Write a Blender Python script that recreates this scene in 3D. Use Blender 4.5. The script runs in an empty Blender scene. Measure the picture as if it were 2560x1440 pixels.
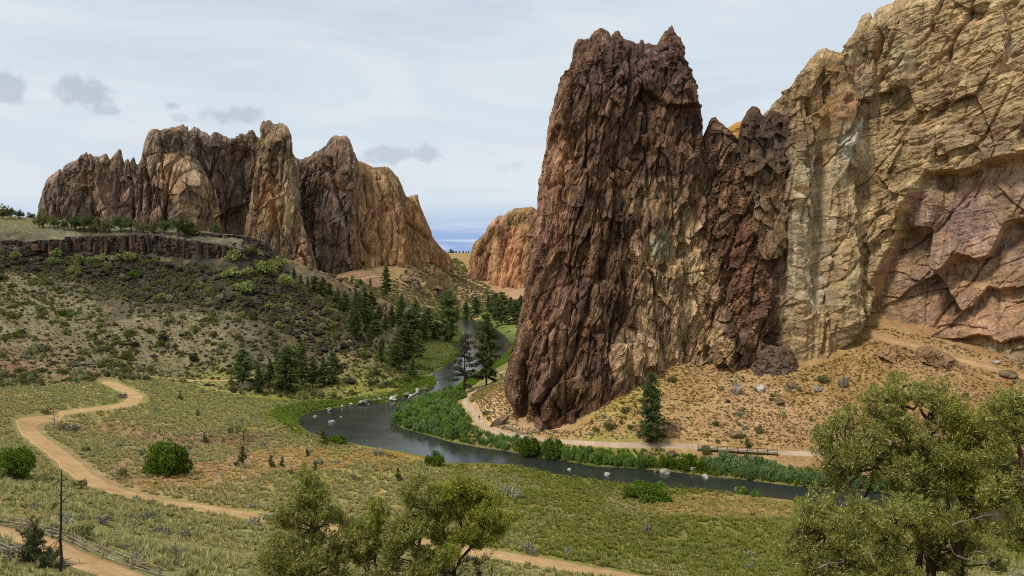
import bpy, bmesh, math, random
import numpy as np
from mathutils import Vector

# ------------------------------------------------------------------ camera, sky, sun, exposure
SC = bpy.context.scene
COL = SC.collection
FPX = 1862.0                      # focal length in pixels of the 2560 px wide photograph
CAMZ = 60.0                       # metres above the river
PITCH = math.atan(80.0 / FPX)
cam_d = bpy.data.cameras.new('camera')
cam_d.sensor_width = 36.0
cam_d.lens = 36.0 * FPX / 2560.0
cam_d.clip_start = 0.5
cam_d.clip_end = 60000.0
cam = bpy.data.objects.new('camera', cam_d)
COL.objects.link(cam)
cam.location = (0, 0, CAMZ)
cam.rotation_euler = (math.pi / 2 - PITCH, 0, 0)
SC.camera = cam

SUN_AZ = math.radians(232.0)      # compass-like: 0 = +Y (away from camera), 90 = +X
SUN_EL = math.radians(56.0)
world = bpy.data.worlds.new('World')
SC.world = world
world.use_nodes = True


class NT:
    """small helper to write node trees"""
    def __init__(self, tree):
        self.t = tree
        tree.nodes.clear()

    def n(self, kind, inputs=None, **kw):
        nd = self.t.nodes.new(kind)
        for k, v in kw.items():
            setattr(nd, k, v)
        for k, v in (inputs or {}).items():
            s = nd.inputs[k]
            if hasattr(v, 'is_output') or hasattr(v, 'links'):
                self.t.links.new(v, s)
            else:
                s.default_value = v
        return nd

    def math(self, op, a, b=0.0, c=0.0, clamp=False):
        nd = self.t.nodes.new('ShaderNodeMath')
        nd.operation = op
        nd.use_clamp = clamp
        for i, v in enumerate((a, b, c)):
            if hasattr(v, 'links'):
                self.t.links.new(v, nd.inputs[i])
            else:
                nd.inputs[i].default_value = v
        return nd.outputs[0]

    def mix(self, fac, a, b, blend='MIX'):
        nd = self.t.nodes.new('ShaderNodeMix')
        nd.data_type = 'RGBA'
        nd.blend_type = blend
        nd.clamp_factor = True
        for s, v in ((nd.inputs[0], fac), (nd.inputs[6], a), (nd.inputs[7], b)):
            if hasattr(v, 'links'):
                self.t.links.new(v, s)
            elif isinstance(v, (tuple, list)):
                s.default_value = (*v[:3], 1.0)
            else:
                s.default_value = v
        return nd.outputs[2]

    def ramp(self, fac, lo, hi, a=0.0, b=1.0, smooth=True):
        nd = self.t.nodes.new('ShaderNodeMapRange')
        nd.interpolation_type = 'SMOOTHSTEP' if smooth else 'LINEAR'
        self.t.links.new(fac, nd.inputs[0])
        for i, v in enumerate((lo, hi, a, b)):
            nd.inputs[1 + i].default_value = v
        return nd.outputs[0]

    def noise(self, vec, scale, detail=4.0, rough=0.55, dist=0.0):
        nd = self.t.nodes.new('ShaderNodeTexNoise')
        self.t.links.new(vec, nd.inputs['Vector'])
        nd.inputs['Scale'].default_value = scale
        nd.inputs['Detail'].default_value = detail
        nd.inputs['Roughness'].default_value = rough
        nd.inputs['Distortion'].default_value = dist
        return nd.outputs['Fac']

    def scale(self, vec, s):
        nd = self.t.nodes.new('ShaderNodeMapping')
        self.t.links.new(vec, nd.inputs['Vector'])
        nd.inputs['Scale'].default_value = s
        return nd.outputs[0]


def lin(r, g, b):
    f = lambda c: (c / 255 / 12.92) if c / 255 <= 0.04045 else ((c / 255 + 0.055) / 1.055) ** 2.4
    return (f(r), f(g), f(b))


def build_world():
    w = NT(world.node_tree)
    out = w.n('ShaderNodeOutputWorld')
    bg = w.n('ShaderNodeBackground')
    bg.inputs['Strength'].default_value = 0.1
    sky = w.n('ShaderNodeTexSky', sky_type='NISHITA', sun_disc=False)
    sky.sun_elevation = SUN_EL
    sky.sun_rotation = SUN_AZ
    sky.air_density = 1.0
    sky.dust_density = 0.6
    sky.ozone_density = 1.4
    tc = w.n('ShaderNodeTexCoord')
    d = tc.outputs['Generated']
    sep = w.n('ShaderNodeSeparateXYZ', {0: d})
    zz = sep.outputs['Z']
    # wide thin cloud veil, open near the horizon
    n1 = w.noise(w.scale(d, (1.0, 1.0, 3.0)), 2.2, 5, 0.5, 0.3)
    n2 = w.noise(w.scale(d, (1.0, 1.0, 4.5)), 3.2, 6, 0.55, 0.8)
    wob = w.math('MULTIPLY_ADD', n1, 0.05, -0.025)
    zw = w.math('ADD', zz, wob)
    veil = w.ramp(zw, 0.012, 0.072)
    tone = w.ramp(n2, 0.25, 0.75, 0.0, 1.0)
    lo = w.mix(tone, tuple(c * 10 for c in lin(196, 209, 220)), tuple(c * 10 for c in lin(212, 221, 227)))
    hi = w.mix(tone, tuple(c * 10 for c in lin(186, 200, 213)), tuple(c * 10 for c in lin(206, 216, 224)))
    vcol = w.mix(w.ramp(zz, 0.12, 0.42), lo, hi)
    blue = w.mix(0.62, sky.outputs[0], tuple(c * 10 for c in lin(92, 150, 226)))
    # pale strips of cloud low over the horizon
    st = w.noise(w.scale(d, (1.5, 1.5, 26.0)), 2.6, 5, 0.6, 0.4)
    stm = w.math('MULTIPLY', w.ramp(st, 0.46, 0.66), w.ramp(zz, 0.075, 0.01))
    blue = w.mix(w.math('MULTIPLY', stm, 0.8), blue, tuple(c * 10 for c in lin(214, 226, 238)))
    colr = w.mix(veil, blue, vcol)

    # small grey cumulus puffs in the places where they drift
    def puff(px, py, rx, ry, amt):
        X = (px - 1280) / FPX
        Y = -(py - 720) / FPX
        v = Vector((X, math.cos(PITCH) + Y * math.sin(PITCH), -math.sin(PITCH) + Y * math.cos(PITCH))).normalized()
        az = math.atan2(v.x, v.y)
        return az, math.asin(v.z), rx / FPX, ry / FPX, amt
    az = w.math('ARCTAN2', sep.outputs['X'], sep.outputs['Y'])
    el = w.math('ARCSINE', zz)
    nw = w.noise(w.scale(d, (1.0, 1.0, 1.15)), 24.0, 6, 0.58, 0.0)
    tot = None
    for p in (puff(212, 228, 72, 38, 0.95), puff(16, 214, 46, 34, 0.85), puff(560, 288, 74, 26, 0.85),
              puff(428, 262, 24, 13, 0.8), puff(1010, 388, 105, 28, 0.75), puff(-250, 330, 160, 50, 0.9),
              puff(1420, 420, 150, 30, 0.6), puff(262, 274, 32, 12, 0.7), puff(455, 296, 30, 12, 0.5)):
        a = w.math('DIVIDE', w.math('SUBTRACT', az, p[0]), p[2])
        e = w.math('DIVIDE', w.math('SUBTRACT', el, p[1]), p[3])
        r = w.math('SQRT', w.math('ADD', w.math('MULTIPLY', a, a), w.math('MULTIPLY', e, e)))
        s = w.math('ADD', w.math('SUBTRACT', 1.1, r), w.math('MULTIPLY_ADD', nw, 3.0, -1.5))
        m = w.math('MULTIPLY', w.ramp(s, 0.1, 0.75), p[4])
        tot = m if tot is None else w.math('MAXIMUM', tot, m)
    colr = w.mix(w.math('MULTIPLY', tot, 0.8), colr, tuple(c * 10 for c in lin(170, 181, 195)))
    w.t.links.new(colr, bg.inputs['Color'])
    w.t.links.new(bg.outputs[0], out.inputs['Surface'])


build_world()
world.cycles.sampling_method = 'MANUAL'
world.cycles.sample_map_resolution = 512

sun_d = bpy.data.lights.new('sun', 'SUN')
sun_d.energy = 2.5
sun_d.angle = math.radians(9.0)
sun_d.color = (1.0, 0.95, 0.87)
sun = bpy.data.objects.new('sun', sun_d)
COL.objects.link(sun)
sdir = Vector((math.sin(SUN_AZ) * math.cos(SUN_EL), math.cos(SUN_AZ) * math.cos(SUN_EL), math.sin(SUN_EL)))
sun.rotation_euler = (-sdir).to_track_quat('-Z', 'Y').to_euler()

SC.view_settings.view_transform = 'Standard'
SC.view_settings.look = 'None'
SC.view_settings.gamma = 1.0
SC.view_settings.use_curve_mapping = False
SC.view_settings.exposure = 0.18
SC.render.engine = 'CYCLES'
SC.cycles.max_bounces = 5
SC.cycles.diffuse_bounces = 2
SC.cycles.glossy_bounces = 2
SC.cycles.transparent_max_bounces = 4
SC.cycles.caustics_reflective = False
SC.cycles.caustics_refractive = False
SC.cycles.use_denoising = False
SC.cycles.pixel_filter_type = 'BLACKMAN_HARRIS'
SC.cycles.filter_width = 1.05

# ------------------------------------------------------------------ numeric helpers
RNG = np.random.default_rng(7)


def hash3(ix, iy, iz, seed):
    h = (ix.astype(np.uint32) * np.uint32(374761393) + iy.astype(np.uint32) * np.uint32(668265263)
         + iz.astype(np.uint32) * np.uint32(2147483647) + np.uint32(seed) * np.uint32(1274126177))
    h = (h ^ (h >> np.uint32(13))) * np.uint32(1274126177)
    return h ^ (h >> np.uint32(16))


def noise3(P, seed=0):
    """gradient noise, roughly -1..1; P is (n,3)"""
    P = np.asarray(P, dtype=np.float32)
    I = np.floor(P).astype(np.int64)
    F = P - I
    U = F * F * F * (F * (F * 6 - 15) + 10)
    res = np.zeros(len(P), np.float32)
    for dx in (0, 1):
        wx = U[:, 0] if dx else 1 - U[:, 0]
        for dy in (0, 1):
            wy = U[:, 1] if dy else 1 - U[:, 1]
            for dz in (0, 1):
                wz = U[:, 2] if dz else 1 - U[:, 2]
                h = hash3(I[:, 0] + dx, I[:, 1] + dy, I[:, 2] + dz, seed)
                gx = (h & np.uint32(255)).astype(np.float32) / 127.5 - 1
                gy = ((h >> np.uint32(8)) & np.uint32(255)).astype(np.float32) / 127.5 - 1
                gz = ((h >> np.uint32(16)) & np.uint32(255)).astype(np.float32) / 127.5 - 1
                res += wx * wy * wz * (gx * (F[:, 0] - dx) + gy * (F[:, 1] - dy) + gz * (F[:, 2] - dz))
    return res * 1.1


def fbm(P, octs=4, gain=0.5, lac=2.03, seed=0):
    a, s, out = 1.0, 1.0, 0
    for o in range(octs):
        out = out + a * noise3(np.asarray(P) * s + o * 17.3, seed + o)
        a *= gain
        s *= lac
    return out


def ridged(P, octs=4, gain=0.5, lac=2.03, seed=0):
    a, s, out = 1.0, 1.0, 0
    for o in range(octs):
        out = out + a * (1 - 2.2 * np.abs(noise3(np.asarray(P) * s + o * 11.7, seed + o)))
        a *= gain
        s *= lac
    return out


def cells(P, seed=0, tilt=0.0):
    """broken blocks: for every point its cell's random value, plus a random slope across the cell (sharp edges between cells)"""
    P = np.asarray(P, dtype=np.float32)
    I = np.floor(P - 0.5).astype(np.int64)
    d1 = np.full(len(P), 99.0, np.float32)
    bh = np.zeros(len(P), np.uint32)
    bq = np.zeros_like(P)
    for dx in (0, 1):
        for dy in (0, 1):
            for dz in (0, 1):
                c = I + np.array((dx, dy, dz))
                h = hash3(c[:, 0], c[:, 1], c[:, 2], seed)
                f = np.stack([(h & np.uint32(255)), (h >> np.uint32(8)) & np.uint32(255), (h >> np.uint32(16)) & np.uint32(255)], 1).astype(np.float32) / 255.0
                q = P - (c + 0.5 + (f - 0.5) * 0.75)
                d = (q * q).sum(1)
                near = d < d1
                d1 = np.where(near, d, d1)
                bh = np.where(near, h, bh)
                bq = np.where(near[:, None], q, bq)
    v = (bh >> np.uint32(24)).astype(np.float32) / 255.0
    if not tilt:
        return v
    k = (bh * np.uint32(2654435761)) ^ (bh >> np.uint32(7))
    g = np.stack([(k & np.uint32(255)), (k >> np.uint32(8)) & np.uint32(255), (k >> np.uint32(16)) & np.uint32(255)], 1).astype(np.float32) / 127.5 - 1
    return (v - 0.5) + tilt * (bq * g).sum(1)


def joints(P, width, seed):
    """long continuous cracks: 1 in the crack, 0 away from it"""
    n = noise3(P, seed) + 0.25 * noise3(np.asarray(P) * 3.1, seed + 1)
    return np.exp(-(n / width) ** 2)


def sstep(a, b, x):
    t = np.clip((x - a) / (b - a), 0, 1)
    return t * t * (3 - 2 * t)


def ray(px, py):
    px = np.asarray(px, float)
    py = np.asarray(py, float)
    X = (px - 1280) / FPX
    Y = -(py - 720) / FPX
    k = math.cos(PITCH) + Y * math.sin(PITCH)
    Z = -math.sin(PITCH) + Y * math.cos(PITCH)
    return X / k, Z / k


def at_d(px, py, d):
    a, b = ray(px, py)
    return np.stack(np.broadcast_arrays(a * d, np.asarray(d, float) + 0 * a, CAMZ + b * d), -1)


def at_z(px, py, z):
    a, b = ray(px, py)
    d = (np.asarray(z, float) - CAMZ) / b
    return np.stack(np.broadcast_arrays(a * d, d, z + 0 * a), -1)


def resample(pts, n):
    pts = np.asarray(pts, float)
    s = np.r_[0, np.cumsum(np.linalg.norm(np.diff(pts, axis=0), axis=1))]
    t = np.linspace(0, s[-1], n)
    return np.stack([np.interp(t, s, pts[:, k]) for k in range(pts.shape[1])], 1)


def smooth_line(pts, n, it=3):
    p = resample(pts, n)
    for _ in range(it):
        q = p.copy()
        q[1:-1] = (p[:-2] + 2 * p[1:-1] + p[2:]) / 4
        p = q
    return p


def dist_poly(P, line):
    """distance from points (n,2) to a polyline and the side sign (+ = left of its direction)"""
    P = np.asarray(P, float)
    line = np.asarray(line, float)
    best = np.full(len(P), 1e9)
    side = np.ones(len(P))
    for a, b in zip(line[:-1], line[1:]):
        ab = b - a
        t = np.clip(((P - a) @ ab) / (ab @ ab + 1e-12), 0, 1)
        q = P - (a + t[:, None] * ab)
        d = np.hypot(q[:, 0], q[:, 1])
        cr = ab[0] * (P[:, 1] - a[1]) - ab[1] * (P[:, 0] - a[0])
        m = d < best
        best = np.where(m, d, best)
        side = np.where(m, np.sign(cr), side)
    return best, side


def inside(P, poly):
    P = np.asarray(P, float)
    poly = np.asarray(poly, float)
    c = np.zeros(len(P), bool)
    j = len(poly) - 1
    for i in range(len(poly)):
        a, b = poly[i], poly[j]
        m = ((a[1] > P[:, 1]) != (b[1] > P[:, 1]))
        xi = (b[0] - a[0]) * (P[:, 1] - a[1]) / (b[1] - a[1] + 1e-12) + a[0]
        c ^= m & (P[:, 0] < xi)
        j = i
    return c


# ------------------------------------------------------------------ object helpers
def np_mesh(name, V, F, col=None, smooth=True):
    """mesh from arrays; F is (n,3) or (n,4) or a list of both"""
    me = bpy.data.meshes.new(name)
    V = np.asarray(V, np.float32)
    Fs = F if isinstance(F, list) else [F]
    Fs = [np.asarray(f, np.int32) for f in Fs if len(f)]
    nl = sum(f.size for f in Fs)
    npoly = sum(len(f) for f in Fs)
    me.vertices.add(len(V))
    me.vertices.foreach_set('co', V.ravel())
    me.loops.add(nl)
    me.loops.foreach_set('vertex_index', np.concatenate([f.ravel() for f in Fs]))
    me.polygons.add(npoly)
    tot = np.concatenate([np.full(len(f), f.shape[1], np.int32) for f in Fs])
    st = np.r_[0, np.cumsum(tot)[:-1]].astype(np.int32)
    me.polygons.foreach_set('loop_start', st)
    me.polygons.foreach_set('loop_total', tot)
    me.polygons.foreach_set('use_smooth', np.full(npoly, smooth, bool))
    me.update(calc_edges=True)
    if col is not None:
        ca = me.color_attributes.new('col', 'FLOAT_COLOR', 'POINT')
        c4 = np.ones((len(V), 4), np.float32)
        c4[:, :3] = np.clip(col, 0, 1)
        ca.data.foreach_set('color', c4.ravel())
    return me


def add(name, me, mat=None, parent=None, loc=None):
    o = bpy.data.objects.new(name, me)
    COL.objects.link(o)
    if mat is not None and me is not None and not me.materials:
        me.materials.append(mat)
    if parent is not None:
        o.parent = parent
    if loc is not None:
        o.location = loc
    return o


def tag(o, label=None, cat=None, group=None, kind=None):
    if label:
        o['label'] = label
    if cat:
        o['category'] = cat
    if group:
        o['group'] = group
    if kind:
        o['kind'] = kind
    return o


def grid_faces(nr, nc, wrap=False):
    i = np.arange(nr - 1)[:, None]
    j = np.arange(nc if wrap else nc - 1)[None, :]
    a = i * nc + j
    b = i * nc + (j + 1) % nc
    return np.stack([a, b, b + nc, a + nc], -1).reshape(-1, 4)


class Geo:
    """collects tubes, boxes, leaves into one mesh"""
    def __init__(self):
        self.V, self.F3, self.F4, self.n = [], [], [], 0

    def put(self, V, F):
        F = np.asarray(F, np.int64) + self.n
        (self.F3 if F.shape[1] == 3 else self.F4).append(F)
        self.V.append(np.asarray(V, float))
        self.n += len(V)

    def tube(self, pts, rad, sides=6):
        pts = np.asarray(pts, float)
        rad = np.broadcast_to(np.asarray(rad, float), (len(pts),))
        t = np.gradient(pts, axis=0)
        t /= np.linalg.norm(t, axis=1)[:, None] + 1e-9
        up = np.where(np.abs(t[:, 2:3]) > 0.9, np.array([[1.0, 0, 0]]), np.array([[0, 0, 1.0]]))
        u = np.cross(t, up)
        u /= np.linalg.norm(u, axis=1)[:, None] + 1e-9
        v = np.cross(t, u)
        a = np.linspace(0, 2 * np.pi, sides, endpoint=False)
        ring = (np.cos(a)[None, :, None] * u[:, None, :] + np.sin(a)[None, :, None] * v[:, None, :]) * rad[:, None, None]
        V = (pts[:, None, :] + ring).reshape(-1, 3)
        self.put(V, grid_faces(len(pts), sides, True))

    def box(self, c, size, rotz=0.0, tilt=None):
        s = np.array([[x, y, z] for x in (-.5, .5) for y in (-.5, .5) for z in (-.5, .5)]) * np.array(size)
        cz, sz = math.cos(rotz), math.sin(rotz)
        R = np.array([[cz, -sz, 0], [sz, cz, 0], [0, 0, 1]])
        V = s @ R.T + np.array(c)
        self.put(V, [[0, 1, 3, 2], [4, 6, 7, 5], [0, 4, 5, 1], [2, 3, 7, 6], [0, 2, 6, 4], [1, 5, 7, 3]])

    def leaves(self, C, size, aspect, rng, up=0.0, out=None):
        """one narrow triangle-pair blade at each point of C"""
        n = len(C)
        d = rng.normal(size=(n, 3))
        d[:, 2] += up
        if out is not None:
            d += out
        d /= np.linalg.norm(d, axis=1)[:, None]
        e = np.cross(d, rng.normal(size=(n, 3)))
        e /= np.linalg.norm(e, axis=1)[:, None]
        L = size * rng.uniform(0.6, 1.35, n)[:, None]
        W = L * aspect
        V = np.stack([C - d * L * .5, C + e * W * .5 + d * L * .05, C + d * L * .5, C - e * W * .5 + d * L * .05], 1).reshape(-1, 3)
        F = (np.arange(n)[:, None] * 4 + np.array([[0, 1, 2, 3]]))
        self.put(V, F)

    def mesh(self, name, smooth=False, col=None):
        V = np.concatenate(self.V)
        F = []
        if self.F3:
            F.append(np.concatenate(self.F3))
        if self.F4:
            F.append(np.concatenate(self.F4))
        return np_mesh(name, V, F, col, smooth)


# ------------------------------------------------------------------ materials
MATS = {}


def principled(name, rough=0.9, spec=0.2):
    m = bpy.data.materials.new(name)
    m.use_nodes = True
    t = NT(m.node_tree)
    out = t.n('ShaderNodeOutputMaterial')
    b = t.n('ShaderNodeBsdfPrincipled')
    b.inputs['Roughness'].default_value = rough
    b.inputs['Specular IOR Level'].default_value = spec
    t.t.links.new(b.outputs[0], out.inputs['Surface'])
    MATS[name] = m
    return m, t, b, out


def rock_mat(name, streak=(1.0, 1.0, 0.25), s1=0.35, bump=0.6, dist=0.6, var=0.45):
    m, t, b, out = principled(name, 0.92, 0.15)
    tc = t.n('ShaderNodeTexCoord').outputs['Object']
    at = t.n('ShaderNodeAttribute', attribute_name='col').outputs['Color']
    v = t.scale(tc, streak)
    n1 = t.noise(v, s1, 6, 0.62, 0.4)
    n2 = t.noise(v, s1 * 5.5, 6, 0.65, 0.3)
    n3 = t.noise(tc, s1 * 0.18, 4, 0.6, 0.5)
    k = t.math('ADD', t.math('MULTIPLY', t.ramp(n1, 0.3, 0.7, -1, 1), var), t.math('MULTIPLY', t.ramp(n2, 0.3, 0.7, -1, 1), var * 0.8))
    k = t.math('ADD', k, t.math('MULTIPLY', t.ramp(n3, 0.3, 0.7, -1, 1), var * 0.5))
    k = t.math('POWER', 2.0, k)
    c = t.n('ShaderNodeVectorMath', {0: at}, operation='SCALE')
    t.t.links.new(k, c.inputs['Scale'])
    hue = t.mix(t.ramp(n3, 0.35, 0.7), (1.03, 0.99, 0.95), (0.98, 1.0, 1.06))
    cc = t.mix(1.0, c.outputs[0], hue, 'MULTIPLY')
    t.t.links.new(cc, b.inputs['Base Color'])
    hb = t.math('ADD', t.math('MULTIPLY', n1, 1.0), t.math('MULTIPLY', n2, 0.45))
    bp = t.n('ShaderNodeBump', {'Height': hb})
    bp.inputs['Strength'].default_value = bump
    bp.inputs['Distance'].default_value = dist
    t.t.links.new(bp.outputs[0], b.inputs['Normal'])
    return m


def ground_mat():
    m, t, b, out = principled('ground', 0.95, 0.1)
    tc = t.n('ShaderNodeTexCoord').outputs['Object']
    at = t.n('ShaderNodeAttribute', attribute_name='col').outputs['Color']
    n1 = t.noise(tc, 0.12, 5, 0.6, 0.6)
    n2 = t.noise(tc, 0.9, 6, 0.65, 0.4)
    n3 = t.noise(tc, 4.5, 4, 0.65)
    k = t.math('ADD', t.math('MULTIPLY', t.ramp(n1, 0.3, 0.7, -1, 1), 0.28), t.math('MULTIPLY', t.ramp(n2, 0.3, 0.7, -1, 1), 0.34))
    k = t.math('ADD', k, t.math('MULTIPLY', t.ramp(n3, 0.3, 0.7, -1, 1), 0.25))
    k = t.math('POWER', 2.0, k)
    c = t.n('ShaderNodeVectorMath', {0: at}, operation='SCALE')
    t.t.links.new(k, c.inputs['Scale'])
    hue = t.mix(t.ramp(n1, 0.35, 0.68), (1.05, 0.99, 0.92), (0.96, 1.01, 0.98))
    cc = t.mix(1.0, c.outputs[0], hue, 'MULTIPLY')
    t.t.links.new(cc, b.inputs['Base Color'])
    bp = t.n('ShaderNodeBump', {'Height': t.math('ADD', n2, t.math('MULTIPLY', n3, 0.4))})
    bp.inputs['Strength'].default_value = 0.7
    bp.inputs['Distance'].default_value = 0.25
    t.t.links.new(bp.outputs[0], b.inputs['Normal'])
    return m


def dirt_mat(name, c1, c2):
    m, t, b, out = principled(name, 0.95, 0.1)
    tc = t.n('ShaderNodeTexCoord').outputs['Object']
    n1 = t.noise(tc, 0.35, 5, 0.6, 0.5)
    n2 = t.noise(tc, 3.0, 5, 0.7)
    f = t.math('ADD', t.math('MULTIPLY', n1, 0.6), t.math('MULTIPLY', n2, 0.4))
    cc = t.mix(t.ramp(f, 0.36, 0.64), c1, c2)
    n0 = t.noise(tc, 0.11, 4, 0.6, 0.8)
    cc = t.mix(t.ramp(n0, 0.35, 0.65, 0.0, 0.45), cc, tuple(v * 0.72 for v in c1))
    t.t.links.new(cc, b.inputs['Base Color'])
    bp = t.n('ShaderNodeBump', {'Height': n2})
    bp.inputs['Strength'].default_value = 0.5
    bp.inputs['Distance'].default_value = 0.08
    t.t.links.new(bp.outputs[0], b.inputs['Normal'])
    return m


def leaf_mat(name, c1, c2, c3=None, obj_var=0.25, trans=0.3):
    """foliage: colour varies from leaf to leaf and from plant to plant"""
    m = bpy.data.materials.new(name)
    m.use_nodes = True
    MATS[name] = m
    t = NT(m.node_tree)
    out = t.n('ShaderNodeOutputMaterial')
    g = t.n('ShaderNodeNewGeometry').outputs['Random Per Island']
    oi = t.n('ShaderNodeObjectInfo').outputs['Random']
    c = t.mix(g, c1, c2)
    if c3:
        c = t.mix(t.ramp(g, 0.86, 0.9), c, c3)
    k = t.math('POWER', 2.0, t.math('MULTIPLY_ADD', oi, 2 * obj_var, -obj_var))
    s = t.n('ShaderNodeVectorMath', {0: c}, operation='SCALE')
    t.t.links.new(k, s.inputs['Scale'])
    d = t.n('ShaderNodeBsdfDiffuse', {'Color': s.outputs[0]})
    tr = t.n('ShaderNodeBsdfTranslucent', {'Color': s.outputs[0]})
    mx = t.n('ShaderNodeMixShader', {0: trans, 1: d.outputs[0], 2: tr.outputs[0]})
    t.t.links.new(mx.outputs[0], out.inputs['Surface'])
    return m


def plain_mat(name, c1, c2, scale=4.0, stretch=(1, 1, 1), rough=0.85, bump=0.4, spec=0.2):
    m, t, b, out = principled(name, rough, spec)
    tc = t.n('ShaderNodeTexCoord').outputs['Object']
    n = t.noise(t.scale(tc, stretch), scale, 5, 0.65, 0.3)
    oi = t.n('ShaderNodeObjectInfo').outputs['Random']
    c = t.mix(t.ramp(n, 0.32, 0.68), c1, c2)
    s = t.n('ShaderNodeVectorMath', {0: c}, operation='SCALE')
    t.t.links.new(t.math('MULTIPLY_ADD', oi, 0.5, 0.75), s.inputs['Scale'])
    t.t.links.new(s.outputs[0], b.inputs['Base Color'])
    bp = t.n('ShaderNodeBump', {'Height': n})
    bp.inputs['Strength'].default_value = bump
    bp.inputs['Distance'].default_value = 0.1
    t.t.links.new(bp.outputs[0], b.inputs['Normal'])
    return m


def water_mat():
    m, t, b, out = principled('water', 0.15, 1.0)
    tc = t.n('ShaderNodeTexCoord').outputs['Object']
    b.inputs['IOR'].default_value = 1.33
    n0 = t.noise(tc, 0.05, 3, 0.5, 0.4)
    c = t.mix(t.ramp(n0, 0.4, 0.62), (0.026, 0.030, 0.026), (0.036, 0.038, 0.030))
    t.t.links.new(c, b.inputs['Base Color'])
    n1 = t.noise(t.scale(tc, (1.0, 0.6, 1.0)), 1.1, 3, 0.6, 0.3)
    n2 = t.noise(t.scale(tc, (1.0, 0.7, 1.0)), 4.0, 2, 0.5)
    patch = t.ramp(t.noise(tc, 0.035, 3, 0.5, 0.6), 0.42, 0.62, 0.35, 1.0)
    h = t.math('MULTIPLY', t.math('ADD', n1, t.math('MULTIPLY', n2, 0.35)), patch)
    bp = t.n('ShaderNodeBump', {'Height': h})
    bp.inputs['Strength'].default_value = 0.35
    bp.inputs['Distance'].default_value = 0.2
    t.t.links.new(bp.outputs[0], b.inputs['Normal'])
    return m

# ------------------------------------------------------------------ the lie of the land
RIVER_PX_FAR = [  # right-hand / far bank, coming from the right of the picture and going upstream
    (3300, 1270), (2900, 1262), (2600, 1250), (2300, 1236), (2103, 1224), (2054, 1221), (1950, 1211), (1858, 1198), (1782, 1193), (1751, 1188), (1681, 1179),
    (1638, 1175), (1559, 1169), (1492, 1166), (1400, 1150), (1350, 1144), (1272, 1128), (1194, 1117), (1131, 1105),
    (1053, 1083), (1010, 1072), (987, 1058), (984, 1042), (1012, 1018), (1070, 997), (1118, 986), (1136, 972), (1176, 944), (1200, 930),
    (1240, 905), (1268, 884), (1281, 866), (1270, 846), (1237, 819), (1198, 802), (1165, 792), (1120, 782)]
RIVER_PX_NEAR = [
    (1060, 790), (1137, 797), (1146, 812), (1152, 828), (1160, 850), (1160, 868), (1140, 895), (1115, 913), (1098, 924), (1082, 932), (1088, 945),
    (1090, 962), (1075, 974), (1054, 981), (980, 1003), (920, 1010), (875, 1014), (812, 1022), (775, 1030), (752, 1040), (741, 1050),
    (748, 1064), (775, 1082), (815, 1099), (872, 1109), (912, 1116), (990, 1128), (1069, 1143), (1131, 1160), (1209, 1158), (1287, 1163), (1400, 1188),
    (1492, 1200), (1559, 1211), (1690, 1221), (1782, 1229), (1874, 1239), (1980, 1251), (2072, 1266), (2300, 1290), (2700, 1330), (3300, 1360)]
RIVER = np.array([at_z(x, y, 0.0)[:2] for x, y in RIVER_PX_FAR + RIVER_PX_NEAR])

ROAD_PX = [(262, 951), (300, 966), (330, 981), (340, 993), (330, 1006), (300, 1016), (255, 1024), (210, 1029), (161, 1036), (112, 1044),
           (79, 1054), (66, 1068), (82, 1087), (112, 1110), (150, 1140), (180, 1164), (214, 1194), (262, 1219), (319, 1236), (394, 1252),
           (469, 1264), (544, 1275), (619, 1286), (712, 1303), (860, 1328), (1030, 1352), (1209, 1379), (1319, 1398), (1400, 1412), (1500, 1430), (1620, 1450), (1800, 1480)]
ROAD_Z = np.interp(np.arange(len(ROAD_PX)), [0, 3, 9, 11, 16, 20, 23, 27, 31], [12.5, 10.5, 11.5, 12, 13, 11.5, 10.5, 9, 8.5])

CTRL = []          # (x, y, z)


def cz(px, py, z):
    CTRL.append(tuple(at_z(px, py, z)))


def cd(px, py, d):
    CTRL.append(tuple(at_d(px, py, d)))


for x, y, z in [(0, -30, 62), (0, 0, 58.2), (-45, 0, 59), (45, 0, 59), (-110, 15, 56), (110, 20, 56), (0, 28, 46.5), (-35, 32, 46), (40, 26, 48),
                (-160, 60, 44), (110, 60, 38), (160, 90, 22), (230, 120, 8), (320, 100, 8), (-240, 110, 38), (-300, 200, 40), (-400, 100, 60), (300, 20, 56),
                (-330, 300, 55), (-360, 360, 78), (-380, 450, 90), (-300, 480, 82), (-200, 470, 76), (-140, 450, 54), (-100, 440, 45), (-165, 500, 54), (-120, 490, 42),
                (-330, 600, 84), (-200, 600, 64), (-110, 560, 34), (-420, 800, 86), (-300, 800, 70), (-160, 700, 42),
                (70, 330, 40), (120, 330, 60), (200, 330, 80), (300, 300, 70), (300, 400, 90), (160, 420, 72), (60, 430, 14), (25, 480, 4), (40, 560, 8), (80, 620, 24), (200, 600, 80),
                (120, 760, 40), (250, 900, 70), (-60, 1050, 64), (60, 1050, 60), (-300, 1100, 66), (300, 1100, 66), (0, 1300, 58), (-500, 1300, 58), (500, 1300, 58),
                (600, 700, 80), (600, 300, 60), (-600, 300, 80), (-600, 700, 80), (500, 150, 20), (380, 190, 20)]:
    CTRL.append((x, y, z))
for (x, y), z in zip(ROAD_PX, ROAD_Z):
    cz(x, y, z)
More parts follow.
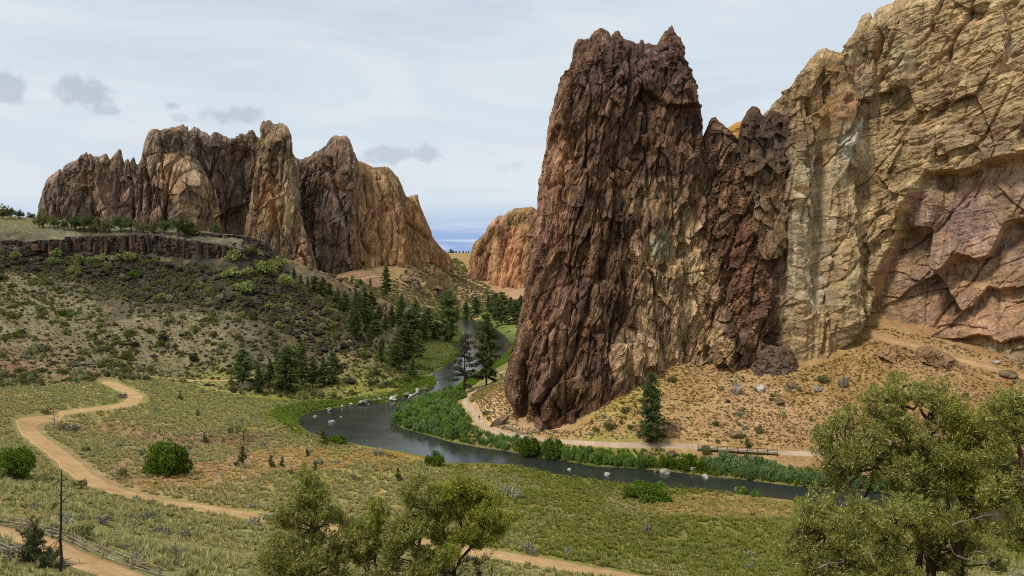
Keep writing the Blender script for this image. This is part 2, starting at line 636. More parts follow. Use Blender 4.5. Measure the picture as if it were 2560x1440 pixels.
# near slope below the camera
for px, py, d in [(0, 1310, 63), (100, 1345, 63), (200, 1385, 62), (330, 1440, 60), (770, 1462, 60), (1050, 1455, 62), (1250, 1455, 68), (2250, 1470, 45), (1900, 1475, 66), (1600, 1485, 72), (2560, 1440, 40), (500, 1450, 62), (0, 1420, 55), (100, 1480, 52), (250, 1540, 50), (-150, 1380, 55), (450, 1560, 50)]:
    cd(px, py, d)
cz(0, 1230, 22); cz(0, 1120, 17); cz(0, 1020, 17.5); cz(300, 1300, 18.5); cz(560, 1390, 18); cz(700, 1400, 15); cz(900, 1430, 14); cz(1120, 1430, 11.5); cz(1300, 1440, 11)
cz(450, 1340, 16)
# meadow
for px, py, z in [(1400, 1240, 2.6), (1700, 1280, 3.2), (2000, 1310, 3.6), (1800, 1400, 6.0), (2300, 1350, 4.5), (2600, 1390, 6), (1300, 1290, 5.0), (1000, 1230, 5.4), (1000, 1170, 3.2),
                  (1150, 1200, 3.2), (800, 1230, 7), (800, 1160, 5.2), (600, 1200, 8.5), (600, 1130, 6.5), (680, 1085, 4.5), (450, 1180, 9.5), (300, 1120, 10.5), (300, 1060, 9.8), (500, 1060, 7.4), (480, 1020, 7.8),
                  (650, 1030, 3.6), (560, 985, 6.2), (430, 985, 9), (700, 1000, 2.6), (850, 985, 2.0), (950, 968, 1.8), (1050, 955, 1.2), (800, 940, 4.2), (200, 990, 12), (120, 1000, 13), (500, 940, 8.5),
                  (1000, 925, 3.0), (1080, 905, 1.6), (1060, 880, 3.5), (1130, 850, 1.4), (1080, 850, 4.5), (1010, 850, 7)]:
    cz(px, py, z)
# across the river: willow tongue, trail, foot of the talus
for px, py, z in [(1050, 1030, 1.2), (1130, 1010, 2.5), (1160, 1001, 4.0), (1191, 1043, 4.8), (1100, 1070, 1.5), (1250, 1105, 1.6), (1238, 1075, 4.0), (1267, 1084, 3.2), (1296, 1090, 2.8), (1357, 1097, 3.2), (1400, 1101, 3.6), (1400, 1130, 1.5), (1614, 1111, 5),
                  (1745, 1115, 5), (1944, 1131, 5), (2060, 1137, 5), (2300, 1160, 5), (2560, 1180, 5), (2900, 1200, 5), (1560, 1150, 1.6), (1700, 1150, 2.0), (1850, 1170, 1.6), (2000, 1190, 1.4), (1215, 955, 3.0), (1250, 940, 5.5),
                  (1300, 1062, 4.9), (1440, 1066, 5.5), (1240, 1000, 8), (1250, 960, 8.5), (1500, 1030, 11), (1545, 985, 15), (1620, 935, 21)]:
    cz(px, py, z)
for px, py, d in [(1700, 912, 251), (1850, 914, 249), (1990, 925, 243), (2100, 890, 250), (2172, 818, 257), (2300, 850, 245), (2440, 893, 234), (2560, 922, 226), (2800, 985, 211),
                  (1840, 1020, 230), (2100, 1010, 225), (2350, 1000, 218), (2560, 1040, 207)]:
    cd(px, py, d)
# left hillside up to the rimrock and the plateau behind
for px, py, d in [(0, 945, 272), (150, 940, 284), (400, 942, 300), (620, 960, 304), (520, 900, 318), (250, 880, 312), (0, 870, 296), (200, 800, 334), (0, 780, 324), (400, 800, 340), (560, 840, 338),
                  (0, 690, 362), (200, 700, 372), (400, 720, 368), (560, 740, 368), (100, 655, 388), (250, 655, 391), (400, 662, 389), (520, 690, 380), (620, 690, 384), (660, 668, 396),
                  (0, 612, 392), (60, 590, 402), (200, 580, 412), (400, 582, 412), (560, 598, 408), (650, 610, 410), (0, 548, 455), (150, 562, 448), (350, 572, 440), (550, 585, 430),
                  (700, 740, 382), (780, 800, 366), (700, 870, 340), (850, 880, 350), (740, 705, 410), (800, 735, 410), (860, 775, 400), (910, 840, 378), (960, 885, 362), (880, 930, 330), (1030, 925, 372),
                  (850, 790, 500), (930, 800, 500), (1000, 820, 500), (1060, 825, 520), (950, 870, 420), (1000, 880, 420)]:
    cd(px, py, d)
# the far valley and saddle
for px, py, d in [(880, 672, 680), (900, 675, 690), (950, 680, 700), (1000, 684, 712), (1050, 676, 745), (1090, 662, 785), (950, 720, 655), (1000, 735, 665), (1050, 742, 680), (900, 712, 635), (1060, 770, 650), (1100, 783, 700), (1160, 785, 705), (1230, 800, 660), (1300, 820, 600), (1310, 770, 720), (1220, 760, 760), (1100, 715, 780), (850, 690, 680),
                  (1150, 690, 880), (1130, 660, 940), (1170, 655, 940), (1145, 642, 1000), (1250, 735, 800), (1190, 715, 830), (760, 690, 690)]:
    cd(px, py, d)
CTRL = np.array(CTRL)


def mq_fit(P, val, c, lam=1e-3):
    D = np.sqrt(((P[:, None] - P[None]) ** 2).sum(-1) + c * c)
    n = len(P)
    A = np.zeros((n + 3, n + 3))
    A[:n, :n] = D + np.eye(n) * lam * -1
    A[:n, n] = A[n, :n] = 1
    A[:n, n + 1:] = P / 100
    A[n + 1:, :n] = (P / 100).T
    b = np.r_[val, 0, 0, 0]
    return np.linalg.lstsq(A, b, rcond=None)[0]


def mq_eval(Q, P, w, c):
    out = np.empty(len(Q))
    for i in range(0, len(Q), 40000):
        q = Q[i:i + 40000]
        D = np.sqrt(((q[:, None] - P[None]) ** 2).sum(-1) + c * c)
        out[i:i + 40000] = D @ w[:-3] + w[-3] + q @ w[-2:] / 100
    return out


MQC = 9.0
MQW = mq_fit(CTRL[:, :2], CTRL[:, 2], MQC, 2.0)
GX = np.arange(-640, 641, 4.0)
GY = np.arange(-40, 1361, 4.0)
gxx, gyy = np.meshgrid(GX, GY)
GZ = mq_eval(np.stack([gxx.ravel(), gyy.ravel()], 1), CTRL[:, :2], MQW, MQC).reshape(gxx.shape)
del gxx, gyy

ROAD_C = smooth_line(np.array([at_z(x, y, z)[:2] for (x, y), z in zip(ROAD_PX, ROAD_Z)]), 260, 6)
TRAIL_PX = [(1262, 935), (1240, 945), (1215, 960), (1186, 978), (1168, 990), (1160, 1002), (1168, 1014), (1180, 1028), (1191, 1043), (1202, 1055), (1216, 1066), (1238, 1075), (1267, 1084), (1296, 1090),
            (1357, 1097), (1400, 1100), (1461, 1104), (1537, 1107), (1614, 1111), (1675, 1112), (1745, 1115), (1845, 1122), (1944, 1130), (2020, 1134), (2150, 1146), (2400, 1168)]
TRAIL_C = smooth_line(np.array([at_z(x, y, np.interp(x, [1180, 1216, 1238, 1267, 1296, 1357, 1400, 1461, 1537], [4.4, 4.6, 4.0, 3.2, 2.8, 3.2, 3.6, 4.4, 5.0]))[:2] for x, y in TRAIL_PX]), 200, 4)
NEARP_C = smooth_line(np.array([at_d(x, y, d)[:2] for x, y, d in [(-200, 1285, 66), (0, 1325, 63), (100, 1352, 63), (190, 1395, 61), (290, 1440, 60), (420, 1520, 57), (560, 1620, 52)]]), 60, 4)
CLIFFP_C = smooth_line(np.array([at_d(x, y, d)[:2] for x, y, d in [(2168, 816, 255), (2230, 836, 248), (2300, 853, 242.5), (2370, 876, 236), (2440, 897, 231), (2560, 926, 223), (2800, 990, 208), (3000, 1030, 200)]]), 60, 4)
SIDE_C = smooth_line(np.array([at_d(x, y, d)[:2] for x, y, d in [(265, 950, 287), (330, 938, 296), (400, 938, 300), (480, 940, 300), (590, 938, 305), (680, 930, 318)]]), 60, 4)
FAR_A = smooth_line(np.array([at_d(x, y, d)[:2] for x, y, d in [(1000, 762, 630), (1060, 767, 655), (1110, 771, 690), (1150, 779, 705), (1190, 782, 700), (1240, 792, 680)]]), 60, 4)
FAR_B = smooth_line(np.array([at_d(x, y, d)[:2] for x, y, d in [(1090, 668, 880), (1120, 678, 880), (1160, 698, 860), (1200, 712, 835), (1250, 728, 805), (1330, 744, 780)]]), 60, 4)
FAR_C = smooth_line(np.array([at_d(x, y, d)[:2] for x, y, d in [(900, 698, 655), (940, 694, 680), (975, 696, 690), (1010, 700, 695), (1060, 690, 725), (1090, 674, 770)]]), 60, 4)
STRIPS = [(ROAD_C, 2.5), (TRAIL_C, 1.25), (NEARP_C, 1.7), (CLIFFP_C, 1.3), (SIDE_C, 0.7), (FAR_A, 1.2), (FAR_B, 1.2), (FAR_C, 1.0)]


def smooth_z(x, y):
    x = np.asarray(x, float)
    y = np.asarray(y, float)
    fx = np.clip((x - GX[0]) / 4.0, 0, len(GX) - 1.001)
    fy = np.clip((y - GY[0]) / 4.0, 0, len(GY) - 1.001)
    i = fx.astype(int)
    j = fy.astype(int)
    u = fx - i
    v = fy - j
    z = GZ[j, i] * (1 - u) * (1 - v) + GZ[j, i + 1] * u * (1 - v) + GZ[j + 1, i] * (1 - u) * v + GZ[j + 1, i + 1] * u * v
    far = np.maximum(sstep(1050, 1340, y), sstep(480, 640, np.abs(x)))
    return z * (1 - far) + 57.0 * far


def river_sd(x, y):
    P = np.stack([x, y], 1)
    d = np.full(len(P), 400.0)
    box = (P[:, 0] > -160) & (P[:, 0] < 420) & (P[:, 1] > 120) & (P[:, 1] < 820)
    if box.any():
        q = P[box]
        loop = np.vstack([RIVER, RIVER[:1]])
        dd, _ = dist_poly(q, loop)
        d[box] = np.where(inside(q, RIVER), -dd, dd)
    return d


def strip_mask(x, y):
    P = np.stack([x, y], 1)
    m = np.zeros(len(P))
    for line, hw in STRIPS:
        lo = line.min(0) - 8
        hi = line.max(0) + 8
        b = ((P > lo) & (P < hi)).all(1)
        if b.any():
            d, _ = dist_poly(P[b], line[::2])
            m[b] = np.maximum(m[b], 1 - sstep(hw * 0.8, hw * 1.9 + 0.3, d))
    return m


def land(x, y, fine=True, full=False):
    """height of the ground; with full also the distance to the river and the road mask"""
    x = np.atleast_1d(np.asarray(x, float))
    y = np.atleast_1d(np.asarray(y, float))
    z = smooth_z(x, y)
    sd = river_sd(x, y)
    sm = strip_mask(x, y)
    P = np.stack([x, y, 0 * x], 1)
    if fine:
        hill = sstep(14, 40, z) * sstep(270, 330, y) * sstep(-60, -110, x)
        talus = sstep(120, 60, np.abs(x - 100)) * sstep(210, 225, y) * sstep(330, 290, y)
        rough = 0.22 + 0.9 * hill + 0.35 * talus + 0.9 * sstep(500, 650, y)
        rough = rough * (1 - 0.85 * sm)
        z = z + rough * (0.9 * fbm(P / 17.0, 3, 0.5, seed=3) + 0.5 * fbm(P / 4.0, 3, 0.55, seed=9)) + (0.12 + 0.12 * hill) * (1 - sm) * fbm(P / 1.3, 2, 0.5, seed=21)
    z = z - 0.12 * sm + scarp(x, y)[0]
    out = sstep(0.0, 7.0, sd)
    zb = np.maximum(z, 0.35)
    zb = 0.32 + (zb - 0.32) * (0.12 + 0.88 * out)
    zi = -0.2 - 1.6 * sstep(0, 6, -sd)
    edge = sstep(-0.8, 0.8, sd)
    z = np.where(sd > 60, z, zi * (1 - edge) + zb * edge)
    if full:
        return z, sd, sm
    return z


SCARPS = [(np.array([at_z(x, y, z)[:2] for x, y, z in [(215, 1052, 10.6), (290, 1066, 10), (360, 1084, 9.6), (430, 1092, 9), (520, 1094, 8), (600, 1094, 7), (680, 1080, 5)]]), 1.9),
          (np.array([at_d(x, y, d)[:2] for x, y, d in [(-120, 900, 283), (0, 908, 283), (60, 916, 284), (110, 936, 284)]]), 2.0)]


def scarp(x, y):
    P = np.stack([x, y], 1)
    dz = np.zeros(len(P))
    bare = np.zeros(len(P))
    for line, amp in SCARPS:
        b = ((P > line.min(0) - 30) & (P < line.max(0) + 30)).all(1)
        if b.any():
            q = P[b] + 1.6 * np.stack([fbm(np.column_stack([P[b] / 7, 0 * P[b][:, 0]]), 2, seed=14), fbm(np.column_stack([P[b] / 7, 0 * P[b][:, 0]]), 2, seed=15)], 1)
            d, s = dist_poly(q, line)
            e = np.minimum(np.linalg.norm(q - line[0], axis=1), np.linalg.norm(q - line[-1], axis=1))
            w = np.exp(-(d / 16) ** 2) * sstep(0, 9, e)
            dz[b] += amp * w * (sstep(-1.3, 1.3, d * s) - 0.5)
            bare[b] = np.maximum(bare[b], np.exp(-(d / 2.2) ** 2) * sstep(0, 9, e))
    return dz, bare


RD = 18.0 * (1400.0 / 18.0) ** np.linspace(0, 1, 320)


def land_lite(x, y):
    return np.maximum(smooth_z(x, y), 0.1)


def hit(px, py, dmin=0.0):
    """first point of the ground seen through a pixel of the photograph"""
    a, b = ray(px, py)
    ds = RD[RD > dmin]
    below = CAMZ + b * ds < land_lite(a * ds, ds)
    k = int(np.argmax(below)) if below.any() else len(ds) - 1
    d0 = ds[max(k - 1, 0)]
    fs = np.linspace(d0, ds[k], 14)
    below = CAMZ + b * fs < land_lite(a * fs, fs)
    d = fs[int(np.argmax(below))] if below.any() else ds[k]
    return np.array([a * d, d, land(a * d, d)[0]])


def hits(pp):
    return np.array([hit(x, y) for x, y in pp])


# ground colour: what grows or lies there (albedo)
GAIN = 1.15
GCOL = [  # px, py, colour
    (0, 960, 128, 118, 76), (200, 990, 128, 122, 74), (150, 900, 136, 114, 78), (60, 915, 150, 108, 74), (300, 870, 132, 116, 80), (0, 820, 134, 118, 78), (150, 760, 136, 120, 80), (60, 700, 128, 114, 76), (400, 800, 136, 118, 80),
    (520, 830, 140, 122, 82), (300, 720, 74, 66, 52), (480, 720, 72, 68, 50), (600, 740, 72, 70, 50), (650, 700, 84, 84, 54), (700, 790, 80, 72, 54), (780, 840, 96, 86, 62), (640, 860, 108, 96, 68), (450, 690, 58, 52, 42), (330, 675, 54, 48, 40), (560, 700, 62, 56, 44), (380, 760, 92, 82, 62), (700, 730, 72, 68, 50), (820, 760, 120, 100, 72), (200, 670, 58, 52, 44), (60, 660, 56, 50, 42),
    (870, 780, 112, 90, 68), (900, 850, 112, 96, 70), (740, 690, 104, 90, 68), (800, 725, 104, 88, 66), (850, 745, 108, 88, 66), (850, 900, 116, 104, 74), (960, 900, 118, 112, 70),
    (0, 560, 124, 116, 84), (200, 572, 122, 116, 84), (400, 580, 112, 104, 78), (600, 600, 110, 104, 78),
    (400, 980, 130, 124, 70), (560, 970, 128, 122, 66), (700, 990, 124, 122, 52), (850, 985, 128, 122, 60), (950, 970, 128, 124, 56), (800, 1000, 110, 116, 44), (640, 1010, 116, 118, 52), (500, 1040, 134, 126, 66), (350, 1040, 134, 126, 72),
    (650, 1060, 128, 120, 60), (300, 1070, 140, 116, 84), (420, 1085, 142, 118, 86), (600, 1100, 138, 114, 80), (200, 1100, 134, 124, 80), (550, 1150, 160, 122, 82), (700, 1150, 168, 122, 74), (820, 1130, 150, 124, 62), (400, 1200, 160, 124, 82),
    (300, 1250, 128, 122, 70), (500, 1230, 156, 124, 80), (700, 1250, 140, 126, 76), (850, 1200, 138, 124, 66), (1000, 1150, 146, 122, 56), (960, 1220, 140, 128, 76), (1100, 1230, 136, 124, 72), (1150, 1180, 140, 122, 54), (1300, 1210, 126, 120, 50),
    (1200, 1300, 136, 124, 70), (1400, 1300, 116, 106, 62), (1500, 1220, 116, 106, 58), (1600, 1300, 110, 102, 56), (1750, 1250, 158, 128, 60), (1850, 1270, 160, 128, 60), (2000, 1280, 150, 124, 56), (1800, 1330, 114, 104, 56), (1600, 1380, 108, 100, 54), (1850, 1420, 104, 100, 52),
    (1350, 1350, 124, 120, 58), (1200, 1420, 138, 126, 78), (900, 1400, 136, 124, 78), (600, 1350, 132, 124, 78), (450, 1400, 128, 122, 80), (250, 1340, 128, 122, 74), (100, 1240, 120, 120, 72), (0, 1200, 120, 120, 74), (600, 1420, 130, 122, 80), (2300, 1400, 120, 112, 52),
    (1050, 1020, 92, 116, 48), (1100, 1060, 88, 112, 46), (1140, 1000, 130, 120, 58), (1230, 1010, 190, 148, 86), (1240, 1040, 192, 150, 90), (1270, 1075, 180, 138, 84), (1400, 1085, 168, 132, 78), (1500, 1060, 160, 126, 70), (1560, 1000, 148, 126, 66), (1700, 950, 162, 124, 62),
    (1800, 960, 168, 128, 68), (1900, 1000, 172, 130, 76), (1700, 1040, 162, 126, 74), (1850, 1060, 166, 126, 76), (2000, 1060, 160, 122, 74), (2000, 960, 152, 118, 66), (2150, 930, 148, 114, 62), (2300, 950, 154, 116, 70), (2500, 980, 150, 114, 68), (2560, 1080, 146, 112, 64),
    (1650, 1130, 158, 126, 76), (1850, 1150, 156, 122, 68), (2000, 1160, 160, 124, 74), (1560, 1145, 120, 118, 60), (1440, 1125, 130, 118, 62),
    (1080, 905, 112, 116, 54), (1130, 860, 106, 112, 52), (1050, 880, 108, 108, 66), (1240, 800, 104, 114, 58), (1270, 815, 112, 118, 62), (1190, 783, 100, 112, 54), (1120, 775, 110, 116, 60),
    (1000, 740, 150, 114, 76), (1060, 730, 150, 116, 76), (1130, 720, 156, 120, 78), (1200, 740, 166, 122, 82), (1280, 750, 176, 130, 84), (1120, 680, 150, 118, 72), (1140, 655, 148, 120, 72), (950, 720, 130, 100, 74), (880, 720, 120, 94, 72), (1040, 670, 160, 122, 76), (1000, 800, 92, 94, 62), (930, 790, 104, 90, 66), (1020, 860, 100, 100, 60), (1060, 820, 96, 104, 54), (980, 850, 104, 98, 66), (720, 665, 92, 78, 60, 1), (780, 690, 92, 78, 60, 1), (840, 710, 100, 82, 62, 1), (900, 740, 104, 86, 64, 1), (640, 625, 66, 58, 46), (680, 650, 70, 62, 48), (600, 690, 58, 52, 42), (560, 1000, 128, 122, 66)]
GC_P = None


def setup_gcol():
    global GC_P, GC_C
    GC_P = np.array([hit(c[0], c[1], 430 if len(c) > 5 else 0)[:2] for c in GCOL])
    GC_C = np.array([lin(*c[2:5]) for c in GCOL])
    g = GC_C.mean(1)[:, None]
    hillm = np.array([1.0 if (c[0] < 720 and c[1] < 960) else 0.0 for c in GCOL])[:, None]
    GC_C = (GC_C * (1 - 0.3 * hillm) + g * 0.3 * hillm * np.array([1.0, 1.0, .92])) * (1 - 0.16 * hillm)
    warm = sstep(0.06, 0.2, GC_C[:, 0] - GC_C[:, 1])[:, None]
    GC_C = GC_C * (1 - 0.3 * warm) + g * 0.28 * warm


setup_gcol()


def ground_col(x, y, z, sd, sm):
    P = np.stack([x, y], 1)
    W = np.stack([x, y, 0 * x], 1)
    wob = np.stack([fbm(W / 12, 3, seed=31), fbm(W / 12, 3, seed=41)], 1) * (3 + 0.02 * np.abs(y))[:, None]
    out = np.empty((len(P), 3))
    for i in range(0, len(P), 40000):
        q = P[i:i + 40000] + wob[i:i + 40000]
        s = (20 + q[:, 1:2]) / 100.0
        D = ((q[:, None] - GC_P[None]) ** 2).sum(-1) / (s * s)
        w = 1.0 / (D + 2.0) ** 2
        out[i:i + 40000] = (w @ GC_C) / w.sum(1)[:, None]
    # open soil between plants, and lush grass by the water
    soil = sstep(0.1, 0.6, fbm(W / 6.0, 4, 0.6, seed=51))
    out = out * (1 - 0.35 * soil[:, None]) + 0.35 * soil[:, None] * np.array(lin(156, 130, 96))
    lush = (1 - sstep(1.5, 9.0, sd + 5 * fbm(W / 8, 3, seed=61))) * (y < 1000)
    out = out * (1 - 0.6 * lush[:, None]) + 0.6 * lush[:, None] * np.array(lin(78, 90, 40))
    bare = scarp(x, y)[1]
    out = out * (1 - 0.8 * bare[:, None]) + 0.8 * bare[:, None] * np.array(lin(120, 94, 70))
    bed = 1 - sstep(-1.5, 0.3, sd)
    out = out * (1 - bed[:, None]) + bed[:, None] * np.array(lin(60, 56, 40))
    return out * GAIN


def build_ground():
    tin = np.linspace(-0.92, 0.92, 600)
    tt = np.r_[-12, -5, -2.6, -1.6, -1.2, -1.02, tin, 1.02, 1.2, 1.6, 2.6, 5, 12]
    yy = 20.0 * (1330.0 / 20.0) ** np.linspace(0, 1, 640)
    yy = np.r_[-36, -28, -20, -12, -4, 2, 7, 11, 14.5, 17.5, yy, 1400, 1600, 2000, 2800, 4500, 8000, 15000, 30000]
    T, Y = np.meshgrid(tt, yy)
    X = T * (Y + 40)
    x, y = X.ravel(), Y.ravel()
    z, sd, sm = land(x, y, full=True)
    c = ground_col(x, y, z, sd, sm)
    me = np_mesh('ground', np.stack([x, y, z], 1), grid_faces(len(yy), len(tt)), c)
    tag(add('ground', me, ground_mat()), kind='structure')


build_ground()


def build_river():
    loop = RIVER
    c = loop.mean(0)
    # widen a little under the banks, the ground cuts the shore line
    nrm = np.roll(loop, -1, 0) - np.roll(loop, 1, 0)
    nrm = np.stack([nrm[:, 1], -nrm[:, 0]], 1)
    nrm /= np.linalg.norm(nrm, axis=1)[:, None] + 1e-9
    test = inside(loop + nrm * 0.5, loop)
    nrm[test] *= -1
    P = loop + nrm * 2.0
    bm = bmesh.new()
    vs = [bm.verts.new((p[0], p[1], 0.0)) for p in P]
    bm.faces.new(vs)
    bmesh.ops.triangulate(bm, faces=bm.faces[:])
    bm.normal_update()
    if sum(f.normal.z for f in bm.faces) < 0:
        bmesh.ops.reverse_faces(bm, faces=bm.faces[:])
    me = bpy.data.meshes.new('river')
    bm.to_mesh(me)
    bm.free()
    tag(add('river', me, water_mat()), kind='structure')


build_river()


def build_strip(name, line, hw, mat, lift=0.10, jag=0.25, n=None, seed=1):
    n = n or int(max(40, np.linalg.norm(np.diff(line, axis=0), axis=1).sum() / 0.7))
    c = resample(line, n)
    t = np.gradient(c, axis=0)
    t /= np.linalg.norm(t, axis=1)[:, None]
    nn = np.stack([-t[:, 1], t[:, 0]], 1)
    us = np.array([-1.18, -1.0, -0.75, -0.4, 0, 0.4, 0.75, 1.0, 1.18])
    s = np.arange(n)
    wl = hw * (1 + jag * fbm(np.stack([s / 9.0, 0 * s, 0 * s], 1), 3, seed=seed))
    wr = hw * (1 + jag * fbm(np.stack([s / 9.0, 0 * s + 5, 0 * s], 1), 3, seed=seed + 3))
    taper = np.minimum(1, np.minimum(s, n - 1 - s) / 6.0 + 0.15)
    V = []
    for u in us:
        w = (wl if u < 0 else wr) * taper
        V.append(c + nn * (w * u)[:, None])
    V = np.stack(V, 1)
    x, y = V[..., 0].ravel(), V[..., 1].ravel()
    z = land(x, y, fine=True) + lift
    z = z.reshape(n, len(us))
    z[:, 0] -= 0.5
    z[:, -1] -= 0.5
    V3 = np.concatenate([V, z[..., None]], -1).reshape(-1, 3)
    return tag(add(name, np_mesh(name, V3, grid_faces(n, len(us))), mat), kind='structure')


M_DIRT = dirt_mat('road_dirt', lin(176, 140, 94), lin(200, 164, 116))
M_TRAIL = dirt_mat('trail_dirt', lin(176, 150, 124), lin(196, 172, 144))
M_FAINT = dirt_mat('faint_dirt', lin(170, 136, 98), lin(196, 162, 118))
build_strip('dirt_road', ROAD_C, 2.5, M_DIRT, seed=1)
build_strip('river_trail', TRAIL_C, 1.05, M_TRAIL, seed=2)
build_strip('near_path', NEARP_C, 1.7, M_DIRT, seed=3)
build_strip('cliff_path', CLIFFP_C, 0.9, M_FAINT, seed=4)
build_strip('side_trail', SIDE_C, 0.5, M_FAINT, seed=5)
build_strip('valley_trail', FAR_A, 1.2, M_FAINT, lift=0.5, seed=6)
build_strip('saddle_trail', FAR_B, 1.2, M_FAINT, lift=0.5, seed=7)
build_strip('slope_trail', FAR_C, 0.9, M_FAINT, lift=0.5, seed=8)


# ------------------------------------------------------------------ rock
M_BROWN = rock_mat('brown_rock', (1.0, 1.0, 0.3), 0.55, 1.0, 1.1, 0.6)
M_TAN = rock_mat('tan_rock', (0.8, 0.8, 0.6), 0.3, 0.8, 0.8, 0.42)
M_FAR = rock_mat('far_rock', (1.0, 1.0, 0.3), 0.2, 1.0, 3.0, 0.6)
M_BASALT = rock_mat('basalt', (1.0, 1.0, 0.5), 0.5, 0.8, 0.5, 0.5)


def px_grid(L, R, T, B, nu, nt):
    """Coons patch between the four outlines given in pixels of the photograph"""
    L, R = resample(L, nt), resample(R, nt)
    Tn, Bn = np.asarray(T, float), np.asarray(B, float)
    def by_x(C):
        s = np.r_[0, np.cumsum(np.abs(np.diff(C[:, 0])) + 0.25 * np.abs(np.diff(C[:, 1])))]
        q = np.linspace(0, s[-1], nu)
        return np.stack([np.interp(q, s, C[:, 0]), np.interp(q, s, C[:, 1])], 1)
    Tn, Bn = by_x(Tn), by_x(Bn)
    u = np.linspace(0, 1, nu)[None, :, None]
    t = np.linspace(0, 1, nt)[:, None, None]
    P = (1 - t) * Bn[None] + t * Tn[None] + (1 - u) * L[:, None] + u * R[:, None]
    P -= (1 - u) * (1 - t) * Bn[0] + u * (1 - t) * Bn[-1] + (1 - u) * t * Tn[0] + u * t * Tn[-1]
    return P


def blob(Q, cx, cy, rx, ry, wob=0.0):
    """soft ellipse in photograph pixels; returns 0..1"""
    r = np.sqrt(((Q[:, 0] - cx) / rx) ** 2 + ((Q[:, 1] - cy) / ry) ** 2) + wob
    if np.ndim(wob):
        return 1 - sstep(0.78, 1.08, r)
    return 1 - sstep(0.6, 1.15, r)


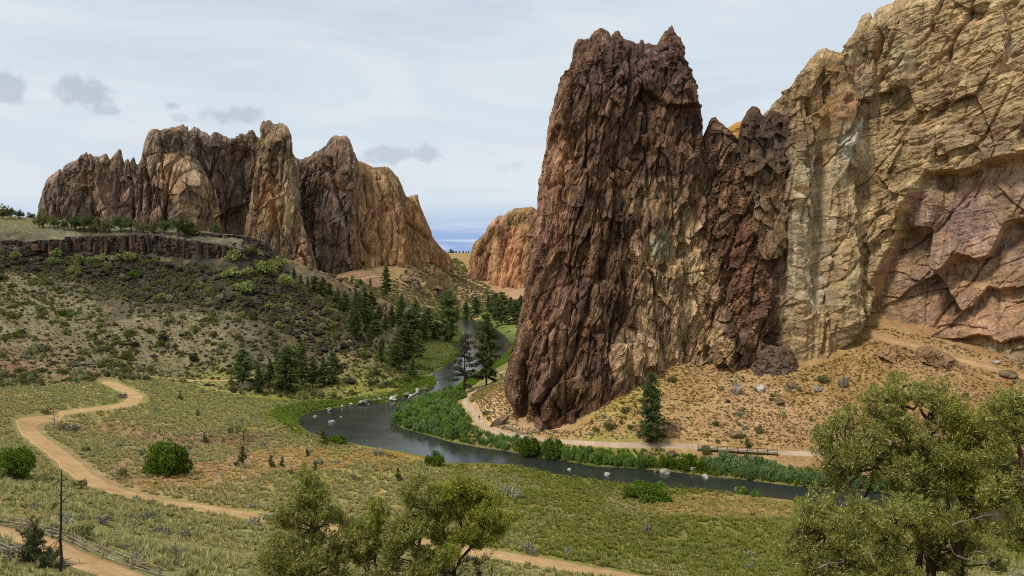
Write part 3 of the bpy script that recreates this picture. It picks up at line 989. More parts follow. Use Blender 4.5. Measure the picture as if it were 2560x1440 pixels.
def rock_body(name, L, R, T, B, depth, W, nu, nt, relief, colour, mat, lean=0.0, pw=3.5, crest=5, label=None, cat='cliff', group=None, jag=0.0, top_jag=0.0, seed=0, parent=None, edge_fade=0.12, bearing=None, root=0):
    """a solid rock: front and back faces over an outline, with real depth; relief(P, Q, u, t) gives metres outward"""
    if root:
        B = [(x, y + root) for x, y in B]
        L = [B[0]] + list(L)[1:]
        R = [B[-1]] + list(R)[1:]
    P = px_grid(L, R, T, B, nu, nt)
    u = np.broadcast_to(np.linspace(0, 1, nu)[None], (nt, nu))
    t = np.broadcast_to(np.linspace(0, 1, nt)[:, None], (nt, nu))
    if top_jag:
        k = np.linspace(0, nu * 0.11, nu)
        j = np.abs(fbm(np.stack([k, 0 * k, 0 * k + seed], 1), 4, 0.6, seed=seed + 90))
        j2 = fbm(np.stack([k * 3.1, 0 * k, 0 * k + seed], 1), 2, 0.6, seed=seed + 95)
        P[..., 1] -= (top_jag * (j + 0.5 * j2))[None, :] * sstep(0.5, 1.0, t)
    if jag:
        k = np.linspace(0, nt * 0.08, nt)
        for s, e in ((0, 1), (1, 2)):
            j = fbm(np.stack([k, 0 * k + e * 7, 0 * k + seed], 1), 4, 0.6, seed=seed + 80)
            wgt = sstep(0.75, 1.0, (1 - u) if s == 0 else u)
            P[..., 0] += jag * j[:, None] * wgt
    d0 = np.interp(P[..., 0], [p[0] for p in depth], [p[1] for p in depth])
    prof = (1 - np.abs(2 * u - 1) ** pw) ** (1 / pw)
    cr = (1 - np.clip(t, 0, 1) ** (crest * 3)) ** (1 / 2.2)
    H = CAMZ + d0 * ray(P[..., 0], P[..., 1])[1]
    Hb = H[0:1]
    back = lean * (H - Hb)
    yf = d0 + back + W * (1 - prof) * 0.9 + W * 0.55 * (1 - cr)
    a, b = ray(P[..., 0], P[..., 1])
    F = np.stack([a * yf, yf, CAMZ + b * yf], -1)
    V = F.reshape(-1, 3)
    Q = P.reshape(-1, 2)
    # outward direction of the front
    du = np.gradient(F, axis=1)
    dt = np.gradient(F, axis=0)
    N = np.cross(du, dt)
    N /= np.linalg.norm(N, axis=-1)[..., None] + 1e-9
    N = N.reshape(-1, 3)
    for _ in range(2):
        Ng = N.reshape(nt, nu, 3)
        Ng = Ng.copy()
        Ng[1:-1, 1:-1] = (Ng[:-2, 1:-1] + Ng[2:, 1:-1] + Ng[1:-1, :-2] + Ng[1:-1, 2:] + 2 * Ng[1:-1, 1:-1]) / 6
        N = Ng.reshape(-1, 3)
    N /= np.linalg.norm(N, axis=-1)[..., None] + 1e-9
    ef = np.minimum(np.minimum(u, 1 - u) / 0.10, 1) * np.minimum((1 - t) / 0.09, 1)
    ef = edge_fade + (1 - edge_fade) * np.clip(ef, 0, 1)
    N[:, 2] *= 0.25
    h = relief(V, Q, u.ravel(), t.ravel())
    h = (h - h.mean()) * ef.ravel()
    Vf = V + N * h[:, None]
    # back face: fewer rows are enough
    tb = np.unique(np.linspace(0, nt - 1, max(8, nt // 6)).astype(int))
    ub = np.unique(np.linspace(0, nu - 1, max(10, nu // 4)).astype(int))
    Fb = Vf.reshape(nt, nu, 3)
    yb = (d0 + back + 2 * W - W * (1 - prof) * 0.9 - W * 0.55 * (1 - cr))
    cen = F.reshape(-1, 3).mean(0)
    bear = np.array([cen[0], cen[1], 0.0]) / np.hypot(cen[0], cen[1])
    if bearing is not None:
        bear = np.array([math.sin(bearing), math.cos(bearing), 0.0])
    Bk = F + bear * np.maximum(yb - yf, 0.3)[..., None]
    thick = sstep(0, 30, yb - yf)
    Bk[..., 2] -= thick * 0.10 * (F[..., 2] - F[0:1, :, 2])
    Bk[..., :2] += (thick * 0.10)[..., None] * ((F[:, nu // 2:nu // 2 + 1, :2]) - F[..., :2])
    Bk[:, 0] = Fb[:, 0]
    Bk[:, -1] = Fb[:, -1]
    Bk[-1] = Fb[-1]
    nv = nt * nu
    faces = [grid_faces(nt, nu)]
    # back grid shares all rows but is decimated in the middle through numpy index steps
    Bs = Bk[::1]
    Vb = Bs.reshape(-1, 3)
    keep_t = np.unique(np.r_[0:nt:12, nt - 2, nt - 1])
    keep_u = np.arange(nu)
    Vb = Bs[np.ix_(keep_t, keep_u)]
    Vb = Vb + 0.0
    fb = grid_faces(len(keep_t), len(keep_u))[:, ::-1] + nv
    allV = np.vstack([Vf, Vb.reshape(-1, 3)])
    colf = colour(V, Q, u.ravel(), t.ravel(), h)
    colb = colf.reshape(nt, nu, 3)[np.ix_(keep_t, keep_u)].reshape(-1, 3)
    org = Vf.reshape(nt, nu, 3)[0].mean(0)
    me = np_mesh(name, allV - org, [faces[0], fb], np.vstack([colf, colb]), False)
    o = add(name, me, mat, parent)
    o.location = org
    if label:
        tag(o, label, cat, group)
    return o


def step_line(Q, line, amp, fall, soft=6.0):
    """a ledge along a line of the photograph: rock above the line stands proud, below it is cut back"""
    d, s = dist_poly(Q, line)
    s = d * -s          # positive above for a line drawn left to right (pixel y grows downwards)
    up = np.exp(-np.maximum(s, 0) / fall)
    dn = np.exp(-np.maximum(-s, 0) / fall)
    k = sstep(-soft, soft, s)
    return amp * (0.5 * up * k - 0.7 * dn * (1 - k))


def crack(Q, line, depth, width):
    d, _ = dist_poly(Q, line)
    return -depth * np.exp(-(d / width) ** 2)


def mixc(c, m, rgb, amt=1.0):
    m = np.clip(m * amt, 0, 1)[:, None]
    return c * (1 - m) + m * np.array(lin(*rgb))


RG = 1.42   # photograph colour to albedo for steep rock


def strata(V, ang, sc, seed):
    """streaky relief, long axis tilted by ang from vertical"""
    ca, sa = math.cos(ang), math.sin(ang)
    x = V[:, 0] * ca - V[:, 2] * sa
    z = V[:, 0] * sa + V[:, 2] * ca
    return np.stack([x / sc[0], V[:, 1] / sc[1], z / sc[2]], 1)


# --- the dark tower
def warp(V, amp, sc, seed):
    return V + amp * np.stack([fbm(V / sc, 2, seed=seed), fbm(V / sc, 2, seed=seed + 1), fbm(V / sc, 2, seed=seed + 2)], 1)


def tower_relief(V, Q, u, t):
    Vw = warp(V, 0.7, 6.0, 151)
    h = 2.6 * ridged(strata(V, 0.14, (24, 24, 70), 1), 2, 0.5, seed=101)
    h += 3.4 * cells(strata(Vw, 0.16, (11, 11, 30), 1), 131, 0.9)
    h += 2.0 * cells(strata(Vw, 0.20, (4.5, 4.5, 13), 1), 133, 1.0)
    h += 1.1 * cells(strata(Vw, 0.26, (2.0, 2.0, 5.0), 1), 135, 1.0)
    h += 0.5 * ridged(strata(V, 0.24, (1.0, 1.0, 6), 1), 2, 0.6, seed=121)
    h -= 2.0 * joints(strata(V, 0.16, (15, 15, 95), 1), 0.03, 137)
    h -= 1.2 * joints(strata(V, 0.24, (7, 7, 30), 1), 0.04, 138)
    h -= 1.0 * joints(strata(V, 0.9, (16, 16, 40), 1), 0.04, 139)
    h += crack(Q, [(1580, 130), (1560, 300), (1545, 380), (1530, 560), (1500, 700)], 3.5, 6)
    h += crack(Q, [(1745, 340), (1735, 470), (1725, 520), (1715, 640)], 3.0, 7)
    h += crack(Q, [(1412, 190), (1428, 260), (1420, 340), (1432, 420)], 3.0, 6)
    h += crack(Q, [(1500, 500), (1505, 620), (1470, 760), (1430, 900), (1350, 1020)], 3.0, 6)
    h += crack(Q, [(1345, 1010), (1362, 1050)], 4.0, 8)
    h += 4.0 * blob(Q, 1372, 900, 60, 220) - 2.5 * blob(Q, 1690, 780, 80, 180)
    return h


def tower_col(V, Q, u, t, h):
    w = 0.6 * fbm(V / np.array([9, 9, 16]), 6, 0.68, seed=141)
    n = fbm(strata(V, 0.16, (4, 4, 14), 1), 4, 0.6, seed=142)
    c = np.tile(np.array(lin(100, 76, 58)), (len(V), 1))
    c = mixc(c, sstep(0.0, 0.6, n), (138, 108, 82), 0.7)
    c = mixc(c, sstep(0.0, 0.7, -n), (74, 58, 50), 0.7)
    c = mixc(c, sstep(0.1, 0.7, fbm(V / 14, 4, 0.6, seed=143)), (116, 86, 60), 0.6)
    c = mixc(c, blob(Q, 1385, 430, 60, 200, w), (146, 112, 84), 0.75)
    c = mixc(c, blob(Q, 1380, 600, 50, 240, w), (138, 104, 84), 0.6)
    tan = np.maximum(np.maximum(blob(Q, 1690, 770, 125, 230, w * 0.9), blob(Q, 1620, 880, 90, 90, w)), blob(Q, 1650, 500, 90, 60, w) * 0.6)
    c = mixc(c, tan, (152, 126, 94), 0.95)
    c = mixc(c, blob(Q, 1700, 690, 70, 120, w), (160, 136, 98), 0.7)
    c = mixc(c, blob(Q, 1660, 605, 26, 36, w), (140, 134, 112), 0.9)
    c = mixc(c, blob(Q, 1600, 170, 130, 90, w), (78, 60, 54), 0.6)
    c = c * (1 + 0.45 * fbm(strata(V, 0.22, (0.9, 0.9, 7), 1), 3, 0.6, seed=145))[:, None]
    c = c * (0.8 + 0.4 * cells(strata(warp(V, 0.7, 6.0, 151), 0.20, (4.5, 4.5, 13), 1), 133))[:, None]
    return c * 1.3


TOWER_D = [(1200, 249), (1300, 243), (1440, 238), (1540, 240), (1600, 243), (1760, 248), (1800, 250)]
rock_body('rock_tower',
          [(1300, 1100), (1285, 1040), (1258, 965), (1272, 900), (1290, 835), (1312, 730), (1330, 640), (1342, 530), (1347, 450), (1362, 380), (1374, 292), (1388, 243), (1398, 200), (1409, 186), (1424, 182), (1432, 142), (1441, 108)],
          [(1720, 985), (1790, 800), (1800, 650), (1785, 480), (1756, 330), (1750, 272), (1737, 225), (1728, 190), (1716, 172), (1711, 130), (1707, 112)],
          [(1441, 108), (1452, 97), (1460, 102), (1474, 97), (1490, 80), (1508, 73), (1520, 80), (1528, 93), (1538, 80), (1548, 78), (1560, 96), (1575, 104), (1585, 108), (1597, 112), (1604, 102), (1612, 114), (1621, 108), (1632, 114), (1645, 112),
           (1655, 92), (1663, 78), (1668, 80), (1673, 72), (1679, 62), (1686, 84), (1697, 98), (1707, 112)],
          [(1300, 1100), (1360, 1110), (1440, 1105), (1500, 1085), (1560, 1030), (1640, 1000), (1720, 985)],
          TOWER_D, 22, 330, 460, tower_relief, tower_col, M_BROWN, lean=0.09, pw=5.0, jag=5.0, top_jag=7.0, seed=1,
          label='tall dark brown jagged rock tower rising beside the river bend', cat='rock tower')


def butt_relief(V, Q, u, t):
    Vw = warp(V, 0.7, 6.0, 251)
    h = 2.2 * ridged(strata(V, 0.25, (16, 16, 40), 1), 2, 0.5, seed=201)
    h += 2.6 * cells(strata(Vw, 0.3, (9, 9, 20), 1), 231, 0.9)
    h += 1.7 * cells(strata(Vw, 0.4, (4, 4, 9), 1), 233, 1.0)
    h += 1.0 * cells(strata(Vw, 0.5, (1.9, 1.9, 4.0), 1), 235, 1.0)
    h += 0.4 * ridged(V / 1.2, 2, 0.6, seed=221)
    h -= 1.6 * joints(strata(V, 0.3, (11, 11, 50), 1), 0.05, 237)
    h -= 1.0 * joints(strata(V, 0.6, (7, 7, 20), 1), 0.05, 238)
    h += crack(Q, [(1905, 430), (1925, 560), (1935, 700)], 3.0, 7)
    h += 3.0 * blob(Q, 1810, 860, 30, 90) - 2.5 * blob(Q, 1775, 870, 18, 90)
    return h


def butt_col(V, Q, u, t, h):
    w = 0.6 * fbm(V / np.array([8, 8, 12]), 6, 0.68, seed=241)
    n = fbm(strata(V, 0.3, (4, 4, 10), 1), 4, 0.6, seed=242)
    c = np.tile(np.array(lin(100, 76, 57)), (len(V), 1))
    c = mixc(c, sstep(0.0, 0.6, n), (132, 104, 80), 0.7)
    c = mixc(c, sstep(0.0, 0.7, -n), (72, 57, 50), 0.7)
    c = mixc(c, np.maximum(blob(Q, 1710, 780, 95, 190, w), blob(Q, 1790, 890, 60, 70, w)), (152, 126, 94), 0.95)
    c = mixc(c, blob(Q, 1850, 600, 40, 200, w), (112, 78, 58), 0.5)
    c = c * (1 + 0.45 * fbm(strata(V, 0.35, (0.9, 0.9, 5), 1), 3, 0.6, seed=245))[:, None]
    c = c * (0.8 + 0.4 * cells(strata(warp(V, 0.7, 6.0, 251), 0.4, (4, 4, 9), 1), 233))[:, None]
    return c * 1.3


rock_body('rock_buttress',
          [(1650, 985), (1690, 800), (1715, 650), (1730, 500), (1742, 420), (1758, 345), (1774, 304)],
          [(2010, 985), (1975, 880), (1955, 800), (1945, 700), (1932, 560), (1908, 440), (1880, 400), (1858, 372), (1838, 345)],
          [(1774, 304), (1780, 296), (1788, 292), (1797, 304), (1806, 312), (1816, 322), (1824, 330), (1838, 345)],
          [(1650, 985), (1760, 975), (1900, 978), (2010, 985)],
          [(1640, 256), (1700, 252), (1800, 248), (1900, 246), (2020, 250)], 16, 230, 380, butt_relief, butt_col, M_BROWN, lean=0.12, pw=5, jag=5.0, top_jag=5.0, seed=2,
          label='brown pointed rock buttress leaning on the dark tower', cat='rock buttress')

rock_body('rock_outcrop', [(1860, 985), (1868, 940), (1885, 890)], [(2015, 985), (2005, 930), (1990, 900)],
          [(1885, 890), (1900, 872), (1925, 862), (1950, 868), (1970, 860), (1990, 900)], [(1860, 985), (1940, 985), (2015, 985)],
          [(1850, 240), (2020, 239)], 6, 90, 70, lambda V, Q, u, t: 1.2 * ridged(V / 5, 4, 0.6, seed=301) + 0.7 * fbm(V / 1.5, 3, 0.6, seed=302),
          lambda V, Q, u, t, h: mixc(np.tile(np.array(lin(92, 76, 64)), (len(V), 1)), sstep(0, .5, fbm(V / 2, 3, seed=303)), (120, 98, 80), .7) * RG, M_BROWN, lean=0.4, pw=2.2, seed=3, jag=3,
          label='dark rough rock knob at the foot of the brown buttress', cat='rock outcrop')


# --- the tan wall on the right
CLIFF_EDGE = [(2160, 760), (2200, 690), (2235, 600), (2290, 500), (2320, 440), (2400, 432), (2470, 405), (2570, 385), (2900, 360)]


def step_mask(Q):
    d, s = dist_poly(Q, CLIFF_EDGE)
    return sstep(-6, 12, d * s)


def cliff_relief(V, Q, u, t):
    wr = sstep(2120, 2260, Q[:, 0])
    Vw = warp(V, 0.9, 9.0, 464)
    h = 1.6 * fbm(V / np.array([30, 30, 26]), 2, 0.5, seed=401)
    low = step_mask(Q)
    h += 3.4 * cells(strata(Vw, 0.75, (19, 19, 34), 1), 431, 0.9) * (0.5 + 0.5 * wr)
    h += (1.2 - 0.4 * low) * cells(strata(Vw, 0.9, (8, 8, 18), 1), 433, 0.8)
    h += (0.55 - 0.2 * low) * cells(strata(Vw, 1.15, (2.6, 2.6, 8), 1), 436, 0.9)
    h += wr * 0.42 * (1 - 0.5 * low) * ridged(strata(Vw, 1.2, (1.8, 6, 34), 1), 3, 0.6, seed=411)
    h += (1 - wr) * 1.3 * ridged(strata(Vw, 0.06, (6, 6, 46), 1), 3, 0.58, seed=416)
    h += 0.35 * fbm(V / 1.6, 3, 0.6, seed=421)
    h -= 1.3 * joints(strata(V, 0.65, (22, 22, 150), 1), 0.02, 467)
    h -= (1 - 0.6 * wr) * 1.4 * joints(strata(V, 0.05, (12, 12, 120), 1), 0.025, 468)
    h -= wr * 0.8 * joints(strata(V, 1.2, (10, 20, 110), 1), 0.03, 469)
    # the great overhang: yellow nose above, purple hollow below
    wq = Q + np.stack([14 * fbm(V / 10, 3, seed=441), 14 * fbm(V / 10, 3, seed=442)], 1)
    h += step_line(wq, CLIFF_EDGE, 7.0, 190, 9)
    h += step_line(wq, [(2366, 660), (2400, 640), (2440, 648), (2482, 640), (2500, 590), (2520, 555), (2620, 540), (2800, 560)], 7.0, 110, 5)
    h += step_line(wq, [(2215, 815), (2262, 845), (2300, 842), (2340, 850), (2400, 845), (2440, 838), (2470, 850), (2500, 862), (2530, 852), (2580, 836), (2800, 850)], 4.0, 40, 4)
    h += step_line(wq, [(2430, 760), (2470, 725), (2500, 730), (2540, 718)], 4.0, 60, 4)
    h += step_line(wq, [(2330, 700), (2370, 655)], 2.0, 30, 4)
    h += step_line(wq, [(2160, 710), (2140, 690), (2190, 610), (2240, 560)], 2.0, 30, 4)
    h += 5.5 * blob(Q, 2300, 520, 52, 70) - 3.0 * blob(Q, 2355, 420, 24, 60)
    h += 3.0 * blob(Q, 2115, 740, 48, 150) + 4.5 * blob(Q, 2255, 150, 34, 100) - 4 * blob(Q, 2205, 170, 26, 110) - 4.5 * blob(Q, 2045, 560, 22, 240) - 3.5 * blob(Q, 2150, 600, 26, 200)
    h += 3.0 * blob(Q, 2105, 300, 40, 90) + 2.5 * blob(Q, 1990, 560, 30, 200)
    for ln in ([(2250, 60), (2240, 130), (2200, 190), (2165, 250), (2160, 330)], [(2110, 130), (2105, 180), (2118, 230), (2100, 260)], [(2180, 40), (2192, 90), (2180, 180)],
               [(2050, 140), (2060, 200), (2070, 270)], [(2130, 250), (2125, 300), (2090, 360)], [(2020, 250), (2030, 330), (2010, 420)], [(2150, 830), (2120, 700), (2135, 600)], [(2075, 640), (2060, 760), (2050, 880)],
               [(2430, 20), (2390, 110), (2370, 160)], [(2350, 10), (2335, 80)], [(1995, 480), (2012, 500), (2005, 560)]):
        h += crack(wq, ln, 2.4, 5)
    return h


def cliff_col(V, Q, u, t, h):
    w = 0.6 * fbm(V / np.array([9, 9, 12]), 6, 0.68, seed=451)
    n = fbm(strata(V, 0.9, (6, 6, 16), 1), 4, 0.6, seed=452)
    c = np.tile(np.array(lin(164, 138, 96)), (len(V), 1))
    c = mixc(c, sstep(0.0, 0.6, n), (180, 156, 112), 0.8)
    c = mixc(c, sstep(0.0, 0.6, -n), (140, 114, 78), 0.7)
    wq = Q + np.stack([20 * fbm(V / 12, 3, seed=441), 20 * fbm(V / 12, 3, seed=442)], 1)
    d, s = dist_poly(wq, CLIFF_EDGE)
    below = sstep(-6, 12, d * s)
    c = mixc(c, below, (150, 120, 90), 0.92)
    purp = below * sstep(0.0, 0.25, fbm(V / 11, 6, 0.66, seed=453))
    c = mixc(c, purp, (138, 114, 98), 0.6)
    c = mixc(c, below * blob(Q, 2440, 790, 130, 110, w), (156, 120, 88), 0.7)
    c = mixc(c, blob(Q, 2430, 560, 70, 90, w), (128, 100, 92), 0.6)
    c = mixc(c, blob(Q, 2450, 350, 110, 50, w), (112, 90, 72), 0.5)
    c = mixc(c, blob(Q, 2460, 880, 90, 30, w), (160, 138, 98), 0.8)
    # pale streaked face on the left
    pale = np.maximum(blob(Q, 2010, 640, 75, 260, w), blob(Q, 2110, 360, 45, 110, w))
    c = mixc(c, pale, (172, 154, 120), 0.85)
    c = mixc(c, blob(Q, 2115, 350, 26, 60, w), (190, 182, 156), 0.8)
    c = mixc(c, blob(Q, 2040, 850, 90, 80, w), (156, 128, 84), 0.7)
    c = mixc(c, blob(Q, 2120, 760, 40, 130, w), (164, 144, 104), 0.7)
    c = mixc(c, blob(Q, 1935, 690, 36, 240, w), (122, 98, 74), 0.75)
    c = mixc(c, np.maximum(blob(Q, 1930, 480, 45, 120, w), blob(Q, 1960, 350, 60, 60, w)), (120, 96, 72), 0.7)
    c = mixc(c, blob(Q, 2075, 220, 60, 110, w), (146, 110, 64), 0.7)
    c = mixc(c, blob(Q, 2110, 280, 40, 30, w), (160, 110, 70), 0.5)
    c = mixc(c, blob(Q, 2255, 150, 34, 90, w), (150, 136, 98), 0.6)
    c = mixc(c, sstep(0.05, 0.5, fbm(V / 5, 4, 0.6, seed=457)), (128, 106, 78), 0.5)
    streak = sstep(0.2, 0.5, fbm(strata(V, 0.02, (1.4, 1.4, 26), 1), 4, 0.65, seed=455)) * (1 - 0.6 * sstep(2150, 2250, Q[:, 0]))
    c = c * (1 + 0.3 * fbm(strata(V, 1.2, (0.8, 3, 12), 1), 3, 0.6, seed=456))[:, None]
    c = mixc(c, streak, (104, 92, 76), 0.6)
    c = c * (0.86 + 0.28 * cells(strata(warp(V, 0.9, 9.0, 464), 1.0, (7, 7, 15), 1), 433))[:, None]
    return c * 1.14 * np.array([0.98, 1.0, 1.08])


rock_body('cliff',
          [(1850, 960), (1850, 800), (1846, 640), (1842, 500), (1845, 420), (1880, 370), (1955, 322), (1984, 290)],
          [(2800, 1060), (2800, 700), (2800, 300), (2800, -215)],
          [(1984, 290), (1992, 264), (2003, 246), (2014, 238), (2015, 205), (2015, 185), (2022, 160), (2034, 142), (2045, 126), (2062, 120), (2078, 128), (2092, 130), (2108, 137), (2112, 120), (2120, 104), (2130, 92), (2140, 76), (2148, 56), (2156, 40), (2168, 33), (2178, 36), (2182, 50), (2186, 34), (2196, 22),
           (2215, 14), (2232, 6), (2260, -10), (2310, -50), (2450, -110), (2650, -170), (2800, -215)],
          [(1850, 960), (2000, 955), (2090, 945), (2150, 915), (2180, 865), (2300, 890), (2440, 935), (2560, 962), (2700, 1000), (2800, 1060)],
          [(1840, 262), (1925, 255), (2000, 250), (2100, 253), (2170, 259), (2300, 247), (2440, 236), (2560, 228), (2700, 219), (2960, 204)], 40, 540, 470, cliff_relief, cliff_col, M_TAN, lean=0.05, bearing=0.62, pw=14, crest=14, jag=4.0, top_jag=5.0, seed=4,
          label='huge tan and yellow cliff wall with purple hollow at the right', cat='cliff')

rock_body('dark_crag', [(1870, 640), (1850, 420), (1845, 350), (1856, 300), (1866, 280)], [(1960, 640), (1995, 420), (2000, 340), (1994, 286)],
          [(1866, 280), (1876, 268), (1886, 265), (1896, 272), (1906, 288), (1916, 292), (1928, 276), (1945, 280), (1962, 284), (1978, 276), (1994, 286)], [(1870, 640), (1920, 650), (1960, 640)],
          [(1840, 250), (2020, 249)], 8, 150, 150, lambda V, Q, u, t: 2.4 * cells(V / np.array([6, 6, 10]), 501, .9) + 1.3 * cells(V / np.array([2.6, 2.6, 4]), 502, 1.0) + 0.4 * fbm(V / 1.3, 2, 0.6, seed=503),
          lambda V, Q, u, t, h: mixc(mixc(np.tile(np.array(lin(82, 66, 54)), (len(V), 1)), sstep(0, .5, fbm(V / 3, 3, seed=503)), (108, 86, 66), .7), sstep(-.6, .6, (Q[:, 1] - 440) / 60 + fbm(V / 5, 4, .65, seed=504)), (128, 104, 76), 0.85) * 1.25, M_BROWN, lean=0.1, pw=2.5, seed=5, jag=4, top_jag=4,
          label='small dark crag in the notch between brown buttress and tan cliff', cat='rock outcrop')
rock_body('tan_ridge', [(1790, 440), (1795, 380), (1800, 335)], [(2060, 440), (2060, 350), (2060, 262)],
          [(1800, 335), (1820, 318), (1840, 306), (1860, 300), (1930, 284), (1990, 274), (2060, 262)], [(1790, 440), (1930, 440), (2060, 440)],
          [(1780, 330), (2060, 330)], 14, 80, 60, lambda V, Q, u, t: 1.4 * ridged(V / np.array([12, 12, 5]), 4, 0.6, seed=511),
          lambda V, Q, u, t, h: mixc(np.tile(np.array(lin(160, 124, 66)), (len(V), 1)), sstep(0, .5, fbm(V / 4, 3, seed=513)), (128, 98, 56), .7) * RG, M_TAN, lean=0.3, pw=4, seed=6,
          label='yellow ridge showing through the notch behind the pointed buttress', cat='cliff')


# --- the crags across the valley on the left
def far_relief(sd, amp=1.0, ang=0.0, slab=0.0):
    def f(V, Q, u, t):
        Vw = warp(V, 4.0, 20.0, sd + 5)
        h = amp * 5.0 * ridged(strata(V, ang, (60, 60, 170), 1), 2, 0.5, seed=sd)
        h += amp * 8.0 * cells(strata(Vw, ang, (36, 36, 100), 1), sd + 30, 0.9)
        h += amp * (4.5 - 1.5 * slab) * cells(strata(Vw, ang + .05, (15, 15, 45), 1), sd + 31, 1.0)
        h += amp * (2.2 - .8 * slab) * cells(strata(Vw, ang + .1, (6.5, 6.5, 16), 1), sd + 32, 1.0)
        h += amp * 1.4 * ridged(strata(V, ang, (4, 4, 12), 1), 2, 0.6, seed=sd + 20)
        h -= amp * 5.0 * joints(strata(V, ang, (26, 26, 170), 1), 0.06, sd + 33)
        h -= amp * 3.0 * joints(strata(V, ang + .15, (13, 13, 60), 1), 0.06, sd + 35)
        h -= amp * 2.0 * joints(strata(V, 1.0, (26, 26, 60), 1), 0.04, sd + 37)
        return h
    return f


def far_col(sd, base, hi, lo, blobs=()):
    def f(V, Q, u, t, h):
        w = 0.6 * fbm(V / np.array([26, 26, 40]), 6, 0.66, seed=sd + 40)
        n = fbm(strata(V, 0.05, (12, 12, 40), 1), 4, 0.6, seed=sd + 41)
        c = np.tile(np.array(lin(*base)), (len(V), 1))
        c = mixc(c, sstep(0.0, 0.6, n), hi, 0.8)
        c = mixc(c, sstep(0.0, 0.6, -n), lo, 0.8)
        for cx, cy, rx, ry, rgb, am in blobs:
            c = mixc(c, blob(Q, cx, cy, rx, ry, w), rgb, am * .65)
        c = c * (0.78 + 0.44 * cells(strata(warp(V, 4.0, 20.0, sd + 5), .08, (15, 15, 45), 1), sd + 31))[:, None]
        return c * RG
    return f


def add_cracks(f, lines, depth=6.0, width=5.0):
    def g(V, Q, u, t):
        h = f(V, Q, u, t)
        for ln in lines:
            h = h + crack(Q, ln, depth, width)
        return h
    return g


MASSIF_T = [(112, 462), (118, 448), (128, 438), (134, 436), (148, 424), (158, 424), (163, 412), (175, 406), (188, 402), (196, 398), (201, 390), (206, 386), (211, 384), (215, 380), (220, 388), (226, 384), (232, 394), (240, 390), (246, 396), (250, 392), (256, 390), (262, 384), (267, 388),
            (273, 400), (279, 398), (288, 388), (294, 380), (298, 374), (301, 388), (303, 412), (308, 414), (314, 402), (319, 398), (322, 402), (324, 414), (328, 400), (332, 394), (336, 396), (338, 408), (343, 412), (348, 404), (353, 398), (357, 390), (360, 375), (364, 358), (369, 345), (374, 332),
            (380, 324), (392, 323), (402, 328), (412, 323), (424, 322), (432, 318), (440, 320), (446, 316), (455, 312), (462, 318), (466, 314), (471, 330), (478, 324), (484, 318), (492, 320), (500, 325), (508, 330), (516, 332), (525, 340), (534, 332), (541, 330), (550, 333), (558, 338), (566, 340), (574, 345),
            (582, 344), (592, 338), (600, 333), (610, 336), (618, 334), (622, 328), (628, 326), (634, 330), (639, 342), (646, 346), (680, 350), (716, 360), (735, 392), (745, 398)]


def massif_relief(V, Q, u, t):
    h = far_relief(601, 0.85, 0.04)(V, Q, u, t)
    for ln in ([(301, 415), (290, 470), (282, 540)], [(318, 410), (332, 470), (330, 540)], [(362, 400), (375, 470), (372, 560)], [(240, 400), (232, 480), (250, 560)], [(404, 330), (405, 400), (412, 450)], [(500, 330), (520, 420), (560, 520)], [(585, 345), (600, 440), (640, 560)], [(345, 410), (352, 470), (348, 560)]):
        h = h + crack(Q, ln, 6.0, 4.5)
    # the dark bay between the left wall and the pillar, and the slab leaning before it
    h = h - 14 * blob(Q, 600, 470, 70, 150) + 12 * blob(Q, 495, 540, 60, 120) + 6 * blob(Q, 440, 470, 50, 90) - 8 * blob(Q, 470, 370, 70, 50)
    return h


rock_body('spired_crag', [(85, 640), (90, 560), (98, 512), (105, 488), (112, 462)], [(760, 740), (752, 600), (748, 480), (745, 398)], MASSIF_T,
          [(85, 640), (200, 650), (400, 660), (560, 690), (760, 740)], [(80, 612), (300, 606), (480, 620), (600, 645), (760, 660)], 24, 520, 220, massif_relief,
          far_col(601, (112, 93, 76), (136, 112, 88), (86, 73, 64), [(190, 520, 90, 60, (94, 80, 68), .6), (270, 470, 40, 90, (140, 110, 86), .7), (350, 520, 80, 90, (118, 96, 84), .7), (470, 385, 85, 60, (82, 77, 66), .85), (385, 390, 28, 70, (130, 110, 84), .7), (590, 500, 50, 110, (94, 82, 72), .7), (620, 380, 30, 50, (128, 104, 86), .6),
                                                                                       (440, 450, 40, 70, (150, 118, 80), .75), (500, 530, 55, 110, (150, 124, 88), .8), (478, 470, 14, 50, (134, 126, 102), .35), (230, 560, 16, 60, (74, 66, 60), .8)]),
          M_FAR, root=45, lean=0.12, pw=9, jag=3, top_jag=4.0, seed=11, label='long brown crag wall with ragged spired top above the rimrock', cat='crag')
rock_body('rock_pillar', [(580, 720), (610, 580), (630, 470), (642, 400), (648, 350), (652, 322)], [(820, 740), (782, 640), (758, 560), (745, 480), (738, 425), (733, 385), (727, 350), (722, 332)],
          [(652, 322), (653, 308), (658, 303), (664, 306), (667, 302), (673, 300), (679, 303), (683, 310), (692, 310), (700, 308), (710, 311), (716, 315), (720, 322), (722, 332)],
          [(580, 720), (660, 730), (740, 735), (820, 740)], [(570, 640), (700, 628), (820, 645)], 20, 200, 230,
          add_cracks(far_relief(681, 0.8, 0.06, 0.3), [[(676, 440), (690, 560), (700, 640)], [(655, 330), (648, 420), (620, 540)]]),
          far_col(681, (124, 101, 75), (149, 123, 87), (90, 76, 63), [(680, 500, 30, 90, (153, 114, 79), .8), (712, 470, 22, 110, (150, 130, 91), .7), (690, 350, 34, 50, (127, 107, 81), .7), (660, 620, 40, 60, (89, 76, 68), .7), (750, 650, 50, 60, (115, 94, 74), .7)]),
          M_FAR, root=45, lean=0.10, pw=6, jag=4, top_jag=3.0, seed=14, label='tall square topped tan rock pillar in the middle of the crags', cat='rock pillar')
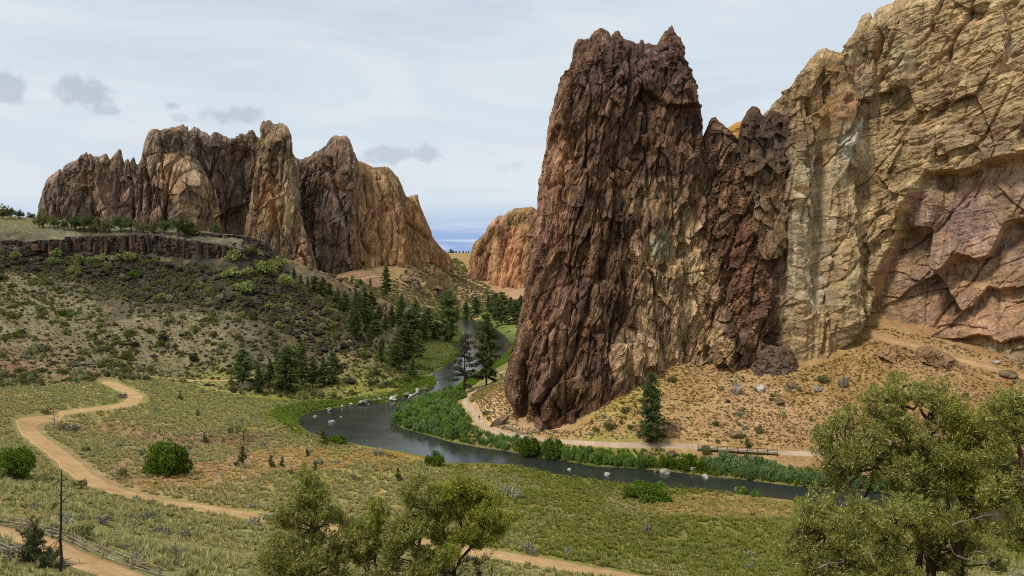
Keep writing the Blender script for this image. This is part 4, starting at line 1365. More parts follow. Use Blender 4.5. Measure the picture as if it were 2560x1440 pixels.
rock_body('grey_peak', [(720, 740), (732, 600), (735, 500), (735, 396)], [(900, 740), (890, 640), (886, 520), (888, 440), (895, 398)],
          [(735, 396), (742, 396), (752, 398), (762, 394), (776, 390), (786, 380), (796, 376), (806, 370), (818, 363), (821, 352), (828, 344), (836, 340), (842, 338), (850, 342), (858, 340), (866, 340), (872, 347), (877, 356), (882, 370), (884, 378), (890, 390), (895, 398)],
          [(720, 740), (800, 745), (900, 740)], [(720, 700), (900, 690)], 24, 190, 240,
          add_cracks(far_relief(701, 0.9, 0.06, 0.2), [[(830, 400), (838, 480), (868, 560), (874, 640)], [(738, 480), (760, 590), (790, 680)]]),
          far_col(701, (109, 90, 73), (130, 106, 83), (77, 68, 59), [(755, 460, 26, 90, (76, 68, 59), .9), (845, 430, 36, 70, (130, 100, 82), .8), (830, 580, 50, 90, (117, 96, 81), .6), (850, 550, 14, 30, (143, 139, 121), .6)]),
          M_FAR, root=45, lean=0.12, pw=6, jag=3, top_jag=2.5, seed=15, label='grey and pink domed peak right of the square topped pillar', cat='crag')
rock_body('orange_cliff', [(860, 740), (872, 640), (878, 540), (884, 450), (890, 402)], [(1140, 720), (1136, 690), (1130, 650)],
          [(890, 402), (900, 402), (912, 408), (922, 413), (935, 419), (948, 418), (960, 416), (972, 419), (980, 428), (986, 436), (994, 442), (1000, 455), (1006, 468), (1011, 482), (1018, 493), (1026, 490), (1034, 488), (1044, 486), (1046, 500), (1052, 520), (1060, 540), (1067, 556), (1075, 575), (1080, 590), (1088, 602), (1098, 614), (1110, 626), (1122, 634), (1130, 650)],
          [(860, 740), (960, 735), (1060, 720), (1140, 720)], [(850, 712), (880, 700), (1000, 730), (1130, 830)], 24, 280, 240,
          add_cracks(far_relief(721, 0.55, 0.04, 0.7), [[(876, 470), (873, 560), (872, 690)], [(910, 440), (925, 520), (905, 600), (930, 640)], [(1000, 470), (1012, 560), (1020, 600)], [(1015, 560), (1040, 575), (1066, 600)]], 5.0, 4.0),
          far_col(721, (137, 105, 73), (154, 121, 82), (112, 88, 63), [(960, 450, 60, 40, (124, 105, 74), .7), (905, 500, 26, 110, (118, 93, 67), .7), (1000, 560, 70, 70, (145, 108, 72), .6), (1020, 640, 80, 40, (148, 113, 74), .6), (1010, 480, 14, 40, (96, 80, 65), .7)]),
          M_FAR, root=45, lean=0.14, pw=7, jag=3, top_jag=2, seed=16, label='smooth orange rock face sloping down to the saddle', cat='crag')
rock_body('orange_crag', [(1148, 735), (1165, 700), (1172, 660), (1178, 628)], [(1430, 800), (1430, 650), (1430, 525)],
          [(1178, 628), (1183, 612), (1190, 602), (1200, 594), (1208, 588), (1213, 580), (1220, 566), (1230, 553), (1240, 545), (1248, 538), (1256, 540), (1266, 536), (1272, 528), (1280, 526), (1288, 521), (1300, 520), (1316, 518), (1328, 516), (1338, 522), (1350, 534), (1370, 530), (1430, 525)],
          [(1148, 735), (1240, 765), (1320, 785), (1430, 800)], [(1140, 880), (1200, 850), (1330, 805), (1430, 790)], 26, 220, 220,
          add_cracks(far_relief(741, 0.6, 0.1, 0.6), [[(1262, 540), (1270, 590), (1255, 660), (1250, 720)], [(1222, 640), (1212, 680), (1210, 715)], [(1296, 640), (1300, 700), (1310, 740)], [(1240, 560), (1220, 600), (1196, 640)]], 6.0, 4.0),
          far_col(741, (146, 112, 79), (166, 130, 93), (120, 94, 69), [(1220, 590, 40, 30, (132, 107, 74), .7), (1300, 540, 50, 26, (130, 107, 76), .7), (1285, 660, 40, 80, (163, 118, 86), .7), (1212, 690, 30, 40, (139, 103, 81), .6)]),
          M_FAR, root=45, lean=0.14, pw=7, jag=3, top_jag=2, seed=17, label='orange crag half hidden behind the dark tower', cat='crag')


# thin spires standing on the ridge
def spire(px, top, w, base, d, label, seed, lean=0):
    rock_body('rock_spire', [(px - w * .75, base), (px - w * .55 + lean * .4, (base + top) / 2), (px - w * .16 + lean, top + 3)], [(px + w * .75, base), (px + w * .5 + lean * .4, (base + top) / 2), (px + w * .18 + lean, top + 3)],
              [(px - w * .16 + lean, top + 3), (px + lean, top), (px + w * .18 + lean, top + 3)], [(px - w * .75, base), (px, base), (px + w * .75, base)], [(px - 30, d), (px + 30, d)], w * .35 * d / FPX, 20, 34,
              lambda V, Q, u, t: 1.6 * cells(V / np.array([4, 4, 9]), seed, .9) + .6 * fbm(V / 2, 2, seed=seed + 1),
              far_col(seed, (104, 86, 70), (128, 106, 84), (80, 68, 60)), M_FAR, lean=.05, pw=2.4, seed=seed, jag=1.0, label=label, cat='rock spire', edge_fade=.3)


for a_ in [(297, 373, 16, 440, 596, 'tallest leaning rock spire on the crag ridge', 961, 4), (319, 397, 9, 440, 598, 'short spire right of the tallest one', 962, 1), (333, 392, 11, 442, 598, 'second short spire before the dark crag', 963, 0), (265, 384, 12, 430, 598, 'knobbly spire left of the tallest one', 964, 0),
           (214, 379, 14, 430, 600, 'cluster point at the top of the left crag', 965, 2), (226, 384, 8, 425, 600, 'small tooth beside the left cluster point', 966, 0), (203, 388, 9, 430, 600, 'small tooth left of the cluster point', 967, 0), (150, 422, 10, 460, 602, 'little tooth on the left shoulder of the crag', 968, 0), (246, 390, 7, 425, 600, 'tiny tooth in the middle of the left crag', 969, 0),
           (457, 310, 12, 350, 650, 'pointed tooth on the dark crag top', 971, 0), (468, 314, 8, 350, 650, 'small tooth right of the pointed one on the dark crag', 972, 0), (486, 316, 14, 355, 650, 'rounded tooth on the dark crag top', 973, 0), (400, 324, 9, 360, 652, 'tiny tooth at the left of the dark crag top', 974, 0), (432, 317, 9, 355, 652, 'second tiny tooth on the dark crag top', 975, 0), (540, 329, 14, 365, 650, 'blunt tooth right of the middle on the dark crag', 976, 0), (628, 324, 12, 365, 648, 'horn shaped tooth beside the square pillar', 977, 3), (512, 329, 8, 360, 650, 'tiny point on the dark crag ridge', 978, 0), (603, 331, 9, 365, 648, 'tiny point left of the horn shaped tooth', 979, 0)]:
    spire(*a_)

# --- the basalt rim above the left hillside, each column a piece of its own
def basalt_relief(sd):
    def f(V, Q, u, t):
        return 1.8 * cells(np.stack([V[:, 0] / 2.2, V[:, 1] / 2.2, V[:, 2] / 7], 1), sd, 0.8) + 0.7 * fbm(V / 1.5, 3, 0.6, seed=sd + 3)
    return f


def basalt_col(V, Q, u, t, h):
    c = np.tile(np.array(lin(64, 54, 48)), (len(V), 1))
    c = mixc(c, sstep(0, 0.5, fbm(V / 3, 3, seed=803)), (86, 70, 60), 0.7)
    c = mixc(c, sstep(0.1, 0.5, fbm(V / 5, 3, seed=804)), (94, 66, 54), 0.5)
    top = sstep(0.985, 1.0, t)
    return mixc(c, top * sstep(-0.2, 0.2, fbm(V / 2, 2, seed=805)), (126, 116, 80), 0.9) * 1.1


COLUMN_MESH = []
for k in range(5):
    r = np.random.default_rng(900 + k)
    n = r.integers(5, 8)
    a = np.sort(np.linspace(0, 2 * np.pi, n, endpoint=False) + r.uniform(-.25, .25, n))
    zs = np.r_[0, np.sort(r.uniform(0.15, 0.9, 3)), 1.0]
    V = []
    for q, z in enumerate(zs):
        off = r.normal(0, 0.05, 2)
        rad = 0.5 * (1 + r.normal(0, 0.07, n)) * (0.94 if q == len(zs) - 1 else 1.0)
        V += [(math.cos(t) * e + off[0], math.sin(t) * e + off[1], z + (r.uniform(-.03, .03) if 0 < q else 0)) for t, e in zip(a, rad)]
    V = np.array(V)
    F4 = grid_faces(len(zs), n, True)
    cap = len(V)
    V = np.vstack([V, [[0, 0, 1.01]]])
    F3 = np.array([[cap - n + i, cap - n + (i + 1) % n, cap] for i in range(n)])
    base = np.array(lin(*[(72, 58, 50), (88, 68, 58), (62, 54, 50), (96, 72, 60), (70, 62, 56)][k])) * 1.1
    me = np_mesh('column', V, [F3, F4], np.tile(base, (len(V), 1)) * r.uniform(.75, 1.25, (len(V), 1)), smooth=False)
    me.materials.append(M_BASALT)
    COLUMN_MESH.append(me)


def rim(name, T, B, depth, W, label, cols, seed):
    L = [B[0], T[0]]
    R = [B[-1], T[-1]]
    n = int((T[-1][0] - T[0][0]) / 3)
    Bx = [(x, y + 14) for x, y in B]
    o = rock_body(name, [Bx[0], T[0]], [Bx[-1], T[-1]], T, Bx, depth, W, n, 26, basalt_relief(seed), basalt_col, M_BASALT, lean=0.06, pw=5, crest=16, seed=seed, top_jag=2.0, label=label, cat='rim rock')
    if cols:
        r = np.random.default_rng(seed)
        x = T[0][0] + 3
        while x < T[-1][0] - 4:
            w = r.choice([5.5, 7, 9, 13, 17], p=[.2, .25, .25, .2, .1])
            yt = np.interp(x, [p[0] for p in T], [p[1] for p in T]) + r.gamma(1.2, 5.0)
            yb = np.interp(x, [p[0] for p in B], [p[1] for p in B]) + r.uniform(0, 6)
            if r.uniform() < 0.42:
                x += w * 0.8
                continue
            d = np.interp(x, [p[0] for p in depth], [p[1] for p in depth]) + r.uniform(-2.0, 1.4)
            p0 = at_d(x, yb, d)
            p1 = at_d(x, yt, d)
            c = add('column', COLUMN_MESH[int(r.integers(5))], None, o)
            c.location = Vector(p0) - o.location
            s = w / FPX * d * 1.15
            c.scale = (s, s * r.uniform(.8, 1.1), (p1[2] - p0[2]) * r.choice([1.0, 1.0, .8, .6]))
            c.rotation_euler = (r.normal(0, .05), r.normal(0, .06), r.uniform(0, 6.28))
            x += w
    return o


rim('rim_rock', [(170, 592), (230, 588), (300, 586), (377, 584), (430, 592), (480, 600), (530, 606), (575, 614), (610, 622), (640, 630)],
    [(170, 624), (230, 628), (300, 632), (377, 640), (420, 655), (455, 672), (520, 676), (575, 676), (610, 665), (640, 650)],
    [(160, 398), (377, 396), (500, 390), (640, 396)], 8, 'dark columnar basalt rimrock with grassy sloping top edge', True, 811)
rim('rim_rock', [(60, 606), (90, 600), (130, 598), (176, 597)], [(60, 622), (100, 626), (140, 630), (176, 632)], [(50, 394), (180, 393)], 6,
    'low step of black basalt at the left end of the rimrock', True, 821)
rim('rim_rock', [(470, 584), (520, 582), (580, 586), (630, 592), (660, 602), (672, 616)], [(470, 604), (520, 606), (580, 612), (630, 626), (660, 640), (672, 646)], [(470, 414), (672, 410)], 7,
    'upper back step of dark basalt above the sloping rimrock', True, 831)

rim('rim_rock', [(-120, 612), (-60, 606), (0, 602), (30, 598), (66, 604)], [(-120, 634), (-60, 630), (0, 628), (30, 626), (66, 626)], [(-120, 390), (70, 394)], 6,
    'broken black basalt ledge at the left edge of the picture', True, 841)

# --- other outcrops
def outcrop(name, L, R, T, B, depth, W, cols, label, seed, mat=None, amp=1.0, nu=60, nt=50, lean=0.15):
    rock_body(name, L, R, T, B, depth, W, nu, nt,
              lambda V, Q, u, t: amp * (2.6 * cells(V / np.array([7, 7, 9]) / amp, seed, 0.9) + 1.5 * cells(V / np.array([3, 3, 4]) / amp, seed + 4, 1.0) + 0.8 * fbm(V / 2.2, 3, 0.6, seed=seed + 1)),
              lambda V, Q, u, t, h: mixc(mixc(np.tile(np.array(lin(*cols[0])), (len(V), 1)), sstep(0, .5, fbm(V / 5, 3, seed=seed + 2)), cols[1], .7), sstep(0, .5, fbm(V / 9, 3, seed=seed + 3)), cols[2], .6) * RG,
              mat or M_FAR, lean=lean, pw=2.3, jag=2, top_jag=2, seed=seed, label=label, cat='rock outcrop')


outcrop('rock_outcrop', [(938, 850), (942, 800), (945, 758)], [(978, 850), (974, 800), (968, 758)], [(945, 758), (950, 753), (958, 752), (964, 755), (968, 758)], [(938, 850), (958, 852), (978, 850)],
        [(930, 500), (980, 500)], 7, [(124, 96, 82), (142, 112, 94), (104, 80, 70)], 'pinkish rock stub standing among the riverside pines', 851, amp=0.6, nu=40, nt=60, lean=0.08)
outcrop('rock_outcrop', [(975, 785), (985, 735), (990, 712)], [(1072, 790), (1062, 730), (1045, 700)], [(990, 712), (1000, 700), (1012, 696), (1025, 692), (1036, 690), (1045, 700)], [(975, 785), (1020, 790), (1072, 790)],
        [(970, 688), (1070, 698)], 14, [(110, 90, 72), (128, 104, 80), (88, 74, 64)], 'grey brown knoll below the smooth orange cliff', 861)
outcrop('rock_outcrop', [(1072, 730), (1080, 712), (1086, 702)], [(1118, 722), (1114, 705), (1110, 692)], [(1086, 702), (1094, 698), (1103, 692), (1110, 692)], [(1072, 730), (1095, 730), (1118, 722)],
        [(1070, 772), (1120, 790)], 10, [(128, 100, 78), (144, 114, 84), (96, 80, 66)], 'tilted brown outcrop on the slope under the saddle', 871)
outcrop('rock_outcrop', [(1076, 745), (1080, 730), (1084, 718)], [(1116, 740), (1114, 728), (1108, 720)], [(1084, 718), (1092, 714), (1100, 718), (1108, 720)], [(1076, 745), (1095, 746), (1116, 740)],
        [(1070, 735), (1120, 745)], 8, [(122, 96, 74), (140, 112, 82), (96, 78, 66)], 'rounded brown outcrop low on the slope under the saddle', 876)
outcrop('rock_outcrop', [(2195, 888), (2205, 875), (2212, 868)], [(2262, 915), (2258, 900), (2250, 884)], [(2212, 868), (2225, 866), (2240, 870), (2250, 884)], [(2195, 888), (2230, 905), (2262, 915)],
        [(2190, 240), (2270, 236)], 3, [(140, 110, 80), (158, 126, 92), (108, 84, 66)], 'tan broken ledge just below the cliff path start', 881, M_TAN, 0.5)
outcrop('rock_outcrop', [(2285, 895), (2290, 880), (2296, 868)], [(2425, 950), (2420, 932), (2410, 918)], [(2296, 868), (2320, 866), (2350, 880), (2375, 892), (2395, 905), (2410, 918)], [(2285, 895), (2350, 920), (2425, 950)],
        [(2280, 236), (2430, 226)], 4, [(122, 98, 72), (146, 116, 84), (92, 74, 60)], 'long brown rock ledge below the cliff path', 886, M_TAN, 0.6)

# ------------------------------------------------------------------ plants
M_BARK = plain_mat('bark', lin(60, 46, 38), lin(96, 72, 56), 6.0, (1, 1, .3))
M_DEAD = plain_mat('dead_wood', lin(96, 88, 80), lin(150, 140, 128), 6.0, (1, 1, .3))
M_CHAR = plain_mat('charred_wood', lin(30, 28, 27), lin(62, 56, 52), 5.0, (1, 1, .3))
M_PINE = leaf_mat('pine_needles', lin(70, 84, 50), lin(122, 132, 78), None, 0.35, 0.3)
M_FIR = leaf_mat('dark_needles', lin(62, 78, 54), lin(104, 118, 80), None, 0.25, 0.3)
M_JUN = leaf_mat('juniper_leaf', lin(110, 116, 56), lin(178, 176, 96), lin(208, 198, 128), 0.15, 0.35)
M_JUNY = leaf_mat('juniper_yellow', lin(108, 116, 46), lin(178, 178, 80), lin(206, 196, 106), 0.15, 0.35)
M_JUND = leaf_mat('juniper_dark', lin(76, 82, 54), lin(124, 128, 84), None, 0.2, 0.3)
M_WILL = leaf_mat('willow_leaf', lin(84, 116, 46), lin(146, 172, 82), lin(170, 188, 120), 0.35, 0.4)
M_WILLB = leaf_mat('willow_blue', lin(92, 118, 66), lin(146, 166, 106), lin(176, 192, 144), 0.25, 0.4)
M_BUSH = leaf_mat('bush_leaf', lin(62, 86, 28), lin(120, 140, 52), None, 0.15, 0.4)
M_SAGE = leaf_mat('sage_leaf', lin(132, 132, 104), lin(182, 180, 146), lin(200, 198, 168), 0.3, 0.3)
M_SHRUB = leaf_mat('shrub_leaf', lin(112, 122, 62), lin(168, 172, 104), lin(190, 190, 136), 0.35, 0.35)
M_OLIVE = leaf_mat('olive_shrub_leaf', lin(94, 98, 58), lin(146, 142, 88), None, 0.35, 0.35)
M_TUFT = leaf_mat('bunchgrass', lin(154, 149, 94), lin(190, 182, 124), lin(212, 202, 150), 0.22, 0.4)
M_DRY = leaf_mat('dry_grass', lin(182, 156, 98), lin(212, 186, 124), None, 0.2, 0.4)
M_GREEN = leaf_mat('green_grass', lin(122, 130, 56), lin(158, 160, 80), lin(178, 172, 100), 0.22, 0.4)
M_TWIG = leaf_mat('grey_twigs', lin(112, 100, 90), lin(150, 138, 126), None, 0.3, 0.1)


def rot_limb(p0, az, el, length, n, bend, r):
    """a wandering limb"""
    pts = [np.array(p0, float)]
    for i in range(n):
        az += r.normal(0, bend)
        el += r.normal(0, bend * 0.6)
        d = np.array([math.cos(az) * math.cos(el), math.sin(az) * math.cos(el), math.sin(el)])
        pts.append(pts[-1] + d * length / n)
    return np.array(pts)


def pine(seed, h=18.0, spread=0.17, bare=0.12, dens=1.0, lean=0.0, taper=0.85, leaf=0.75):
    r = np.random.default_rng(seed)
    tr, cr = Geo(), Geo()
    n = 10
    zs = np.linspace(0, h * 0.97, n)
    wob = np.cumsum(r.normal(0, 0.05, (n, 2)), 0) * h / 18
    spine = np.stack([wob[:, 0] + lean * zs, wob[:, 1], zs], 1)
    tr.tube(spine, np.linspace(h * 0.018, h * 0.004, n), 7)
    zb = bare * h
    nb = int(75 * dens)
    pts, outs = [], []
    for k in range(nb):
        f = (k + r.uniform()) / nb
        z = zb + (h - zb) * f ** 0.9
        p0 = np.array([np.interp(z, zs, spine[:, i]) for i in range(3)])
        L = h * spread * ((1 - f) ** taper * 1.05 + 0.07) * r.uniform(0.4, 1.2) * (0.6 + 0.4 * min(1, f / 0.18))
        az = k * 2.4 + r.normal(0, 0.4)
        el = 0.3 - 0.4 * (1 - f) + r.normal(0, 0.2)
        lb = rot_limb(p0, az, el, L, 3, 0.12, r)
        if L > 0.8:
            tr.tube(lb, np.linspace(0.05, 0.02, 4) * h / 18, 3)
        m = max(3, int(L * 5.5))
        tt = r.uniform(0.25, 1.05, m)
        c = np.stack([np.interp(tt, np.linspace(0, 1, 4), lb[:, i]) for i in range(3)], 1)
        q = 7
        c = np.repeat(c, q, 0) + r.normal(0, 1, (m * q, 3)) * np.array([0.34, 0.34, 0.24]) * (h / 18) ** .5
        pts.append(c)
        outs.append(np.tile([math.cos(az) * 0.8, math.sin(az) * 0.8, 0.5], (len(c), 1)))
    top = spine[-1] + r.normal(0, 1, (40, 3)) * np.array([0.18, 0.18, 0.5])
    pts.append(top)
    outs.append(np.tile([0, 0, 1.0], (40, 1)))
    cr.leaves(np.concatenate(pts), leaf * (h / 18) ** .5, 0.28, r, 0.0, np.concatenate(outs))
    return tr.mesh('trunk', True), cr.mesh('crown')


def juniper(seed, lobes, trunk, r_trunk, n_leaf, leaf=0.26, clump=0.42, tw=40, per_clump=56):
    """lobes: (x, y, z, rx, rz) foliage masses; trunk: list of spines"""
    r = np.random.default_rng(seed)
    tr, cr = Geo(), Geo()
    for sp, rad in trunk:
        sp = np.array(sp, float)
        p = smooth_line(sp, 14, 1)
        p[1:-1] += r.normal(0, 0.05, (12, 3))
        tr.tube(p, np.linspace(rad, rad * 0.35, 14), 8)
    allsp = np.concatenate([resample(np.array(sp, float), 20) for sp, _ in trunk])
    vol = np.array([l[3] ** 2 * l[4] for l in lobes]) ** 0.75
    cnt = (n_leaf * vol / vol.sum()).astype(int)
    for (x, y, z, rx, rz), nl in zip(lobes, cnt):
        c0 = np.array([x, y, z])
        a = allsp[np.argmin(((allsp - c0) * np.array([1, 1, 1.4])) @ np.ones(3) ** 2 * 0 + np.linalg.norm(allsp - (c0 - [0, 0, rz * .8]), axis=1))]
        mid = (a + c0) / 2 + r.normal(0, 0.25, 3)
        tr.tube(smooth_line([a, mid, c0], 7, 1), np.linspace(r_trunk * 0.4, 0.03, 7), 5)
        nc = max(4, nl // per_clump)
        d = r.normal(size=(nc, 3))
        d /= np.linalg.norm(d, axis=1)[:, None]
        rad = r.uniform(0.15, 1.1, (nc, 1)) ** 0.5
        d[:, 2] = d[:, 2] * 0.9 + 0.1
        cc = c0 + d * rad * np.array([rx, rx, rz])
        for q in range(min(nc, tw // 4 + 1)):
            tr.tube([c0 + (cc[q] - c0) * 0.15, (c0 + cc[q]) / 2 + r.normal(0, 0.08, 3), cc[q]], [0.035, 0.025, 0.012], 3)
        per = max(6, nl // nc)
        s = clump * r.uniform(0.6, 1.3, (nc, 1, 1))
        ax = d * 0.8 + np.array([0, 0, 0.7]) + r.normal(0, .25, (nc, 3))
        ax /= np.linalg.norm(ax, axis=1)[:, None]
        f = r.uniform(-.5, 1.0, (nc, per, 1))
        g = ax[:, None] * f * s * 1.3 + r.normal(0, 1, (nc, per, 3)) * s * .34 * (1.1 - np.clip(f, 0, 1) * .75)
        P = (cc[:, None] + g).reshape(-1, 3)
        cr.leaves(P, leaf * 1.15, 0.2, r, 0.0, np.repeat(ax * 1.5, per, 0))
    return tr, cr


def tree(name, meshes, mats, loc, scale=1.0, rz=0.0, label=None, cat='tree', group=None):
    e = bpy.data.objects.new(name, None)
    COL.objects.link(e)
    e.empty_display_size = 0.3
    e.location = loc
    e.rotation_euler[2] = rz
    e.scale = (scale,) * 3 if np.isscalar(scale) else scale
    for part, me, mt in zip(('trunk', 'crown'), meshes, mats):
        if me is None:
            continue
        if not me.materials:
            me.materials.append(mt)
        o = bpy.data.objects.new(part, me)
        COL.objects.link(o)
        o.parent = e
    tag(e, label, cat, group)
    return e


PINES = [pine(1, spread=.24, taper=.62, bare=.1, dens=1.1), pine(2, spread=0.29, bare=0.08, taper=0.5, dens=1.25), pine(3, spread=0.21, bare=0.2, taper=.6), pine(4, spread=0.32, bare=0.05, taper=0.5, dens=1.4), pine(5, spread=0.21, bare=0.04, taper=.85, dens=1.2)]
PINE_SPARSE = pine(6, spread=0.3, bare=0.15, dens=0.5, taper=.5)


def m_per_px(p):
    return p[1] / FPX / math.cos(PITCH)


def plant_pine(px, base, top, kind, label, group, dmin=0, wide=1.0, mats=(M_BARK, M_PINE), meshes=None, d=None, name='pine_tree'):
    p = hit(px, base, dmin) if d is None else at_d(px, base, d)
    if d is not None:
        p = np.array([p[0], p[1], land(p[0], p[1])[0] - 0.3])
    h = (base - top) * m_per_px(p) * 1.1
    s = h / 18.0
    ms = meshes or PINES[kind % 5]
    return tree(name, ms, mats, p - np.array([0, 0, 0.15]), (s * wide, s * wide, s), px * 1.7, label, 'tree', group)


# grove below the scree on the left bank
G = 'pines on the left bank meadow'
for i, (px, b, t, k, lb) in enumerate([
        (609, 965, 880, 1, 'round topped pine at the left end of the meadow grove'), (646, 983, 917, 4, 'short dark pine standing forward in the meadow grove'), (676, 962, 902, 2, 'thin young pine behind the short dark one in the meadow grove'),
        (716, 977, 876, 3, 'biggest bushy dark pine in the middle of the meadow grove'), (754, 955, 864, 0, 'tall pine rising behind the biggest bushy pine'), (783, 970, 896, 2, 'light green thin pine right of the bushy pine'),
        (808, 963, 898, 0, 'middle of three slim pines at the right of the meadow grove'), (832, 962, 888, 1, 'rightmost pine of the meadow grove')]):
    plant_pine(px, b, t, k, lb, G, wide=[1.2, 1.1, 1, 1.15, 1.1, 1.1, 1, 1.1][i])
G = 'pines along the river upstream'
for i, (px, b, t, k, lb) in enumerate([
        (952, 904, 864, 4, 'small cone shaped pine alone at the hill foot'), (990, 922, 868, 1, 'low pine at the left foot of the river cluster'), (1010, 916, 819, 1, 'broad pine in front of the river cluster'), (1032, 946, 896, 4, 'small dark pine beside the grey boulders near the bank'),
        (1046, 898, 830, 0, 'pine at the right shoulder of the river cluster'), (1118, 856, 739, 3, 'very large dense dark pine beside the far river'), (1089, 850, 806, 1, 'pale willowy pine left of the very large one'), (1040, 842, 757, 0, 'tall pine in the back of the river cluster'),
        (1003, 834, 747, 2, 'tall slim pine at the back left of the river cluster'), (1070, 822, 774, 3, 'rounded pine behind the river cluster'), (980, 824, 768, 0, 'pine beside the pinkish rock stub'), (1025, 848, 780, 3, 'bushy pine inside the river cluster'), (1060, 852, 790, 0, 'pine between the cluster and the very large pine')]):
    plant_pine(px, b, t, k, lb, G, wide=[1.1, 1.3, 1.25, 1.2, 1.2, 1.0, 1.2, 1.05, 1, 1.3, 1, 1.2, 1.1][i])
G = 'pines on the gully side of the spur'
for i, (px, b, t, k, lb) in enumerate([
        (881, 852, 772, 2, 'tall thin pine on the spur edge'), (890, 850, 780, 2, 'second thin pine on the spur edge'), (924, 872, 826, 0, 'pine lower on the spur edge above the river'),
        (808, 748, 698, 1, 'dark bushy pine highest on the spur edge'), (824, 750, 710, 3, 'low bushy pine beside the highest spur pine'), (862, 782, 730, 1, 'bushy pine midway down the spur edge'), (845, 765, 722, 4, 'narrow pine midway down the spur edge'),
        (912, 778, 723, 0, 'pine in the gully behind the spur'), (928, 795, 736, 1, 'fuller pine in the gully behind the spur'), (900, 790, 735, 4, 'slim pine in the gully left of the fuller pine'), (890, 775, 728, 0, 'pine at the top of the gully')]):
    plant_pine(px, b, t, k, lb, G)
rg = np.random.default_rng(12)
for i, (px, b) in enumerate([(735, 700), (752, 712), (770, 720), (786, 733), (800, 742), (838, 762), (852, 778), (872, 790), (880, 800), (905, 806), (920, 812), (938, 816), (895, 822), (875, 812), (940, 840), (915, 835), (955, 880), (985, 905), (965, 826), (948, 800)]):
    plant_pine(px, b, b - rg.uniform(22, 44), int(rg.integers(5)), ('upper' if b < 760 else 'middle' if b < 815 else 'lower') + ' small gully pine ' + ['crowding', 'darkening', 'filling', 'dotting'][i % 4] + ' the shaded side of the spur', G, wide=rg.uniform(1, 1.4))
G = 'pines below the orange cliff'
for i, (px, b, t, k, lb) in enumerate([(966, 755, 685, 0, 'lone tall dark pine below the orange cliff'), (902, 720, 700, 3, 'small round pine left of the lone tall pine'), (926, 716, 695, 4, 'small pointed pine between round and lone pine'),
                                       (880, 712, 690, 4, 'thin little pine on the slope under the grey peak'), (840, 705, 684, 2, 'thin snag like pine under the grey peak'), (907, 672, 652, 3, 'little pine on the ledge of the orange cliff foot')]):
    plant_pine(px, b, t, k, lb, G, dmin=600, mats=(M_BARK, M_FIR))
G = 'pines on the far bank'
for i, (px, b, t, k, lb) in enumerate([
        (1142, 772, 741, 4, 'leftmost small pine of the far bank row'), (1165, 781, 737, 0, 'second pine of the far bank row'), (1190, 781, 741, 1, 'third pine of the far bank row'), (1221, 779, 743, 0, 'fourth pine of the far bank row'),
        (1239, 800, 741, 3, 'large pine at the left of the far bank thicket'), (1255, 812, 737, 1, 'tallest pine of the far bank thicket'), (1277, 785, 746, 0, 'back pine of the far bank thicket'), (1288, 812, 755, 1, 'front pine of the far bank thicket'),
        (1305, 804, 746, 3, 'pine of the thicket next to the tower'), (1302, 836, 800, 1, 'low pine in front of the thicket by the tower foot'), (1316, 792, 752, 0, 'pine half hidden by the tower')]):
    plant_pine(px, b, t, k, lb, G, dmin=450, mats=(M_BARK, M_FIR), wide=1.15)
plant_pine(1216, 962, 800, 1, 'big dark pine by the water left of the tower', None, mats=(M_BARK, M_FIR), wide=.78)
plant_pine(1160, 982, 848, 0, 'thin leaning sparse pine hanging over the river', None, meshes=PINE_SPARSE, wide=1.15, mats=(M_BARK, leaf_mat('grey_needles', lin(70, 74, 58), lin(116, 116, 92), None, .2, .25)))
plant_pine(1628, 1107, 946, 4, 'lone conifer beside the trail on the dry talus', None, mats=(M_BARK, leaf_mat('talus_needles', lin(80, 90, 58), lin(134, 140, 92), None, .2, .3)), wide=1.2)

# shrub junipers on the rim and small ones in the meadow
SMALLJ = []
for k in range(4):
    r = np.random.default_rng(70 + k)
    lob = [(r.normal(0, .9), r.normal(0, .9), 1.2 + r.uniform(0, 2.8), r.uniform(.7, 1.3), r.uniform(.7, 1.2)) for _ in range(9)] + [(0, 0, 2.2, 1.5, 1.7), (0, 0, 3.9, .8, 1.0)]
    tr_, cr_ = juniper(80 + k, lob, [([(0, 0, -.2), (r.normal(0, .2), r.normal(0, .2), 2.5), (0, 0, 4.0)], .18)], .18, 3600, .42, .5, 3)
    SMALLJ.append((tr_.mesh('trunk', True), cr_.mesh('crown')))
CONEJ = []
for k in range(3):
    r = np.random.default_rng(170 + k)
    lob = [(r.normal(0, .5) * (1 - z / 5), r.normal(0, .5) * (1 - z / 5), z, 1.15 * (1 - z / 5.6) + .15, .7) for z in np.linspace(.5, 4.6, 11)]
    tr_, cr_ = juniper(180 + k, lob, [([(0, 0, -.2), (0, 0, 2.5), (0, 0, 4.6)], .13)], .12, 3000, .36, .35, 3)
    CONEJ.append((tr_.mesh('trunk', True), cr_.mesh('crown')))


def plant_juniper(px, base, top, kind, label, group, dmin=0, wide=1.0, meshes=None, mats=(M_BARK, M_JUND), cat='tree', name='juniper_tree'):
    p = hit(px, base, dmin)
    ms = (meshes or SMALLJ)[kind % len(meshes or SMALLJ)]
    s = (base - top) * m_per_px(p) / 5.0 * (1.02 if group == 'junipers on the plateau above the rimrock' else 1.0)
    return tree(name, ms, mats, p - np.array([0, 0, .1]), (s * wide, s * wide, s), px * 0.77, label, cat, group)


